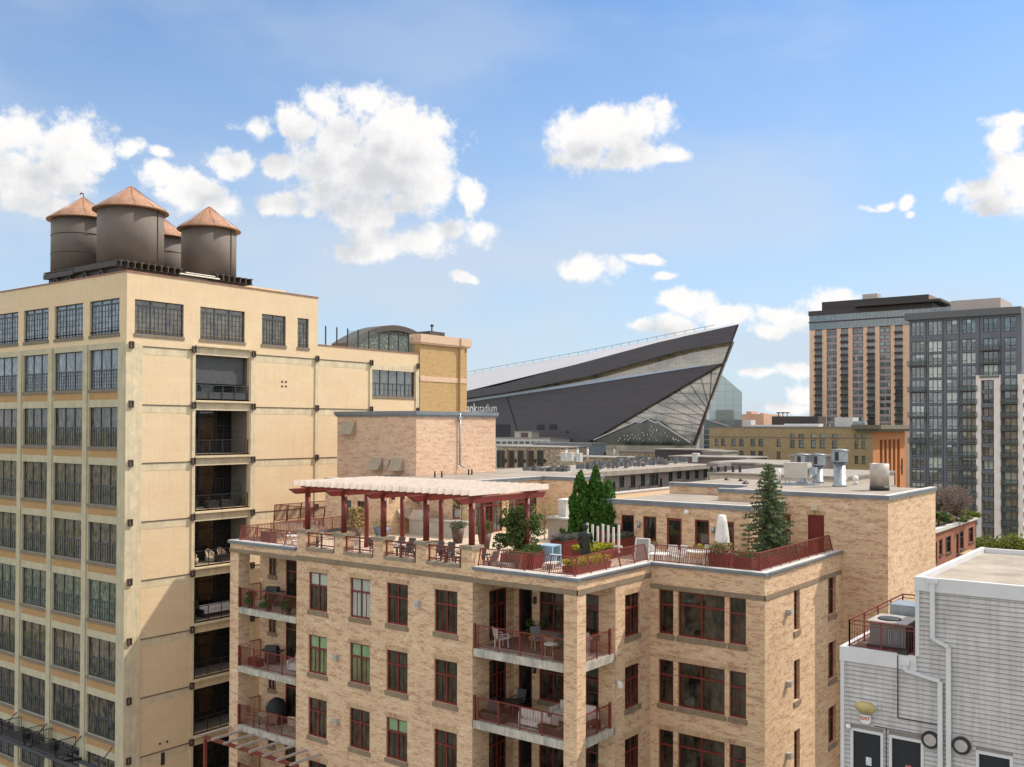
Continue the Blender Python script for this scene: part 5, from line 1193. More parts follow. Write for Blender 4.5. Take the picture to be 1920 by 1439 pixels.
sofa('white covered sofa on the second left loggia', (38.2, 44.0, Y2_), -1.3, 1.7, plain('white_cover', (.66, .64, .62), .85))
q = MB(); q.box(-.5, .5, -.25, .25, 0, .4); t = thing('storage_bench', 'dark red storage bench by the second left loggia railing', 'bench', (37.3, 47.2, Y2_), 1.4, local=True); part(q, 'body', RED, t); q = MB(); q.box(-.52, .52, -.27, .27, .4, .44); part(q, 'lid', RED, t)
t = thing('covered_grill', 'large barbecue under a black fabric cover on the third left loggia', 'grill', (38.2, 46.4, Y3_), local=True); q = MB(); q.lathe([(.62, .1), (.66, .6), (.6, .95), (.42, 1.35), (.15, 1.5), (.01, 1.52)], 14); part(q, 'fabric_cover', plain('black_cover', (.015, .016, .02), .75, .3, 3, bump=.5), t); q = MB(); q.box(-.4, .4, -.3, .3, 0, .1); part(q, 'feet', DARK, t)
table('round pale stone table on the third left loggia', (37.6, 46.5, Y3_), 0, 1.1, 1.1, .7, plain('pale_table_stone', (.42, .37, .30), .7), DARK, True)
for k, (u, v, rz, l) in enumerate(((37.3, 47.5, .3, 'left of'), (37.2, 45.6, 2.6, 'right of'), (38.2, 47.2, -1, 'behind'))): chair('wooden slatted chair %s the round stone table' % l, (u, v, Y3_), rz, 'wooden chairs by the stone table', WD, plain('slat_wood', (.30, .22, .14), .7))
chair('cushioned armchair at the right end of the third left loggia', (37.7, 44.2, Y3_), 2.0, None, WD, CUSHL)
# red pergola over the lower left balcony
lp = thing('balcony_pergola', 'small red steel pergola with pale slats at the bottom left of the brick building', 'pergola', (35.0, 46, 0))
a0, a1 = P(388, 1383, X=34.9), P(560, 1420, X=34.9); zt_ = a0[2]
v0_, v1_ = P(555, 1412, X=34.9)[1], P(385, 1382, X=34.9)[1]; zt_ = (P(555, 1412, X=34.9)[2]+P(385, 1382, X=34.9)[2])/2-.15
for u in (34.9, 37.6): q = MB(); q.box(u-.06, u+.06, v0_-.2, v1_+.2, zt_-.3, zt_-.1); part(q, 'beam', REDL, lp)
for i in range(8): v = v0_+(v1_-v0_)*i/7; q = MB(); q.box(34.5, 37.7, v-.06, v+.06, zt_-.098, zt_+.02); part(q, 'slat', plain('weathered_slat', (.38, .32, .27), .8, .15, 3), lp)
for v in (v0_, v1_): q = MB(); q.box(34.82, 34.98, v-.08, v+.08, 0, zt_-.301); part(q, 'post', REDL, lp)
# furniture in the loft loggias
def lz(k): return 39.71-4.243*k-4.243+.58
for x, l in ((45.2, 'left'), (49.3, 'right')):
    columnar((x, VL+.7, lz(2)), 1.7, .22, 'slim potted cypress at the %s of the third loft loggia' % l, 'potted cypresses in the loft loggia', 900, 31, name='potted_cypress', mat_=FOLD)
for x, l in ((46.6, 'left'), (47.9, 'right')):
    q = MB(); q.box(-.55, .55, -.25, .25, 0, .55); t = thing('trough_planter', 'black trough planter at the %s behind the third loft railing' % l, 'planter', (x, VL+.5, lz(2)), group='black trough planters', local=True); part(q, 'trough', DARK, t); q = MB(); q.box(-.5, .5, -.2, .2, .55, .57); part(q, 'soil', plain('potting_soil', (.05, .035, .025), .95), t)
RAT = plain('pale_rattan', (.50, .40, .28), .8, .2, 8, bump=.4)
for i, (x, l) in enumerate(((45.3, 'leftmost'), (46.9, 'middle'), (48.0, 'rightmost'))):
    t = thing('rattan_armchair', '%s round backed rattan armchair in the fourth loft loggia' % l, 'armchair', (x, VL+1.0, lz(3)), .2, 'rattan armchairs', local=True); q = MB(); q.lathe([(.36, .0), (.42, .4), (.40, .42)], 16); part(q, 'seat', RAT, t)
    q = MB(); 
    for j in range(9):
        a = math.pi*(j/8); b = math.pi*((j+1)/8)
        if j < 8: q.hexa([(.42*math.cos(a), .30*math.sin(a), .4), (.42*math.cos(b), .30*math.sin(b), .4), (.36*math.cos(b), .26*math.sin(b), .4), (.36*math.cos(a), .26*math.sin(a), .4)], [(.44*math.cos(a), .36*math.sin(a), .62+.4*math.sin(a)), (.44*math.cos(b), .36*math.sin(b), .62+.4*math.sin(b)), (.38*math.cos(b), .32*math.sin(b), .62+.4*math.sin(b)), (.38*math.cos(a), .32*math.sin(a), .62+.4*math.sin(a))])
    part(q, 'backrest', RAT, t)
q = MB(); q.box(-.6, .6, -.25, .25, 0, .5); t = thing('low_table', 'dark low table in front of the rattan armchairs', 'table', (47.6, VL+.45, lz(3)), local=True); part(q, 'body', DARK, t); q = MB(); q.box(-.65, .65, -.3, .3, .5, .55); part(q, 'top', DARK, t)
sofa('long sofa with white cushions in the fifth loft loggia', (47.6, VL+1.1, lz(4)), 0, 3.0, plain('white_cover', (.66, .64, .62), .85), DARK)
potplant('tall spiky plant at the left of the fifth loft loggia', (45.2, VL+.8, lz(4)), 1.5, .5, FOLG, DARK, seed=41, n=900)

# ------------------------------------------------------------------ white corrugated building (right front)
wb = thing('corrugated_building', 'white corrugated metal stair building with downpipes and dark doors at lower right', 'building', (37, 12.3, 0))
UW = 37.0; CORR = plain('corrugated_white_metal', (.50, .475, .46), .5, .12, .8, streak=.4); TRIM = plain('white_metal_trim', (.62, .62, .62), .5, .05, 1)
doors = [(10.87, 11.87, 20.4, 22.66), (9.46, 10.47, 20.4, 22.66), (6.57, 7.54, 20.4, 22.68)]
def siding(q, s0, s1, z0, z1, holes, pitch=.165):
    z = z0
    while z < z1-.01:
        t = min(z+pitch, z1); segs = [(s0, s1)]
        for a, b, c, d in holes:
            if z < d and t > c:
                n_ = []
                for x, y in segs:
                    if b <= x or a >= y: n_.append((x, y)); continue
                    if a > x: n_.append((x, a))
                    if b < y: n_.append((b, y))
                segs = n_
        for x, y in segs:
            q.poly([(UW-.05, y, z+.045), (UW-.05, x, z+.045), (UW-.008, x, t), (UW-.008, y, t)]); q.poly([(UW, y, z), (UW, x, z), (UW-.05, x, z+.045), (UW-.05, y, z+.045)]); q.poly([(UW-.008, y, t), (UW-.008, x, t), (UW, x, t), (UW, y, t)])
        z = t
q = MB()
q = MB(); H_ = [(a-.1, b+.1, c, d+.1) for a, b, c, d in doors]
siding(q, 9.62, 12.2, 12, 25.24, H_); siding(q, 9.62, -6, 12, 25.24, []) if 0 else None; siding(q, -6, 9.619, 12, 28.12, H_)
part(q, 'corrugated_siding', CORR, wb)
q = MB(); q.box(UW+.005, 48, -6, 9.6, 0, 28.3, skip='w'); q.box(UW+.005, 47, 9.601, 12.28, 0, 25.55, skip='w')
for (a, b) in ((-6, 6.57), (7.54, 9.46), (10.47, 10.87), (11.87, 12.28)): q.poly([(UW+.003, b, 0), (UW+.003, a, 0), (UW+.003, a, 25.2), (UW+.003, b, 25.2)])
q.poly([(UW+.004, 12, 22.66), (UW+.004, 6, 22.68), (UW+.004, 6, 25.2), (UW+.004, 12, 25.2)])
part(q, 'wall', GREYP, wb)
q = MB(); q.box(UW-.09, UW+.12, 9.6, 12.36, 25.22, 25.75); q.box(UW+.121, 47, 12.2, 12.36, 25.22, 25.75); q.box(UW-.09, UW+.12, -6, 9.66, 28.12, 28.62); q.box(UW+.121, 47.9, 9.48, 9.66, 28.0, 28.62); q.box(47.7, 47.9, -6, 9.47, 28.3, 28.6)
q.box(UW-.07, UW+.0, 12.2, 12.34, 0, 25.22); q.box(UW-.07, UW+.0, 9.5, 9.64, 25.76, 28.11)
part_each(q, 'fascia_trim', TRIM, wb)
q = MB(); q.box(UW+.12, 47.7, -6, 9.48, 28.3, 28.4); part(q, 'upper_roof', plain('tan_gravel_roof', (.36, .31, .25), .95, .3, .5, bump=.3, streak=.3), wb)
q = MB(); q.box(UW+.12, 46.9, 9.66, 12.2, 25.55, 25.62); part(q, 'lower_roof', WOOD, wb)
q = MB(); q.box(43.5, 46.9, 9.66, 12.2, 25.62, 25.66) if 0 else None
NAVY = plain('blue_black_door', (.012, .015, .022), .45, .2, 4)
for i, (a, b, c, d) in enumerate(doors):
    q = MB(); q.box(UW+.02, UW+.06, a, b, c, d); dd = part(q, 'door', NAVY, wb)
    q = MB(); q.box(UW-.07, UW+.0, a-.1, a-.001, c, d); q.box(UW-.07, UW+.0, b+.001, b+.1, c, d); q.box(UW-.07, UW, a-.1, b+.1, d+.001, d+.1); part_each(q, 'door_frame', TRIM, dd)
    q = MB(); q.box(UW+.01, UW+.019, a+.35, a+.55, 21.45, 21.75); part(q, 'notice', plain('white_notice', (.6, .62, .68), .6) if i != 1 else plain('red_notice', (.55, .12, .12), .6), dd)
for y in (9.12, 8.09):
    q = MB(); q.box(UW-.06, UW-.052, y-.34, y+.34, 22.52, 23.2); v_ = part(q, 'vent_plate', CORR, wb)
    q = MB(); q.tube((UW-.16, y, 22.86), (UW-.06, y, 22.86), .31, n=28); part(q, 'vent_ring', DARK, v_)
    q = MB(); q.tube((UW-.19, y, 22.86), (UW-.16, y, 22.86), .21, n=28); q.tube((UW-.175, y, 22.86), (UW-.161, y, 22.86), .31, n=28) if 0 else None; part(q, 'vent_cover', plain('dull_vent_cover', (.40, .36, .34), .5), v_)
def pipe(ps, w=.16):
    q = MB()
    for a, b in zip(ps, ps[1:]): q.bar((UW-.14, a[0], a[1]), (UW-.14, b[0], b[1]), w, .11)
    q.box(UW-.22, UW-.02, ps[0][0]-.16, ps[0][0]+.16, ps[0][1]-.05, ps[0][1]+.12); part(q, 'downpipe', TRIM, wb)
    q = MB(); q.box(UW-.2, UW-.196, 0, 1, 0, 1) if 0 else None
pipe([(9.03, 28.5), (9.03, 26.48), (8.5, 26.25), (8.5, 12)]); pipe([(9.97, 25.45), (9.97, 25.22), (8.78, 25.0), (8.78, 12)])
q = MB(); c0 = P(1684.5, 1225, X=UW); c1 = P(1685, 1345, X=UW); c2 = P(1763, 1357, X=UW)
q.tube((UW-.09, c0[1], 25.7), (UW-.09, c0[1], c1[2]), .022); q.tube((UW-.09, c0[1], c1[2]), (UW-.09, 8.9, c1[2]), .022); q.tube((UW-.09, 10.66, 20), (UW-.09, 10.66, 22.95), .02); q.tube((UW-.09, 11.1, 22.98), (UW-.09, 9.4, 22.98), .015)
part(q, 'conduit', plain('dark_brown_conduit', (.06, .04, .045), .6), wb)
el_ = MB(); el_.ball((UW-.16, 11.38, 23.62), .3, 12, sq=(.6, 1.35, .75)); part(el_, 'bulkhead_lamp', plain('yellowed_lens', (.45, .36, .14), .35), wb)
q = MB(); q.box(UW-.07, UW-.055, 11.0, 11.75, 23.4, 23.85); part(q, 'lamp_plate', TRIM, wb)
es = MB(); es.box(UW-.16, UW-.06, 11.2, 11.58, 23.1, 23.34); es.hexa([(UW-.16, 11.28, 23.02), (UW-.06, 11.28, 23.02), (UW-.06, 11.5, 23.02), (UW-.16, 11.5, 23.02)], [(UW-.16, 11.2, 23.1), (UW-.06, 11.2, 23.1), (UW-.06, 11.58, 23.1), (UW-.16, 11.58, 23.1)])
exs = part(es, 'exit_sign', plain('sign_white', (.75, .72, .68), .5, .03), wb)
def text_mesh(body, size, mat_, name, parent, origin, xdir, up=(0, 0, 1), depth=.01, bold=0., shear=0., space=1.):
    cu_ = bpy.data.curves.new(name, 'FONT'); cu_.body = body; cu_.size = size; cu_.extrude = depth; cu_.offset = bold; cu_.shear = shear; cu_.space_character = space; cu_.resolution_u = 3
    tmp = bpy.data.objects.new('t', cu_); COL.objects.link(tmp); bpy.context.view_layer.update()
    me = bpy.data.meshes.new_from_object(tmp.evaluated_get(bpy.context.evaluated_depsgraph_get())); COL.objects.unlink(tmp); bpy.data.objects.remove(tmp)
    x = Vector(xdir).normalized(); y = Vector(up); z = x.cross(y); M_ = Matrix((x, y, z)).transposed().to_4x4(); M_.translation = Vector(origin); me.transform(M_)
    me.materials.clear(); me.materials.append(mat_); o = bpy.data.objects.new(name, me); COL.objects.link(o); o.parent = parent
    r_ = parent
    while r_.parent is not None: r_ = r_.parent
    if parent is r_ and r_.name not in LOCAL: o.matrix_parent_inverse = Matrix.Translation(-r_.location)
    return o
text_mesh('EXIT', .17, plain('sign_red', (.5, .03, .03), .5), 'lettering', exs, (UW-.165, 11.57, 23.16), (0, -1, 0), depth=.004, bold=.004)
q = MB(); q.ball((UW-.14, 12.02, 22.8), .1, 10); q.box(UW-.14, UW-.05, 11.98, 12.06, 22.8, 22.88); part(q, 'dome_camera', WHITE, wb)
# roof railing and air conditioning unit
rl = thing('rooftop_railing', 'rusty red safety railing around the lower deck of the white corrugated building', 'railing', (37.1, 12.1, 25.65))
q = MB()
for (a, b) in (((37.1, 12.05), (37.1, 9.72)), ((37.1, 12.05), (44.2, 12.05)), ((44.2, 12.05), (44.2, 9.72))):
    n = max(2, round(math.dist(a, b)/1.6))
    for i in range(n+1):
        x = a[0]+(b[0]-a[0])*i/n; y = a[1]+(b[1]-a[1])*i/n; q.bar((x, y, 25.6), (x, y, 26.75), .05)
    for z in (26.75, 26.6, 25.8): q.bar((a[0], a[1], z), (b[0], b[1], z), .05 if z > 26.7 else .03)
part(q, 'frame', REDL, rl)
q = MB()
for i in range(1, 24): q.bar((37.1, 12.05-.097*i, 25.8), (37.1, 12.05-.097*i, 26.6), .012)
part(q, 'bars', REDL, rl)
ac = thing('air_conditioner', 'large grey rooftop air conditioner with round fan grille behind the rusty railing', 'air conditioner', (38.0, 10.9, 25.65))
q = MB(); q.box(37.75, 39.3, 10.2, 11.5, 25.8, 26.6); part(q, 'casing', plain('grey_enamel', (.17, .16, .155), .5, .15, 5), ac); q = MB(); q.box(37.68, 39.38, 10.12, 11.58, 26.6, 26.7); part(q, 'top_panel', plain('dull_zinc', (.42, .37, .32), .5, .2, 2, metal=.3), ac)
q = MB(); q.lathe([(.42, 26.70), (.42, 26.74), (.36, 26.75), (.05, 26.73)], 28, c=(38.4, 10.95, 0)); part(q, 'fan_grille', DARK, ac); q = MB(); q.box(37.7, 39.35, 10.1, 11.6, 25.63, 25.8); part(q, 'base_frame', DARK, ac)
q = MB()
for i in range(9): q.box(37.72, 37.748, 10.3+.07*i, 10.33+.07*i, 25.9, 26.5)
part_each(q, 'coil_fin', GALV, ac)
q = MB(); q.box(40.0, 41.2, 9.8, 11.4, 26.1, 27.0); dk = thing('sheet_metal_duct', 'galvanised sheet metal duct box behind the rooftop air conditioner', 'duct', (40.5, 10.5, 25.65)); part(q, 'duct', GALV, dk)
q = MB(); q.box(40.1, 40.2, 9.9, 11.3, 25.62, 26.1); q.box(41.0, 41.1, 9.9, 11.3, 25.62, 26.1); part_each(q, 'support', DARK, dk)
q = MB(); q.tube((38.9, 9.9, 25.8), (39.2, 9.9, 25.8), .3, n=14); q.box(38.6, 39.4, 9.75, 10.05, 25.63, 26.2); single(q, 'compressor', DARK, 'small dark compressor squeezed between the air conditioner and corrugated wall', 'compressor')
q = MB(); q.box(UW-.12, UW+.15, 9.9, 10.25, 25.751, 25.86); single(q, 'gutter_box', DARK, 'black gutter outlet box on the edge of the lower white roof', 'gutter box')

# ------------------------------------------------------------------ grey apartment block with pale portal frames
XG = 248.0
def gx(x, y=700): return P(x, y, X=XG)[1]
def gz(x, y): return P(x, y, X=XG)[2]
ga = thing('grey_apartment_block', 'tall charcoal grey apartment block with pale portal frames at the right edge', 'building', (XG, 40, 0))
zt = gz(1710, 593); vL = gx(1705); vR = gx(1916)
cols = [(1709.2, 1732.5), (1740.8, 1765.8), (1774.2, 1794.7), (1803.7, 1829.7), (1844, 1871), (1883, 1906)]
ztop = gz(1720, 604.3); rowsz = [(ztop, ztop-3.35)]+[(gz(1720, 641)-3.10*k, gz(1720, 661.8)-3.10*k) for k in range(15)]
C2 = [(gx(b), gx(a)) for a, b in cols]
q = MB(); wall(q, 'u', XG, vR, vL, 0, zt-1, [(a, b, z0, z1) for z1, z0 in rowsz for a, b in C2 if z0 > 2], .35); q.poly([(XG, vR, 0), (XG+22, vR, 0), (XG+22, vR, zt-1), (XG, vR, zt-1)]); q.poly([(XG, vL, 0), (XG, vL, zt-1), (XG+22, vL, zt-1), (XG+22, vL, 0)]); part(q, 'wall', CHAR, ga)
q = MB(); q.box(XG-.9, XG+22, vR, vL+.9, zt-1, zt+.6); part(q, 'roof_slab', plain('grey_cornice', (.11, .115, .125), .6, .1), ga)
q = MB(); q.box(XG+4, XG+18, gx(1870), gx(1775), zt+.6, zt+3.5); part(q, 'plant_room', plain('pink_grey_render', (.42, .36, .33), .8, .08), ga)
q = MB()
for i in range(5):
    x = gx(1737+31.5*i if i < 2 else (1770, 1799, 1837, 1877)[i-1]); q.box(XG-.05, XG-.003, x-.06, x+.06, 5, zt-1.02)
part_each(q, 'panel_joint', DARK, ga)
G_APT = [glass('apartment_glass_dark', (.045, .06, .065), .5, .05, .9, blotch=(.15, .19, .19)), glass('apartment_glass_blind', (.45, .52, .47), .1, .08, .7), glass('apartment_glass_grey', (.14, .19, .20), .4, .05, .9)]
r2 = random.Random(4); rest = MB(); nwin = 0
for ri, (z1, z0) in enumerate(rowsz):
    for ci, (a, b) in enumerate(C2):
        if z0 < 3: continue
        n = 3 if ci in (0, 1, 3, 4) else 2; w = (b-a)/n
        fm = MB(); gm = MB(); cut = z1-(z1-z0)*r2.choice((.25, .3, .35, 1, .2)); dark = r2.random() < .45
        for i in range(n+1): fm.box(XG+.15, XG+.25, a+w*i-.06, a+w*i+.06, z0, z1)
        fm.box(XG+.15, XG+.24, a+.06, b-.06, z1-.1, z1); fm.box(XG+.15, XG+.24, a+.06, b-.06, z0, z0+.1)
        for i in range(n):
            if i != 1 or n == 2 and i == 1: fm.box(XG+.16, XG+.23, a+w*i+.06, a+w*(i+1)-.06, z0+.75, z0+.83)
            gi_ = 2 if dark else (1 if r2.random() < .6 else 0)
            gm.box(XG+.26, XG+.28, a+w*i, a+w*(i+1), max(z0, cut), z1, gi_ if cut > z0+.1 else (1 if not dark else 2)); 
            if cut > z0: gm.box(XG+.26, XG+.28, a+w*i, a+w*(i+1), z0, cut, 0 if r2.random() < .8 else 2)
        if nwin < 90: o = part(fm, 'window', DARK, ga); part(gm, 'pane', G_APT, o); nwin += 1
        else:
            for mb_, off in ((fm, 3), (gm, 0)):
                k0 = len(rest.v); rest.v += mb_.v; rest.f += [tuple(i+k0 for i in f) for f in mb_.f]; rest.mi += [m+off for m in mb_.mi]; rest.sm += mb_.sm
if rest.f: part(rest, 'lower_windows', G_APT+[DARK], ga)['kind'] = 'stuff'
def balc(a, b, z, glassy=True):
    q = MB(); q.box(XG-1.7, XG-.01, a-.5, b+.5, z-.2, z); bo = part(q, 'balcony', plain('balcony_slab_dark', (.09, .08, .08), .7), ga)
    r = MB(); r.box(XG-1.7, XG-1.66, a-.5, b+.5, z, z+1.05); r.box(XG-1.65, XG-.01, a-.5, a-.46, z, z+1.05); r.box(XG-1.65, XG-.01, b+.46, b+.5, z, z+1.05); part(r, 'glass_rail', CLEAR, bo)
    r = MB()
    for i in range(7): r.bar((XG-1.72, a-.5+(b-a+1)*i/6, z-.1), (XG-1.72, a-.5+(b-a+1)*i/6, z+1.1), .06)
    r.bar((XG-1.72, a-.5, z+1.1), (XG-1.72, b+.5, z+1.1), .07); part_each(r, 'rail_post', DARK, bo)
for k in (2, 4, 6, 8): balc(C2[0][0], C2[0][1], rowsz[k][1]-.1)
for k in (1, 2, 3): balc(C2[4][0], C2[4][1], rowsz[k][1]-.1)
for k in range(4, 15): balc(C2[3][0], C2[3][1], rowsz[k][1]-.1); balc(C2[5][0], C2[5][1], rowsz[k][1]-.1)
fz = gz(1850, 704); fb = gz(1850, 1022)
for (xa, xb) in ((1832, 1877.5), (1910, 1956)):
    a, b = gx(xb), gx(xa); q = MB(); q.box(XG-1.3, XG-.02, a, a+1.35, fb, fz-1.2); q.box(XG-1.3, XG-.02, b-1.05, b, fb, fz-1.2); q.box(XG-1.3, XG-.02, a, b, fz-1.2, fz); q.box(XG-1.3, XG-.02, a, b, fb-.6, fb); part_each(q, 'portal_frame', plain('pale_stone_panel', (.74, .67, .62), .8, .06, .5), ga)
    k = 4
    q = MB()
    for k in range(4, 15): q.box(XG-.9, XG-.021, a+1.351, b-1.051, rowsz[k][1]-1.0, rowsz[k][1]-.05)
    part_each(q, 'spandrel_band', CHAR, ga)

# ------------------------------------------------------------------ brown and grey residential tower
XT = 445.0
def tx(x): return P(x, 700, X=XT)[1]
def tz(x, y): return P(x, y, X=XT)[2]
def T(zx): return tx(1500+zx/5.33)
tt = thing('residential_tower', 'tall tan and grey high rise with dark glass crown behind the grey apartments', 'building', (XT, 150, 0))
vl, vr = T(95), T(1090); z_b = tz(1518, 620.5); z_t = tz(1518, 584.5)
q = MB(); q.box(XT+.6, XT+26, vr-28, vl-.1, 0, z_b); part(q, 'core_wall', plain('mauve_grey_panel', (.34, .28, .28), .8, .1, .3), tt)
TANP = plain('tan_precast', (.72, .48, .33), .85, .08, .2)
for a, b in ((95, 150), (222, 266), (368, 410), (482, 524), (632, 674), (750, 794), (907, 949), (1028, 1062)):
    q = MB(); q.box(XT, XT+.6, T(b), T(a), 0, z_b+.2); part(q, 'pilaster', TANP, tt)
q = MB(); q.box(XT+.001, XT+.6, vr-27.9, T(1063), 0, z_b+.1); part(q, 'end_pilaster', TANP, tt)
zr = [tz(1555, 530+y/5.33) for y in (485, 550+7)]; st_ = 3.02; zr0 = zr[0]
for k in range(17):
    z1 = zr0-st_*k-.2; z0 = z1-1.75
    for a, b in ((268, 308), (322, 363), (528, 572), (585, 628), (797, 845), (857, 903)):
        q = MB(); q.box(XT+.42, XT+.59, T(b), T(a), z0, z1); o = part(q, 'window', STEEL, tt)
        g_ = MB(); c_ = T(b)+(T(a)-T(b))*r2.choice((.5, .4, 1, 1)); g_.box(XT+.38, XT+.419, T(b)+.2, c_-.05, z0+.15, z1-.15, r2.choice((0, 0, 2, 1) if c_ < T(a) else (0, 0, 2))); 
        if c_ < T(a)-.1: g_.box(XT+.38, XT+.419, c_+.05, T(a)-.2, z0+.15, z1-.15, r2.choice((0, 2)))
        part(g_, 'pane', G_APT, o)
    for a, b in ((152, 220), (412, 480), (676, 748), (951, 1026)):
        z = zr0-st_*k
        q = MB(); q.box(XT+.45, XT+.59, T(b), T(a), z-2.75, z-.25, r2.choice((0, 0, 2))); o = part(q, 'balcony_glazing', G_APT, tt)
        q = MB(); q.box(XT-1.0, XT+.44, T(b-2), T(a+2), z-3.02, z-2.80); o = part(q, 'balcony', plain('pale_slab_edge', (.35, .33, .31), .8), tt); q = MB(); q.box(XT-1.05, XT-1.001, T(b+3), T(a-3), z-2.95, z-1.85); part(q, 'balcony_rail', DARK, o)
DBR = plain('dark_brown_crown', (.045, .035, .035), .6, .12, .3)
q = MB(); q.box(XT-.5, XT+26, vr-28, vl, z_b+.2, z_b+5.4); part(q, 'upper_band', DBR, tt) if 0 else None
b1a, b1b, b2a, b2b, b3 = tz(1518, 618), tz(1518, 607.5), tz(1518, 604.5), tz(1518, 593), z_t
g_ = MB(); g_.box(XT-.3, XT+26, vr-28, vl, z_b+.201, b1b+.2); g_.box(XT-.3, XT+26, vr-28, vl, b2a-.001, b2b); part_each(g_, 'glass_storey', G_APT[2], tt)
q = MB(); q.box(XT-.6, XT+26.2, vr-28, vl+.3, b1b+.201, b2a-.002); q.box(XT-.6, XT+26.2, vr-10, vl+.3, b2b+.001, b3); part_each(q, 'dark_band', DBR, tt)
q = MB(); r3 = random.Random(8)
x = vr-20
while x < vl: q.box(XT-.38, XT-.301, x, x+.12, z_b+.21, b1b+.19); q.box(XT-.38, XT-.301, x, x+.12, b2a+.01, b2b-.01); x += r3.choice((1.1, 1.6, 2.1))
part(q, 'mullions', plain('pale_mullion', (.3, .31, .3), .5), tt)
q = MB(); a = P(1541, 576, X=XT+6); b = P(1741, 563, X=XT+6); zc = P(1741, 552, X=XT+6)[2]; q.box(XT+6, XT+22, b[1], a[1], b3-.5, zc); q.box(XT+6.001, XT+22.01, b[1]-.2, b[1]-.001, b3-.4, zc-.2, 1); part(q, 'penthouse', [DBR, plain('pink_brown_panel', (.30, .2, .17), .8)], tt)
q = MB(); q.box(XT-4, XT+24, P(1768, 575, X=XT)[1], P(1735, 575, X=XT)[1]+30, b3+.3, b3+1.3); part(q, 'canopy_slab', DBR, tt)
q = MB(); p_ = P(1617, 560, X=XT+12); p2 = P(1645, 560, X=XT+12); q.box(XT+12, XT+18, p2[1], p_[1], zc-2, P(1630, 551.5, X=XT+12)[2]); part(q, 'roof_plant', plain('dull_zinc', (.42, .37, .32), .5), tt)

# ------------------------------------------------------------------ ochre brick building with orange end
XO = 310.0
def ox(zx): return P(1320+zx/4.8, 820, X=XO)[1]
def oz(zx, zy): return P(1320+zx/4.8, 760+zy/4.8, X=XO)[2]
oc = thing('ochre_brick_building', 'long ochre brick loft building with an orange brick end wall', 'building', (XO, 90, 0))
ov0, ov1 = ox(1520), ox(48); zt = oz(700, 207)
L_ = [(100, 130), (155, 187), (248, 287), (318, 356), (420, 460), (490, 532), (655, 688)]; R_ = [(777, 817), (853, 897), (962, 1005), (1042, 1087), (1153, 1200), (1355, 1388), (1418, 1452)]
hs = []
zl = [(oz(100, 300), oz(100, 357))]; dz = 3.62
for k in range(7):
    for a, b in L_: hs.append((ox(b), ox(a), zl[0][1]-dz*k*1.13, zl[0][0]-dz*k*1.13))
    for a, b in R_:
        if k < 5: hs.append((ox(b), ox(a), oz(900, 378)-4.75*k, oz(900, 315)-4.75*k))
for a, b in R_: hs.append((ox(b), ox(a), oz(900, 295), oz(900, 258)))
hs = [h for h in hs if h[2] > 1]
OCB = brick('old_ochre_brick', (.40, .295, .155), (.47, .36, .21), (.27, .18, .10), (.38, .3, .19), streak=1)
q = MB(); wall(q, 'u', XO, ov0, ov1, 0, zt, hs, .5); q.poly([(XO, ov1, 0), (XO, ov1, zt), (XO+40, ov1, zt), (XO+40, ov1, 0)]); part(q, 'west_wall', OCB, oc)
for a, b, z0, z1 in hs:
    q = MB(); q.box(XO+.25, XO+.35, a, a+.14, z0, z1); q.box(XO+.25, XO+.35, b-.14, b, z0, z1); q.box(XO+.25, XO+.35, a+.14, b-.14, z1-.14, z1); q.box(XO+.25, XO+.35, a+.14, b-.14, (z0+z1)/2-.08, (z0+z1)/2+.08); q.box(XO-.12, XO+.24, a-.15, b+.15, z0-.25, z0-.003); o = part(q, 'window', plain('old_window_frame', (.09, .075, .055), .7), oc)
    g_ = MB(); g_.box(XO+.36, XO+.38, a, b, z0, z1, r2.choice((0, 2, 2, 1) if z1 > oz(900, 262) else (0, 2))); part(g_, 'pane', G_APT, o)
q = MB(); q.box(XO-.15, XO-.003, ov0, ov1+.1, zt-3.1, zt-2.9); q.box(XO-.1, XO+40, ov0-.2, ov1+.2, zt, zt+.5); part(q, 'roof_parapet', plain('parapet_coping_grey', (.2, .17, .14), .8), oc)
yo = ov0; e1 = P(1697, 900, Y=yo)[0]
sl = [(P(1320+a/4.8, 850, Y=yo)[0], P(1320+b/4.8, 850, Y=yo)[0], 2, P(1650, 825, Y=yo)[2]) for a, b in ((1583, 1606), (1622, 1645), (1661, 1684), (1700, 1722), (1738, 1762))]
q = MB(); wall(q, 'v', yo, XO, e1, 0, zt, sl, 1.2); q.box(XO+.01, e1, yo+1.21, yo+1.3, 0, zt); q.poly([(XO, yo, 0), (XO, yo, zt), (XO, yo+.0, zt), (XO, yo, 0)]) if 0 else None; part(q, 'end_wall', BRO, oc)
q = MB()
for a, b, z0, z1 in sl: q.box(a, b, yo+.9, yo+1.19, z0, z1)
part_each(q, 'slot_recess', plain('dark_slot_glass', (.05, .025, .015), .4), oc)
q = MB(); q.box(XO-2.5, e1+4, yo-3.2, yo+6, zt-.2, zt+1.1); q.box(XO-1.5, e1+3, yo-2, yo+5, zt-1.0, zt-.2); part_each(q, 'cornice_block', plain('brown_grey_cornice', (.16, .135, .10), .8), oc)
for x, y0, y1 in ((1642, 870, 910), (1691, 860, 890)):
    q = MB(); p0 = P(x, y1, Y=yo-.1); p1 = P(x, y0, Y=yo-.1); q.bar((p0[0], yo-.12, p0[2]), (p1[0], yo-.12, p1[2]), .5, .15); q.bar((p0[0]-1.3, yo-.12, (p0[2]+p1[2])/2), (p0[0]+1.3, yo-.12, (p0[2]+p1[2])/2), .4, .15); part(q, 'iron_ornament', DARK, oc)
rq = thing('rooftop_plant', 'silver ducts and chillers spread along the ochre building roof', 'rooftop plant', (XO+8, 90, zt))
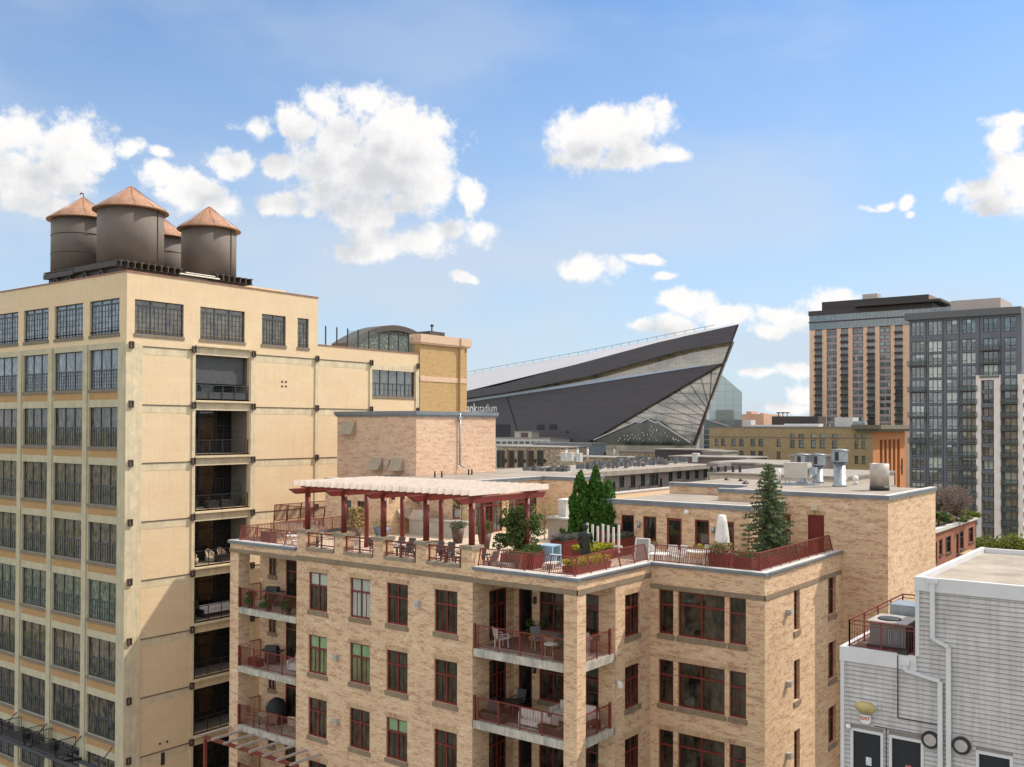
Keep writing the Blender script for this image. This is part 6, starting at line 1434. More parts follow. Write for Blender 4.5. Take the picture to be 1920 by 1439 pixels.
def pbox(q, x0, y0, x1, y1, X, D, mi=0, z0=None):
    a = P(x0, y0, X=X); b = P(x1, y0, X=X); c = P(x0, y1, X=X)
    q.box(X, X+D, b[1], a[1], c[2] if z0 is None else z0, a[2], mi)
q = MB(); pbox(q, 1408, 797, 1535, 802, XO+12, 4); pbox(q, 1470, 795, 1538, 798, XO+14, 3); part_each(q, 'long_duct', plain('bright_duct', (.62, .62, .6), .4, .1, .3), rq)
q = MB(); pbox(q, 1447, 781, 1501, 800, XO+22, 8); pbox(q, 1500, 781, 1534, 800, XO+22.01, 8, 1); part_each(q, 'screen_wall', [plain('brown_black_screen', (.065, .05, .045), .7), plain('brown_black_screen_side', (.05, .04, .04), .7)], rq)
q = MB(); pbox(q, 1565, 783, 1599, 801, XO+16, 6); part(q, 'chiller', plain('pale_chiller', (.52, .52, .5), .5, .1, .3), rq)
q = MB()
for x in range(1600, 1622, 4): pbox(q, x, 790, x+2, 802, XO+16, 2)
part_each(q, 'pipe', GALV, rq)
q = MB(); pbox(q, 1394, 788, 1408, 801, XO+20, 4); part(q, 'white_duct', plain('bright_duct', (.62, .62, .6), .4, .1, .3), rq)
for i, x in enumerate((1460, 1468, 1476)):
    q = MB(); p_ = P(x, 776, X=XO+24); q.tube((XO+24, p_[1], P(x, 782, X=XO+24)[2]), (XO+24, p_[1], p_[2]), .15); q.lathe([(.9 if i < 2 else 1.3, .5), (.5, .1), (.1, 0)], 10, c=(XO+24, p_[1], p_[2])); single(q, 'satellite_dish', DARK if i < 2 else plain('dish_grey', (.3, .3, .28), .5), ('left small dark dish', 'middle small dark dish', 'right round grey dish')[i]+' above the brown roof screen', 'satellite dish', 'dishes on the far roof screen')
q = MB(); pbox(q, 1391, 777, 1432, 800, 620, 30, z0=0); pbox(q, 1399, 772, 1409, 778, 625, 10); pbox(q, 1425, 775, 1431, 778, 625, 8); pbox(q, 1432, 785, 1446, 800, 640, 20, z0=0)
single(q, 'distant_building', plain('far_salmon_brick', (.52, .32, .22), .9, .1, .1), 'distant orange brick building with small roof turrets left of the high rise', 'building')

# ------------------------------------------------------------------ stadium
sL = np.array(P(875, 752, d=430)); sR = np.array(P(1355.6, 681, d=340)); hd = (sR-sL); hd[2] = 0; hd /= np.linalg.norm(hd); sn = np.array([hd[1], -hd[0], 0])
if sn@np.array([-sR[0], -sR[1], 0]) < 0: sn = -sn
def SP(x, y, off=0.):
    """point on the stadium's front plane (off metres proud of it)"""
    r = GM@(_F+_R*(x-960)/FL-_U*(y-CY)/FL); o = np.array([0, 0, H]); t = ((sR+sn*off-o)@sn)/(r@sn); return tuple(o+r*t)
def SZ(zx, zy, off=0.): return SP(860+zx/3.309, 580+zy/3.309, off)
sd_ = thing('stadium', 'huge angular dark metal and glass stadium with a pointed prow', 'stadium', tuple(sR*np.array([1, 1, 0])))
ZINC = plain('dark_zinc_panels', (.062, .055, .064), .55, .10, .02); 
m_, nt, b_ = nodes('zinc_cladding'); B = NB(nt); uv = B.n('ShaderNodeUVMap').outputs[0]
bt = B.n('ShaderNodeTexBrick'); B.put(bt, 'Vector', uv); B.put(bt, 'Scale', 1.); B.put(bt, 'Brick Width', 5.); B.put(bt, 'Row Height', .9); B.put(bt, 'Mortar Size', .07)
bt.inputs['Color1'].default_value = (.078, .070, .080, 1); bt.inputs['Color2'].default_value = (.064, .057, .067, 1); bt.inputs['Mortar'].default_value = (.045, .04, .047, 1)
B.put(b_, 'Base Color', B.mix(B.mr(B.noise(uv, .05, 3), .3, .7, 0, .3), bt.outputs['Color'], (.1, .088, .098, 1))); B.put(b_, 'Roughness', .5); ZINC = m_
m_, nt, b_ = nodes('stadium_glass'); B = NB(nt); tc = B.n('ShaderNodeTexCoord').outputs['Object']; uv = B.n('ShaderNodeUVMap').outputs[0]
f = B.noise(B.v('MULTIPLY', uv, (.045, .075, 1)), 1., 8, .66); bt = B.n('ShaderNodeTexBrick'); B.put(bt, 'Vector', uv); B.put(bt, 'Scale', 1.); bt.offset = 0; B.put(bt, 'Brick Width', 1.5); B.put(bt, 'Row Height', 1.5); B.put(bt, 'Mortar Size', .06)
c = B.ramp(f, [(.36, (.05, .065, .05)), (.43, (.26, .23, .17)), (.52, (.46, .40, .31)), (.6, (.30, .27, .21)), (.66, (.07, .09, .065))]); tl_ = B.n('ShaderNodeTexNoise'); B.put(tl_, 'Vector', uv); B.put(tl_, 'Scale', .9)  # tan and green blotches: reflections painted into the glass colour
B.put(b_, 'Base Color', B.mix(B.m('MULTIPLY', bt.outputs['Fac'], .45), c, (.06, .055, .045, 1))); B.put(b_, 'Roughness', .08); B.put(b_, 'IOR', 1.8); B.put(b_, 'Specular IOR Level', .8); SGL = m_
back = np.array([.25, 1.0, 0]); back /= np.linalg.norm(back)
def solid(q, pts, D, mi=0, dirv=None):
    dv = np.array(dirv) if dirv is not None else -sn; n = len(q.v); k = len(pts); q.v += [tuple(p) for p in pts]+[tuple(np.array(p)+dv*D) for p in pts]
    q.f.append(tuple(n+i for i in range(k))); q.f.append(tuple(n+k+i for i in reversed(range(k))))
    for i in range(k): q.f.append((n+i, n+k+i, n+k+(i+1) % k, n+(i+1) % k))
    q.mi += [mi]*(k+2); q.sm += [False]*(k+2)
gl = lambda p: (p[0], p[1], 0.)
q = MB(); lw = [SZ(-900, 720, 0), SZ(50, 577), SZ(1640, 335), SZ(805, 825), SZ(760, 850), gl(SZ(760, 850)), gl(SZ(-900, 720))]; solid(q, lw, .8); part(q, 'zinc_wall', ZINC, sd_)
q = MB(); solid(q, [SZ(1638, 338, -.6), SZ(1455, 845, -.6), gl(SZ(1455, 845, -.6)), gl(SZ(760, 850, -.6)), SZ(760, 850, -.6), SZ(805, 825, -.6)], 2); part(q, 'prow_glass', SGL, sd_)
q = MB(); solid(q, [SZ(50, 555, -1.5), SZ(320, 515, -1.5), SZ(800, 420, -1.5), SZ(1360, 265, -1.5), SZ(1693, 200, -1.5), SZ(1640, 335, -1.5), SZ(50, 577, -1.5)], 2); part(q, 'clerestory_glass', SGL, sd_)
q = MB(); solid(q, [SZ(-900, 690, .4), SZ(50, 562, .4), SZ(800, 448, .4), SZ(1510, 347, .4), SZ(1510, 353, .4), SZ(800, 466, .4), SZ(50, 577, .4), SZ(-900, 715, .4)], .39); part(q, 'gutter_strip', plain('pale_blue_gutter', (.40, .50, .62), .3, .1, .05), sd_)
q = MB(); solid(q, [SZ(-900, 640, 3), SZ(50, 510, 3), SZ(240, 475, 3), SZ(1240, 205, 3), SZ(1733, 95, 3), SZ(1693, 200, 3), SZ(1360, 262, 3), SZ(800, 418, 3), SZ(320, 513, 3), SZ(50, 553, 3), SZ(-900, 690, 3)], .6); part(q, 'roof_fascia', ZINC, sd_)
q = MB(); solid(q, [SZ(240, 482, 3.2), SZ(1240, 262, 3.2), SZ(700, 400, 3.2)], .15); part(q, 'fascia_fold', ZINC, sd_) if 0 else None
# roof: rises from the fascia to the ridge behind
rdg = [P(860+zx/3.309, 580+zy/3.309, d=dd) for zx, zy, dd in ((-900, 560, 520), (50, 405, 500), (800, 272, 455), (1590, 116, 400), (1733, 95, 345))]
fro = [SZ(-900, 640, 2.9), SZ(50, 508, 2.9), SZ(700, 350, 2.9), SZ(1400, 168, 2.9), SZ(1733, 95, 2.9)]
q = MB()
for i in range(4): q.poly([fro[i], fro[i+1], rdg[i+1], rdg[i]]); q.poly([rdg[i], rdg[i+1], (rdg[i+1][0]+60, rdg[i+1][1]+60, 0), (rdg[i][0]+60, rdg[i][1]+60, 0)])
part(q, 'white_roof', plain('white_roof_membrane', (.37, .37, .385), .6, .05, .02), sd_)
q = MB()
for a_, b_2 in (((-900, 691), (50, 554)), ((50, 554), (320, 514)), ((320, 514), (800, 419)), ((800, 419), (1360, 263)), ((1360, 263), (1693, 201))): q.poly([SZ(*a_, 2.4), SZ(*b_2, 2.4), SZ(*b_2, -1.4), SZ(*a_, -1.4)])
part(q, 'fascia_soffit', ZINC, sd_)
q = MB()
for a, b in zip(rdg[:4], rdg[1:4]):
    q.bar((a[0], a[1], a[2]+1.2), (b[0], b[1], b[2]+1.2), .18)
    for i in range(14):
        t = i/14; p = [a[j]+(b[j]-a[j])*t for j in range(3)]; q.bar(p, (p[0], p[1], p[2]+1.3), .16)
part(q, 'ridge_line', plain('ridge_grey', (.2, .2, .21), .6), sd_)
q = MB(); ed = [SZ(1733, 95, 3.05), SZ(1455, 845, .3)]; q.bar(ed[0], ed[1], .5, .5); d2 = [SZ(1640, 335, .3), SZ(805, 825, .3)]; q.bar(d2[0], d2[1], .45, .3); part(q, 'prow_edge', plain('red_black_edge', (.035, .018, .02), .6), sd_)
q = MB()
for i in range(9):
    t = i/8; a_ = (1638-(1638-805)*t, 338+(825-338)*t); b_2 = (1638-(1638-1455)*t, 338+(845-338)*t); q.bar(SZ(*a_, -.45), SZ(*b_2, -.45), .16)
for i in range(1, 12):
    t = i/12; a_ = (805+(1638-805)*t, 825+(338-825)*t); q.bar(SZ(*a_, -.45), SZ(min(1455+(1638-1455)*t*.6, 1640), 845-(845-338)*t*.6, -.45), .13)
part_each(q, 'glass_rib', plain('steel_rib', (.10, .09, .08), .6), sd_)
q = MB(); solid(q, [SZ(838, 812, -.3), SZ(1100, 698, -.3), SZ(1130, 703, -.3), SZ(1172, 682, -.3), SZ(1222, 705, -.3), SZ(1240, 702, -.3), SZ(1440, 828, -.3), SZ(1440, 845, -.3), SZ(800, 840, -.3)], .29)
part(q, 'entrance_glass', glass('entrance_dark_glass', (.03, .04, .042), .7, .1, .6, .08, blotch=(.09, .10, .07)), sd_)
q = MB()
for a, b in (((838, 812), (1100, 698)), ((1100, 698), (1130, 703)), ((1130, 703), (1172, 682)), ((1172, 682), (1222, 705)), ((1222, 705), (1240, 702)), ((1240, 702), (1440, 828))): q.bar(SZ(*a, .2), SZ(*b, .2), .45)
part(q, 'entrance_trim', plain('pale_trim', (.5, .5, .48), .5), sd_)
q = MB(); r3 = random.Random(3)
for i in range(60):
    a = r3.uniform(880, 1400); lim = 700+abs(a-1170)*.48+14
    if lim < 815: y_ = r3.uniform(lim, 818); p = SZ(a, y_, .05); q.ball(p, r3.uniform(.16, .28), 5)
part_each(q, 'hanging_light', WHITE, sd_)
for a, b, c, d in ((232, 715, 318, 800), (485, 716, 530, 750), (562, 714, 608, 748), (666, 756, 682, 770), (648, 812, 672, 826)):
    q = MB(); solid(q, [SZ(a, b, .15), SZ(c, b, .15), SZ(c, d, .15), SZ(a, d, .15)], .14); part(q, 'wall_louvre', plain('louvre_black', (.022, .02, .026), .6), sd_)
q = MB(); q.bar(SZ(300, 550, .1), SZ(365, 760, .1), .3, .3); part(q, 'expansion_joint', plain('louvre_black', (.022, .02, .026), .6), sd_)
q = MB(); p0 = SZ(240, 800, 1)
LT = plain('sign_letter_white', (.8, .8, .8), .5, .02)
o0 = SP(876, 774.6, .25); sc_px = np.linalg.norm(np.array(SP(931.5, 773, .25))-np.array(o0))
def word(body, x_end_px, x0_px, y_px, bold, nm):
    a = np.array(SP(x0_px, y_px, .25)); b = np.array(SP(x_end_px, y_px, .25)); L = np.linalg.norm((b-a)[:2]); o = text_mesh(body, 1., LT, nm, sd_, (0, 0, 0), (1, 0, 0), depth=.03, bold=bold)
    xs = [v.co.x for v in o.data.vertices]; s = L/(max(xs)-min(xs)); mn = min(xs)
    M_ = Matrix(((hd[0], 0, sn[0]), (hd[1], 0, sn[1]), (0, 1, 0))).to_4x4(); M_.translation = Vector(a)
    # text mesh was laid with y up along world z; bring it back to the plane
    for v in o.data.vertices: v.co = M_ @ Vector(((v.co.x-mn)*s, v.co.z*s*1.22, -v.co.y*.2))
    return o
word('stadium', 931.5, 895.5, 772.6, 0.0, 'sign_word'); word('bank', 895, 869, 773.4, .022, 'sign_word'); word('us', 868.0, 855, 773.6, .0, 'sign_word')
# glass hall beyond the prow
gh = thing('glass_hall', 'pale green glass block with slanting roof beyond the stadium prow', 'building', P(1370, 800, d=470)[:2]+(0,))
q = MB(); fr = [P(x, y, d=470) for x, y in ((1345, 690), (1352, 702), (1391, 735), (1390, 800))]; fr = [P(1330, 690, d=470), P(1351, 701, d=470), P(1391, 736, d=470)]
pl_ = fr+[(fr[2][0], fr[2][1], 0), (fr[0][0], fr[0][1], 0)]; fwd = np.array([Fg[0], Fg[1], 0]); solid(q, pl_, 40, dirv=fwd)
m_, nt, b_ = nodes('pale_curtain_wall'); B = NB(nt); uv = B.n('ShaderNodeUVMap').outputs[0]; bt = B.n('ShaderNodeTexBrick'); B.put(bt, 'Vector', uv); B.put(bt, 'Scale', 1.); bt.offset = 0; B.put(bt, 'Brick Width', 3.); B.put(bt, 'Row Height', 3.4); B.put(bt, 'Mortar Size', .12)
bt.inputs['Color1'].default_value = (.50, .58, .57, 1); bt.inputs['Color2'].default_value = (.46, .55, .55, 1); bt.inputs['Mortar'].default_value = (.36, .43, .43, 1); B.put(b_, 'Base Color', bt.outputs['Color']); B.put(b_, 'Roughness', .15); PGL = m_
part(q, 'glass_wall', PGL, gh)
q = MB(); solid(q, [P(1318, 787, d=455), P(1391, 787, d=455), gl(P(1391, 787, d=455)), gl(P(1318, 787, d=455))], 8, dirv=fwd); part(q, 'lower_wing', glass('teal_wing_glass', (.10, .14, .145), .3, .15, .7, .1), gh)
q = MB(); q.bar(P(1320, 785, d=453), P(1368, 800, d=453), .5); q.bar(P(1318, 790, d=453), P(1318, 860, d=453), .7)
for y in (805, 815, 825, 835): q.bar(P(1318, y, d=453), P(1345, y, d=453), .2)
part_each(q, 'white_brace', plain('pale_brace', (.48, .42, .40), .6), gh)
q = MB(); q.box(0, 1, 0, 1, 0, 1); 
rq_ = P(1345, 768, d=466); q = MB(); solid(q, [P(1345, 769, d=468), P(1375, 769, d=468), P(1375, 790, d=468), P(1345, 790, d=468)], 1.5, dirv=fwd); part(q, 'painted_reflection', plain('grey_green_reflection', (.24, .27, .24), .3), gh)  # slab added as a painted reflection on the glass wall

# ------------------------------------------------------------------ middle distance roofs
def blk(name, lab, cat, x0, x1, y, X, D, m_, grp=None, extra=None):
    a = P(x0, y, X=X); b = P(x1, y, X=X); t = thing(name, lab, cat, (X, b[1], 0), group=grp); q = MB(); q.box(X, X+D, b[1], a[1], 0, a[2]); part(q, 'wall', m_, t)
    q = MB(); q.box(X-.3, X+D+.3, b[1]-.3, a[1]+.3, a[2], a[2]+.35); part(q, 'roof', ROOFG, t); return t, a, b
MAS = brick('random_stone_cladding', (.42, .34, .24), (.62, .54, .42), (.22, .14, .10), (.25, .2, .15), bw=.7, bh=.45, streak=1)
# grey rendered terrace block facing right
YG = 100.0
def bu(zx): return P(1120+zx/8, 890, Y=YG)[0]
def bz(zx, zy): return P(1120+zx/8, 780+zy/8, Y=YG)[2]
gt = thing('grey_terrace_block', 'long low grey rendered block with dark windows and a tan overhanging roof', 'building', (150, YG, 0))
zr_ = bz(0, 905); win_ = [(0, 75, 935, 1090), (330, 405, 910, 1080), (500, 572, 895, 1080), (650, 718, 880, 1060), (785, 915, 868, 1050), (1068, 1130, 850, 1030), (1195, 1262, 838, 945), (1325, 1385, 830, 960), (1465, 1522, 820, 945), (1590, 1650, 800, 935)]
hs = [(bu(a), bu(b), bz(a, d), bz(a, c)) for a, b, c, d in win_]+[(bu(228), bu(272), bz(228, 1140), bz(228, 1000)), (bu(938), bu(975), bz(938, 1080), bz(938, 940))]
q = MB(); wall(q, 'v', YG, bu(-700), bu(1665), 0, zr_, hs, .35); q.box(bu(-700), bu(1665), YG+.36, YG+20.5, 0, zr_-.1); part(q, 'wall', GREYP, gt)
q = MB(); q.box(bu(-700), bu(1690), YG-1.6, YG+21, zr_, zr_+.9); part(q, 'roof', ROOF, gt); zr_gt = zr_
for a, b, z0, z1 in hs:
    q = MB(); q.box(a, a+.12, YG+.1, YG+.2, z0, z1); q.box(b-.12, b, YG+.1, YG+.2, z0, z1); q.box((a+b)/2-.06, (a+b)/2+.06, YG+.1, YG+.2, z0, z1-.12); q.box(a+.12, b-.12, YG+.1, YG+.2, z1-.12, z1); q.box(a+.12, b-.12, YG+.11, YG+.19, z0+(z1-z0)*.7, z0+(z1-z0)*.7+.1); o = part(q, 'window', DARK, gt)
    g_ = MB(); g_.box(a, b, YG+.25, YG+.27, z0, z1); part(g_, 'pane', G_TEAL, o)
r = MB(); railing(r, (bu(80), YG-1.4, bz(80, 1165)), (bu(1100), YG-1.4, bz(80, 1165)), 1.1, 4, .5, pw=.1, bw=.04); part(r, 'balcony_railing', DARK, gt)
q = MB(); q.box(bu(0), bu(1180), YG-1.6, YG-.01, bz(80, 1165)-.3, bz(80, 1165)); part(q, 'balcony_slab', CONCW, gt)
# sunlit cream parapet wing just behind the terrace
cw = thing('screen_wall', 'sunlit cream screen wall behind the low terrace house roof', 'wall', (57.7, 36, 26.7))
q = MB(); q.box(57.7, 69.6, 36.0, 36.25, 26.7, 29.2); part(q, 'wall', plain('cream_sunlit_render', (.70, .52, .34), .85, .08), cw); q = MB(); q.box(57.6, 69.7, 35.95, 36.3, 29.2, 29.3); part(q, 'coping', CAPT, cw)
# long flat roofs crowded with condensers
zf = zr_gt+.9
AC0 = thing('roof_condenser', 'small grey condenser among the dense rows on the wide far flat roof', 'condenser', P(1160, 868, Z=zf), group='condensers on the far flat roof', local=True)
q = MB(); q.box(-.55, .55, -.5, .5, .15, 1.25); part(q, 'casing', plain('condenser_grey', (.13, .13, .13), .5, .2, 2), AC0); q = MB(); q.lathe([(.42, 1.26), (.42, 1.32), (.1, 1.33)], 10); part(q, 'fan', DARK, AC0)
q = MB(); q.box(-.6, .6, -.56, .56, 0, .15); part(q, 'base', WHITE, AC0)
r4 = random.Random(11); na = 0
for row, (y, xa, xb, dx) in enumerate(((886, 985, 1068, 5), (884.5, 990, 1064, 6), (881, 1075, 1130, 9), (879, 1095, 1180, 7), (876, 1110, 1215, 7), (873, 1125, 1250, 6.5), (870, 1150, 1275, 6.5), (867.5, 1180, 1285, 6.5), (865, 1195, 1288, 7))):
    x = xa
    while x < xb:
        if r4.random() < .8:
            p = P(x, y+r4.uniform(-.8, .8), Z=zf); dup(AC0, p, r4.choice((0, 1.57, .1)), scale=r4.uniform(.55, .95)); na += 1
        x += dx*r4.uniform(.8, 1.3)
for (x0, x1, y, X, D, lab, m2) in ((932, 1050, 838, 272, 22, 'rough stone clad building with tall dark windows right of the brick lift house', MAS), (1040, 1165, 857, 262, 12, 'low rough stone clad roof storey stepping down beside the tall windows', MAS), (1162, 1275, 847.5, 300, 12, 'distant low stone wall building below the stadium glass', MAS), (1000, 1108, 831.5, 290, 10, 'blue grey panelled shed in front of the stadium wall', plain('blue_grey_panel', (.20, .235, .26), .5, .1, .1)), (925, 1031, 822, 310, 15, 'white flat roofed pavilion storey above the stone clad building', plain('pavilion_white', (.55, .53, .5), .6))):
    nm = 'stone_clad_building' if m2 is MAS else 'metal_shed' if 'shed' in lab else 'white_pavilion'; t, a, b = blk(nm, lab, 'building', x0, x1, y, X, D, m2)
    if X == 272:
        for xa, xb in ((932, 938.5), (940, 946), (952, 964), (971, 981.5), (988, 1001), (1007.5, 1019)):
            q = MB(); p0 = P(xa, 844.5, X=X); p1 = P(xb, 877, X=X); q.box(X-.25, X-.01, p1[1], p0[1], p1[2], p0[2]); o = part(q, 'window', STEEL, t); q = MB(); q.box(X-.3, X-.251, p1[1]+.25, p0[1]-.25, p1[2]+.2, p0[2]-.3); q.box(X-.31, X-.255, p0[1]-.9, p0[1]-.28, p1[2]+.2, p0[2]-.35, 1 if (xb-xa) > 11.5 else 0); part(q, 'pane', [G_DARK, plain('rust_brown_blind', (.16, .07, .04), .7)], o)
        for x in (948.5, 967, 984, 1004, 1021.5): q = MB(); p0 = P(x, 864.5, X=X); q.box(X-.6, X-.01, p0[1]-.35, p0[1]+.35, p0[2]-.6, p0[2]+.6); part(q, 'wall_lantern', DARK, t)
    if X == 310:
        for i in range(9): q = MB(); p0 = P(930+i*11, 828, X=X); p1 = P(938+i*11, 832.5, X=X); q.box(X-.1, X-.01, p1[1], p0[1], p1[2], p0[2]); part(q, 'window', G_TEAL, t)
    if X == 290: q = MB(); p0 = P(1069, 836, X=X); q.box(X-.2, X-.01, p0[1]-.15, p0[1]+.15, 15, p0[2]); part(q, 'seam', DARK, t)
t, a, b = blk('plant_unit', 'beige rooftop unit with brown louvre on the white pavilion', 'rooftop unit', 965, 997, 810, 312, 5, plain('beige_unit', (.45, .43, .35), .6)); q = MB(); p0 = P(977, 812, X=312); p1 = P(990, 820, X=312); q.box(311.8, 311.99, p1[1], p0[1], p1[2], p0[2]); part(q, 'louvre', plain('brown_louvre', (.12, .07, .06), .7), t)
q = MB()
for x in range(1106, 1300, 6): p0 = P(x, 834.5, X=345); q.box(344.9, 345.1, p0[1]-.12, p0[1]+.12, 20, p0[2])
p0, p1 = P(1105, 834, X=345), P(1300, 834, X=345); q.box(344.8, 345.2, p1[1], p0[1], p0[2], p0[2]+.4); sf = thing('site_fence', 'long pale glazed fence at the foot of the stadium entrance', 'fence', (345, p1[1], 0)); part(q, 'frame', plain('fence_white', (.5, .5, .5), .5), sf)
q = MB(); q.box(345.2, 345.3, p1[1], p0[1], 10, p0[2]-.2); part(q, 'glazing', G_TEAL, sf)
# flat roofed sheds right of centre
for i, (x0, x1, y, X, D, m2, lab) in enumerate(((1228, 1332, 843.5, 285, 10, DBR, 'dark low roof edge in front of the ochre brick building'), (1318, 1355, 848, 262, 10, GREYP, 'small grey roof box left of the ochre building'), (1255, 1400, 857, 250, 14, plain('brown_fascia', (.15, .11, .09), .8), 'long brown fascia roof running towards the ochre building'), (1333, 1480, 868.5, 215, 22, GREYP, 'long grey rendered roof storey behind the black posts'), (1418, 1470, 873, 205, 12, plain('beige_grey', (.34, .29, .24), .8), 'beige grey roof box behind the spruce top'), (1482, 1552, 856, 225, 12, GREYP, 'grey block with narrow window behind the short ventilators'), (1330, 1585, 889, 175, 30, plain('sunlit_terrace', (.50, .42, .34), .9), 'wide sunlit roof terrace beyond the tower roof'))):
    blk('roof_storey', lab, 'building', x0, x1, y, X, D, m2)
bp_ = thing('black_post_pergola', 'row of tall black posts with a grey canopy on the sunlit roof terrace', 'pergola', (176, 80, 20))
for x in (1334, 1347, 1360.5, 1374.5, 1387.5):
    p0 = P(x, 874, X=178); q = MB(); q.box(177.8, 178.2, p0[1]-.2, p0[1]+.2, P(x, 900, X=178)[2]-1, p0[2]); part(q, 'post', DARK, bp_)
q = MB(); p0, p1 = P(1333, 868, X=178), P(1355, 868, X=178); q.box(176, 182, p1[1], p0[1], p0[2]-.7, p0[2]); part(q, 'canopy', plain('mauve_canopy', (.22, .18, .18), .7), bp_)
# ------------------------------------------------------------------ red brick building, garden roof and trees at the far right
YR = 28.0
rb = thing('red_brick_building', 'red brick building with tall dark windows and pale coping', 'building', (100, YR, 0))
def ru(x): return P(x, 1000, Y=YR)[0]
zr_ = P(1745, 1002, Y=YR)[2]; w_ = [(1748, 1757, 1019, 1056), (1761, 1767, 1013, 1042), (1773, 1783, 1008, 1039), (1793, 1797.5, 1002, 1040), (1800, 1807, 998, 1031), (1816, 1825, 991, 1019)]
hs = [(ru(a), ru(b), P(a, d, Y=YR)[2], P(a, c, Y=YR)[2]) for a, b, c, d in w_]; hs += [(a, b, c-3.8, d-3.8) for a, b, c, d in hs]
q = MB(); wall(q, 'v', YR, ru(1700), ru(1829), 0, zr_, hs, .3); q.box(ru(1700), ru(1829), YR+.31, YR+16, 0, zr_-.2); part(q, 'wall', BRR, rb); q = MB(); q.box(ru(1700)-.2, ru(1829)+.3, YR-.25, YR+.3, zr_, zr_+.4); part(q, 'coping', CAPT, rb)
for a, b, z0, z1 in hs:
    q = MB(); q.box(a, a+.1, YR+.1, YR+.2, z0, z1); q.box(b-.1, b, YR+.1, YR+.2, z0, z1); q.box(a+.1, b-.1, YR+.1, YR+.2, z1-.1, z1); q.box(a+.1, b-.1, YR+.1, YR+.2, z0+(z1-z0)*.65, z0+(z1-z0)*.65+.08); q.box((a+b)/2-.05, (a+b)/2+.05, YR+.11, YR+.19, z0, z1-.1); q.box(a-.1, b+.1, YR-.1, YR+.09, z0-.2, z0-.003); o = part(q, 'window', DARK, rb); g_ = MB(); g_.box(a, b, YR+.22, YR+.24, z0, z1); part(g_, 'pane', G_DARK, o)
q = MB(); q.box(ru(1795), ru(1813), YR-1.6, YR-.26, P(1800, 1036, Y=YR)[2]-.2, P(1800, 1036, Y=YR)[2]); part(q, 'balcony_slab', plain('mustard_slab', (.42, .33, .14), .8), rb)
q = MB(); q.box(ru(1700), ru(1829), YR+.35, YR+15.5, zr_-.1, zr_+.05); part(q, 'garden_soil', plain('garden_soil', (.14, .11, .07), .95, .3, .5), rb)
for i, (x, y, h, r, mm, lab) in enumerate(((1752, 985, 2.0, 2.0, FOLs, 'leftmost low shrub on the garden roof of the red brick building'), (1770, 981, 1.5, 1.8, STRAW, 'straw coloured grasses on the garden roof'), (1800, 975, 1.8, 2.4, FOLY, 'bright green shrub near the right end of the garden roof'), (1785, 978, 1.2, 1.5, FOLs, 'small dark shrub in the middle of the garden roof'))):
    p = P(x, y+6, Z=zr_); bushy((p[0], p[1], zr_), h, r, lab, 'garden_shrub', 'shrub', mm, 900, .22, 0, None, 40+i, 8, .3)
for i, (x, lab) in enumerate(((1760, 'left leafless purple twigged tree rising above the garden roof'), (1792, 'right leafless purple twigged tree rising above the garden roof'))):
    p = P(x, 985, Z=zr_); t = thing('leafless_tree', lab, 'tree', (p[0], p[1], zr_), local=True, group='leafless trees on the garden roof'); rg = np.random.default_rng(60+i); q = MB(); q.tube((0, 0, 0), (0, 0, 2), .12, .08, 6)
    for k in range(60):
        a = rg.random()*6.28; L = rg.uniform(1, 3.2); z = rg.uniform(.8, 2); q.tube((0, 0, z), (L*.7*math.cos(a), L*.7*math.sin(a), z+L), .035, .01, 4)
    part(q, 'trunk', BARK, t); foliage(t, 'twigs', leafmat('purple_twigs', (.12, .08, .07), (.25, .17, .14), (.3, .24, .17), 1), spray(rg, 1500, (0, 0, 3), (2, 2, 1.8)), .07, 2, aspect=5)
for i, (x, y, h, r, lab) in enumerate(((1838, 1018, 9, 4.0, 'spring green tree left of the pale portal frame foot'), (1862, 1022, 7.5, 4.5, 'spring green tree below the first pale portal frame'), (1884, 1020, 8, 4.5, 'broad spring green tree between the two portal frames'), (1903, 1024, 7, 4, 'rightmost spring green tree above the white roof'))):
    p = P(x, y, X=170); bushy((p[0], p[1], 0), p[2]+1.5, r, lab, 'spring_tree', 'tree', FOLY, 5200, .30, 6, 'spring green street trees', 80+i, 26, .45)
q = MB(); p0 = P(1880, 1062, Z=22); p1 = P(1925, 1030, Z=22); q.hexa([(p0[0], p0[1], 0), (p1[0], p1[1], 0), (p1[0]+5, p1[1]-25, 0), (p0[0], p0[1]-25, 0)], [(p0[0], p0[1], 22), (p1[0], p1[1], 22), (p1[0]+5, p1[1]-25, 22), (p0[0], p0[1]-25, 22)]); single(q, 'brown_roof_house', plain('brown_roof', (.24, .17, .13), .9, .2, .5), 'brown roofed house corner at the right edge behind the white roof', 'house')
# distant skyline so that the horizon is town, not bare ground
rs = random.Random(21); BM_ = [plain('far_tan_wall', (.30, .25, .20), .9), plain('far_brick_wall', (.26, .15, .11), .9), plain('far_grey_wall', (.26, .27, .28), .9), plain('far_pale_wall', (.42, .40, .37), .9)]
for i in range(46):
    d = rs.uniform(650, 1900); x = rs.uniform(840, 1560); hh = rs.uniform(10, 26 if d < 1200 else 34); p = P(x, 800, d=d); w = rs.uniform(14, 45)
    t = thing('distant_block', 'small distant town building on the horizon', 'building', (p[0], p[1], 0), group='distant town buildings on the horizon', local=True); q = MB(); q.box(0, w, 0, w*rs.uniform(.5, 1.4), 0, hh); part(q, 'wall', rs.choice(BM_), t); q = MB(); q.box(w*.2, w*.6, w*.1, w*.4, hh, hh+2.5); part(q, 'roof_house', rs.choice(BM_), t)
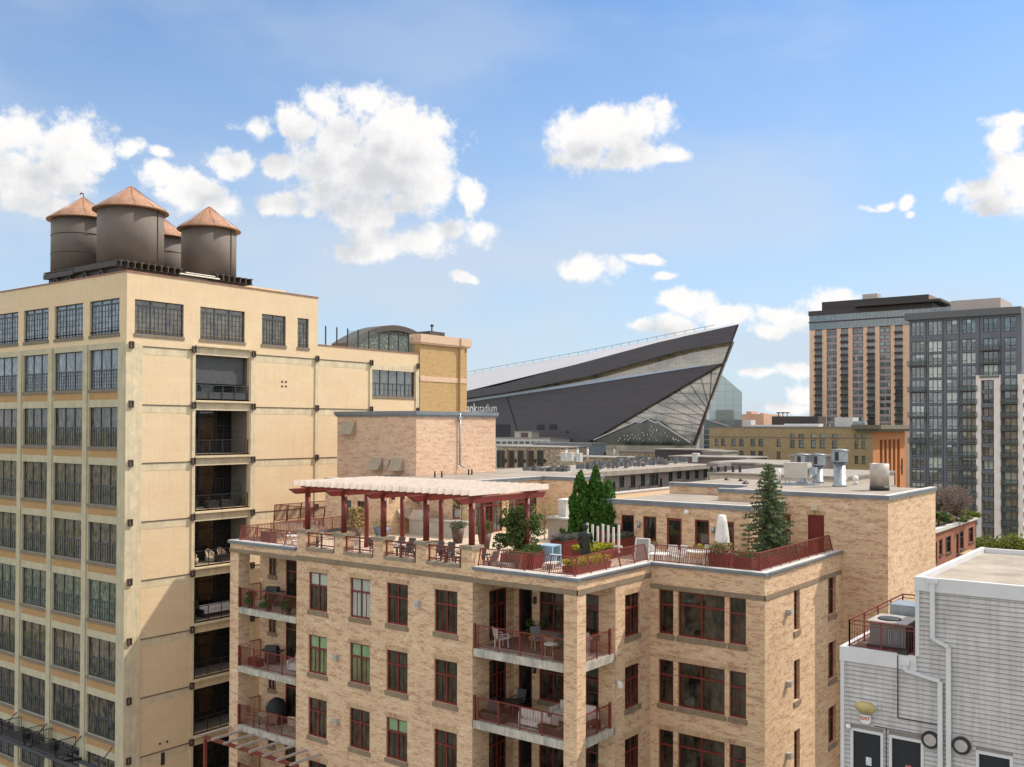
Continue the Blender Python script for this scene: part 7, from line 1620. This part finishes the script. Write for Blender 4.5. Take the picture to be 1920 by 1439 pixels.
# small clutter on the middle distance roofs
for i, (x, y0, y1, X, kind, lab) in enumerate(((1062, 843, 856, 255, 'pipe', 'tall thin white flue left of the blue grey shed centre'), (1083, 842, 856, 255, 'pipe', 'second white flue in front of the blue grey shed'), (1102, 841, 853, 255, 'pipe', 'white flue near the right end of the blue grey shed'),
    (1058, 850, 856, 250, 'box', 'small pale hooded vent beside the leftmost white flue'), (1070, 850, 856, 250, 'box', 'small cream vent box between two white flues'), (1086, 851, 857, 250, 'box', 'small cream vent box right of the second flue'), (1134, 846, 854, 280, 'ball', 'round bronze sculpture ball on the distant stone terrace'), (1152, 842, 850, 290, 'pipe', 'cream pillar standing on the distant stone terrace'),
    (1167, 858, 866, 240, 'box', 'larger grey chiller among the condensers on the left'), (1206, 857, 868, 240, 'box', 'larger pale grey chiller in the middle of the condensers'), (1206, 868, 876, 215, 'box', 'low wide grey chiller in front of the pale chiller'), (1305, 851, 857, 250, 'box', 'white tarpaulin covered unit near the dark roof edge'))):
    p0, p1 = P(x, y0, X=X), P(x, y1, X=X); t = thing('roof_vent' if kind == 'box' else 'flue_pipe' if kind == 'pipe' else 'sculpture_ball', lab, 'vent' if kind == 'box' else 'flue' if kind == 'pipe' else 'sculpture', (X, p1[1], p1[2]), local=True); h = p0[2]-p1[2]; w = h*.8 if 'chiller' in lab else .8
    if kind == 'pipe': q = MB(); q.tube((0, 0, -1.5), (0, 0, h), .3, n=10); part(q, 'pipe', WHITE, t); q = MB(); q.lathe([(.42, h), (.42, h+.2)], 10); part(q, 'cap', GALV, t)
    elif kind == 'ball': q = MB(); q.ball((0, 0, h*.6), h*.4, 12); part(q, 'ball', BRONZE, t); q = MB(); q.tube((0, 0, -1.5), (0, 0, h*.3), .3, n=8); part(q, 'stand', DARK, t)
    else: q = MB(); q.box(-w, w, -w, w, -1.5, h); part(q, 'casing', plain('pale_chiller', (.52, .52, .5), .5) if i in (3, 4, 5, 9, 11) else GALV, t); q = MB(); q.box(-w*1.08, w*1.08, -w*1.08, w*1.08, h, h+.15); part(q, 'top', DARK if 'chiller' in lab else WHITE, t)
q = MB()
p0 = P(930, 884, X=175); p1 = P(1118, 871, X=200)
sr_ = thing('roof_guard_rail', 'long pale guard rail crossing the flat roofs behind the pergola', 'railing', (p0[0], p0[1], p0[2]-1)); a_, b_2 = Vector(p0), Vector(p1)
q.bar(a_, b_2, .14)
for i in range(14): c_ = a_.lerp(b_2, i/13); q.bar(c_, c_-Vector((0, 0, 1.3)), .12)
part(q, 'rail', WHITE, sr_)
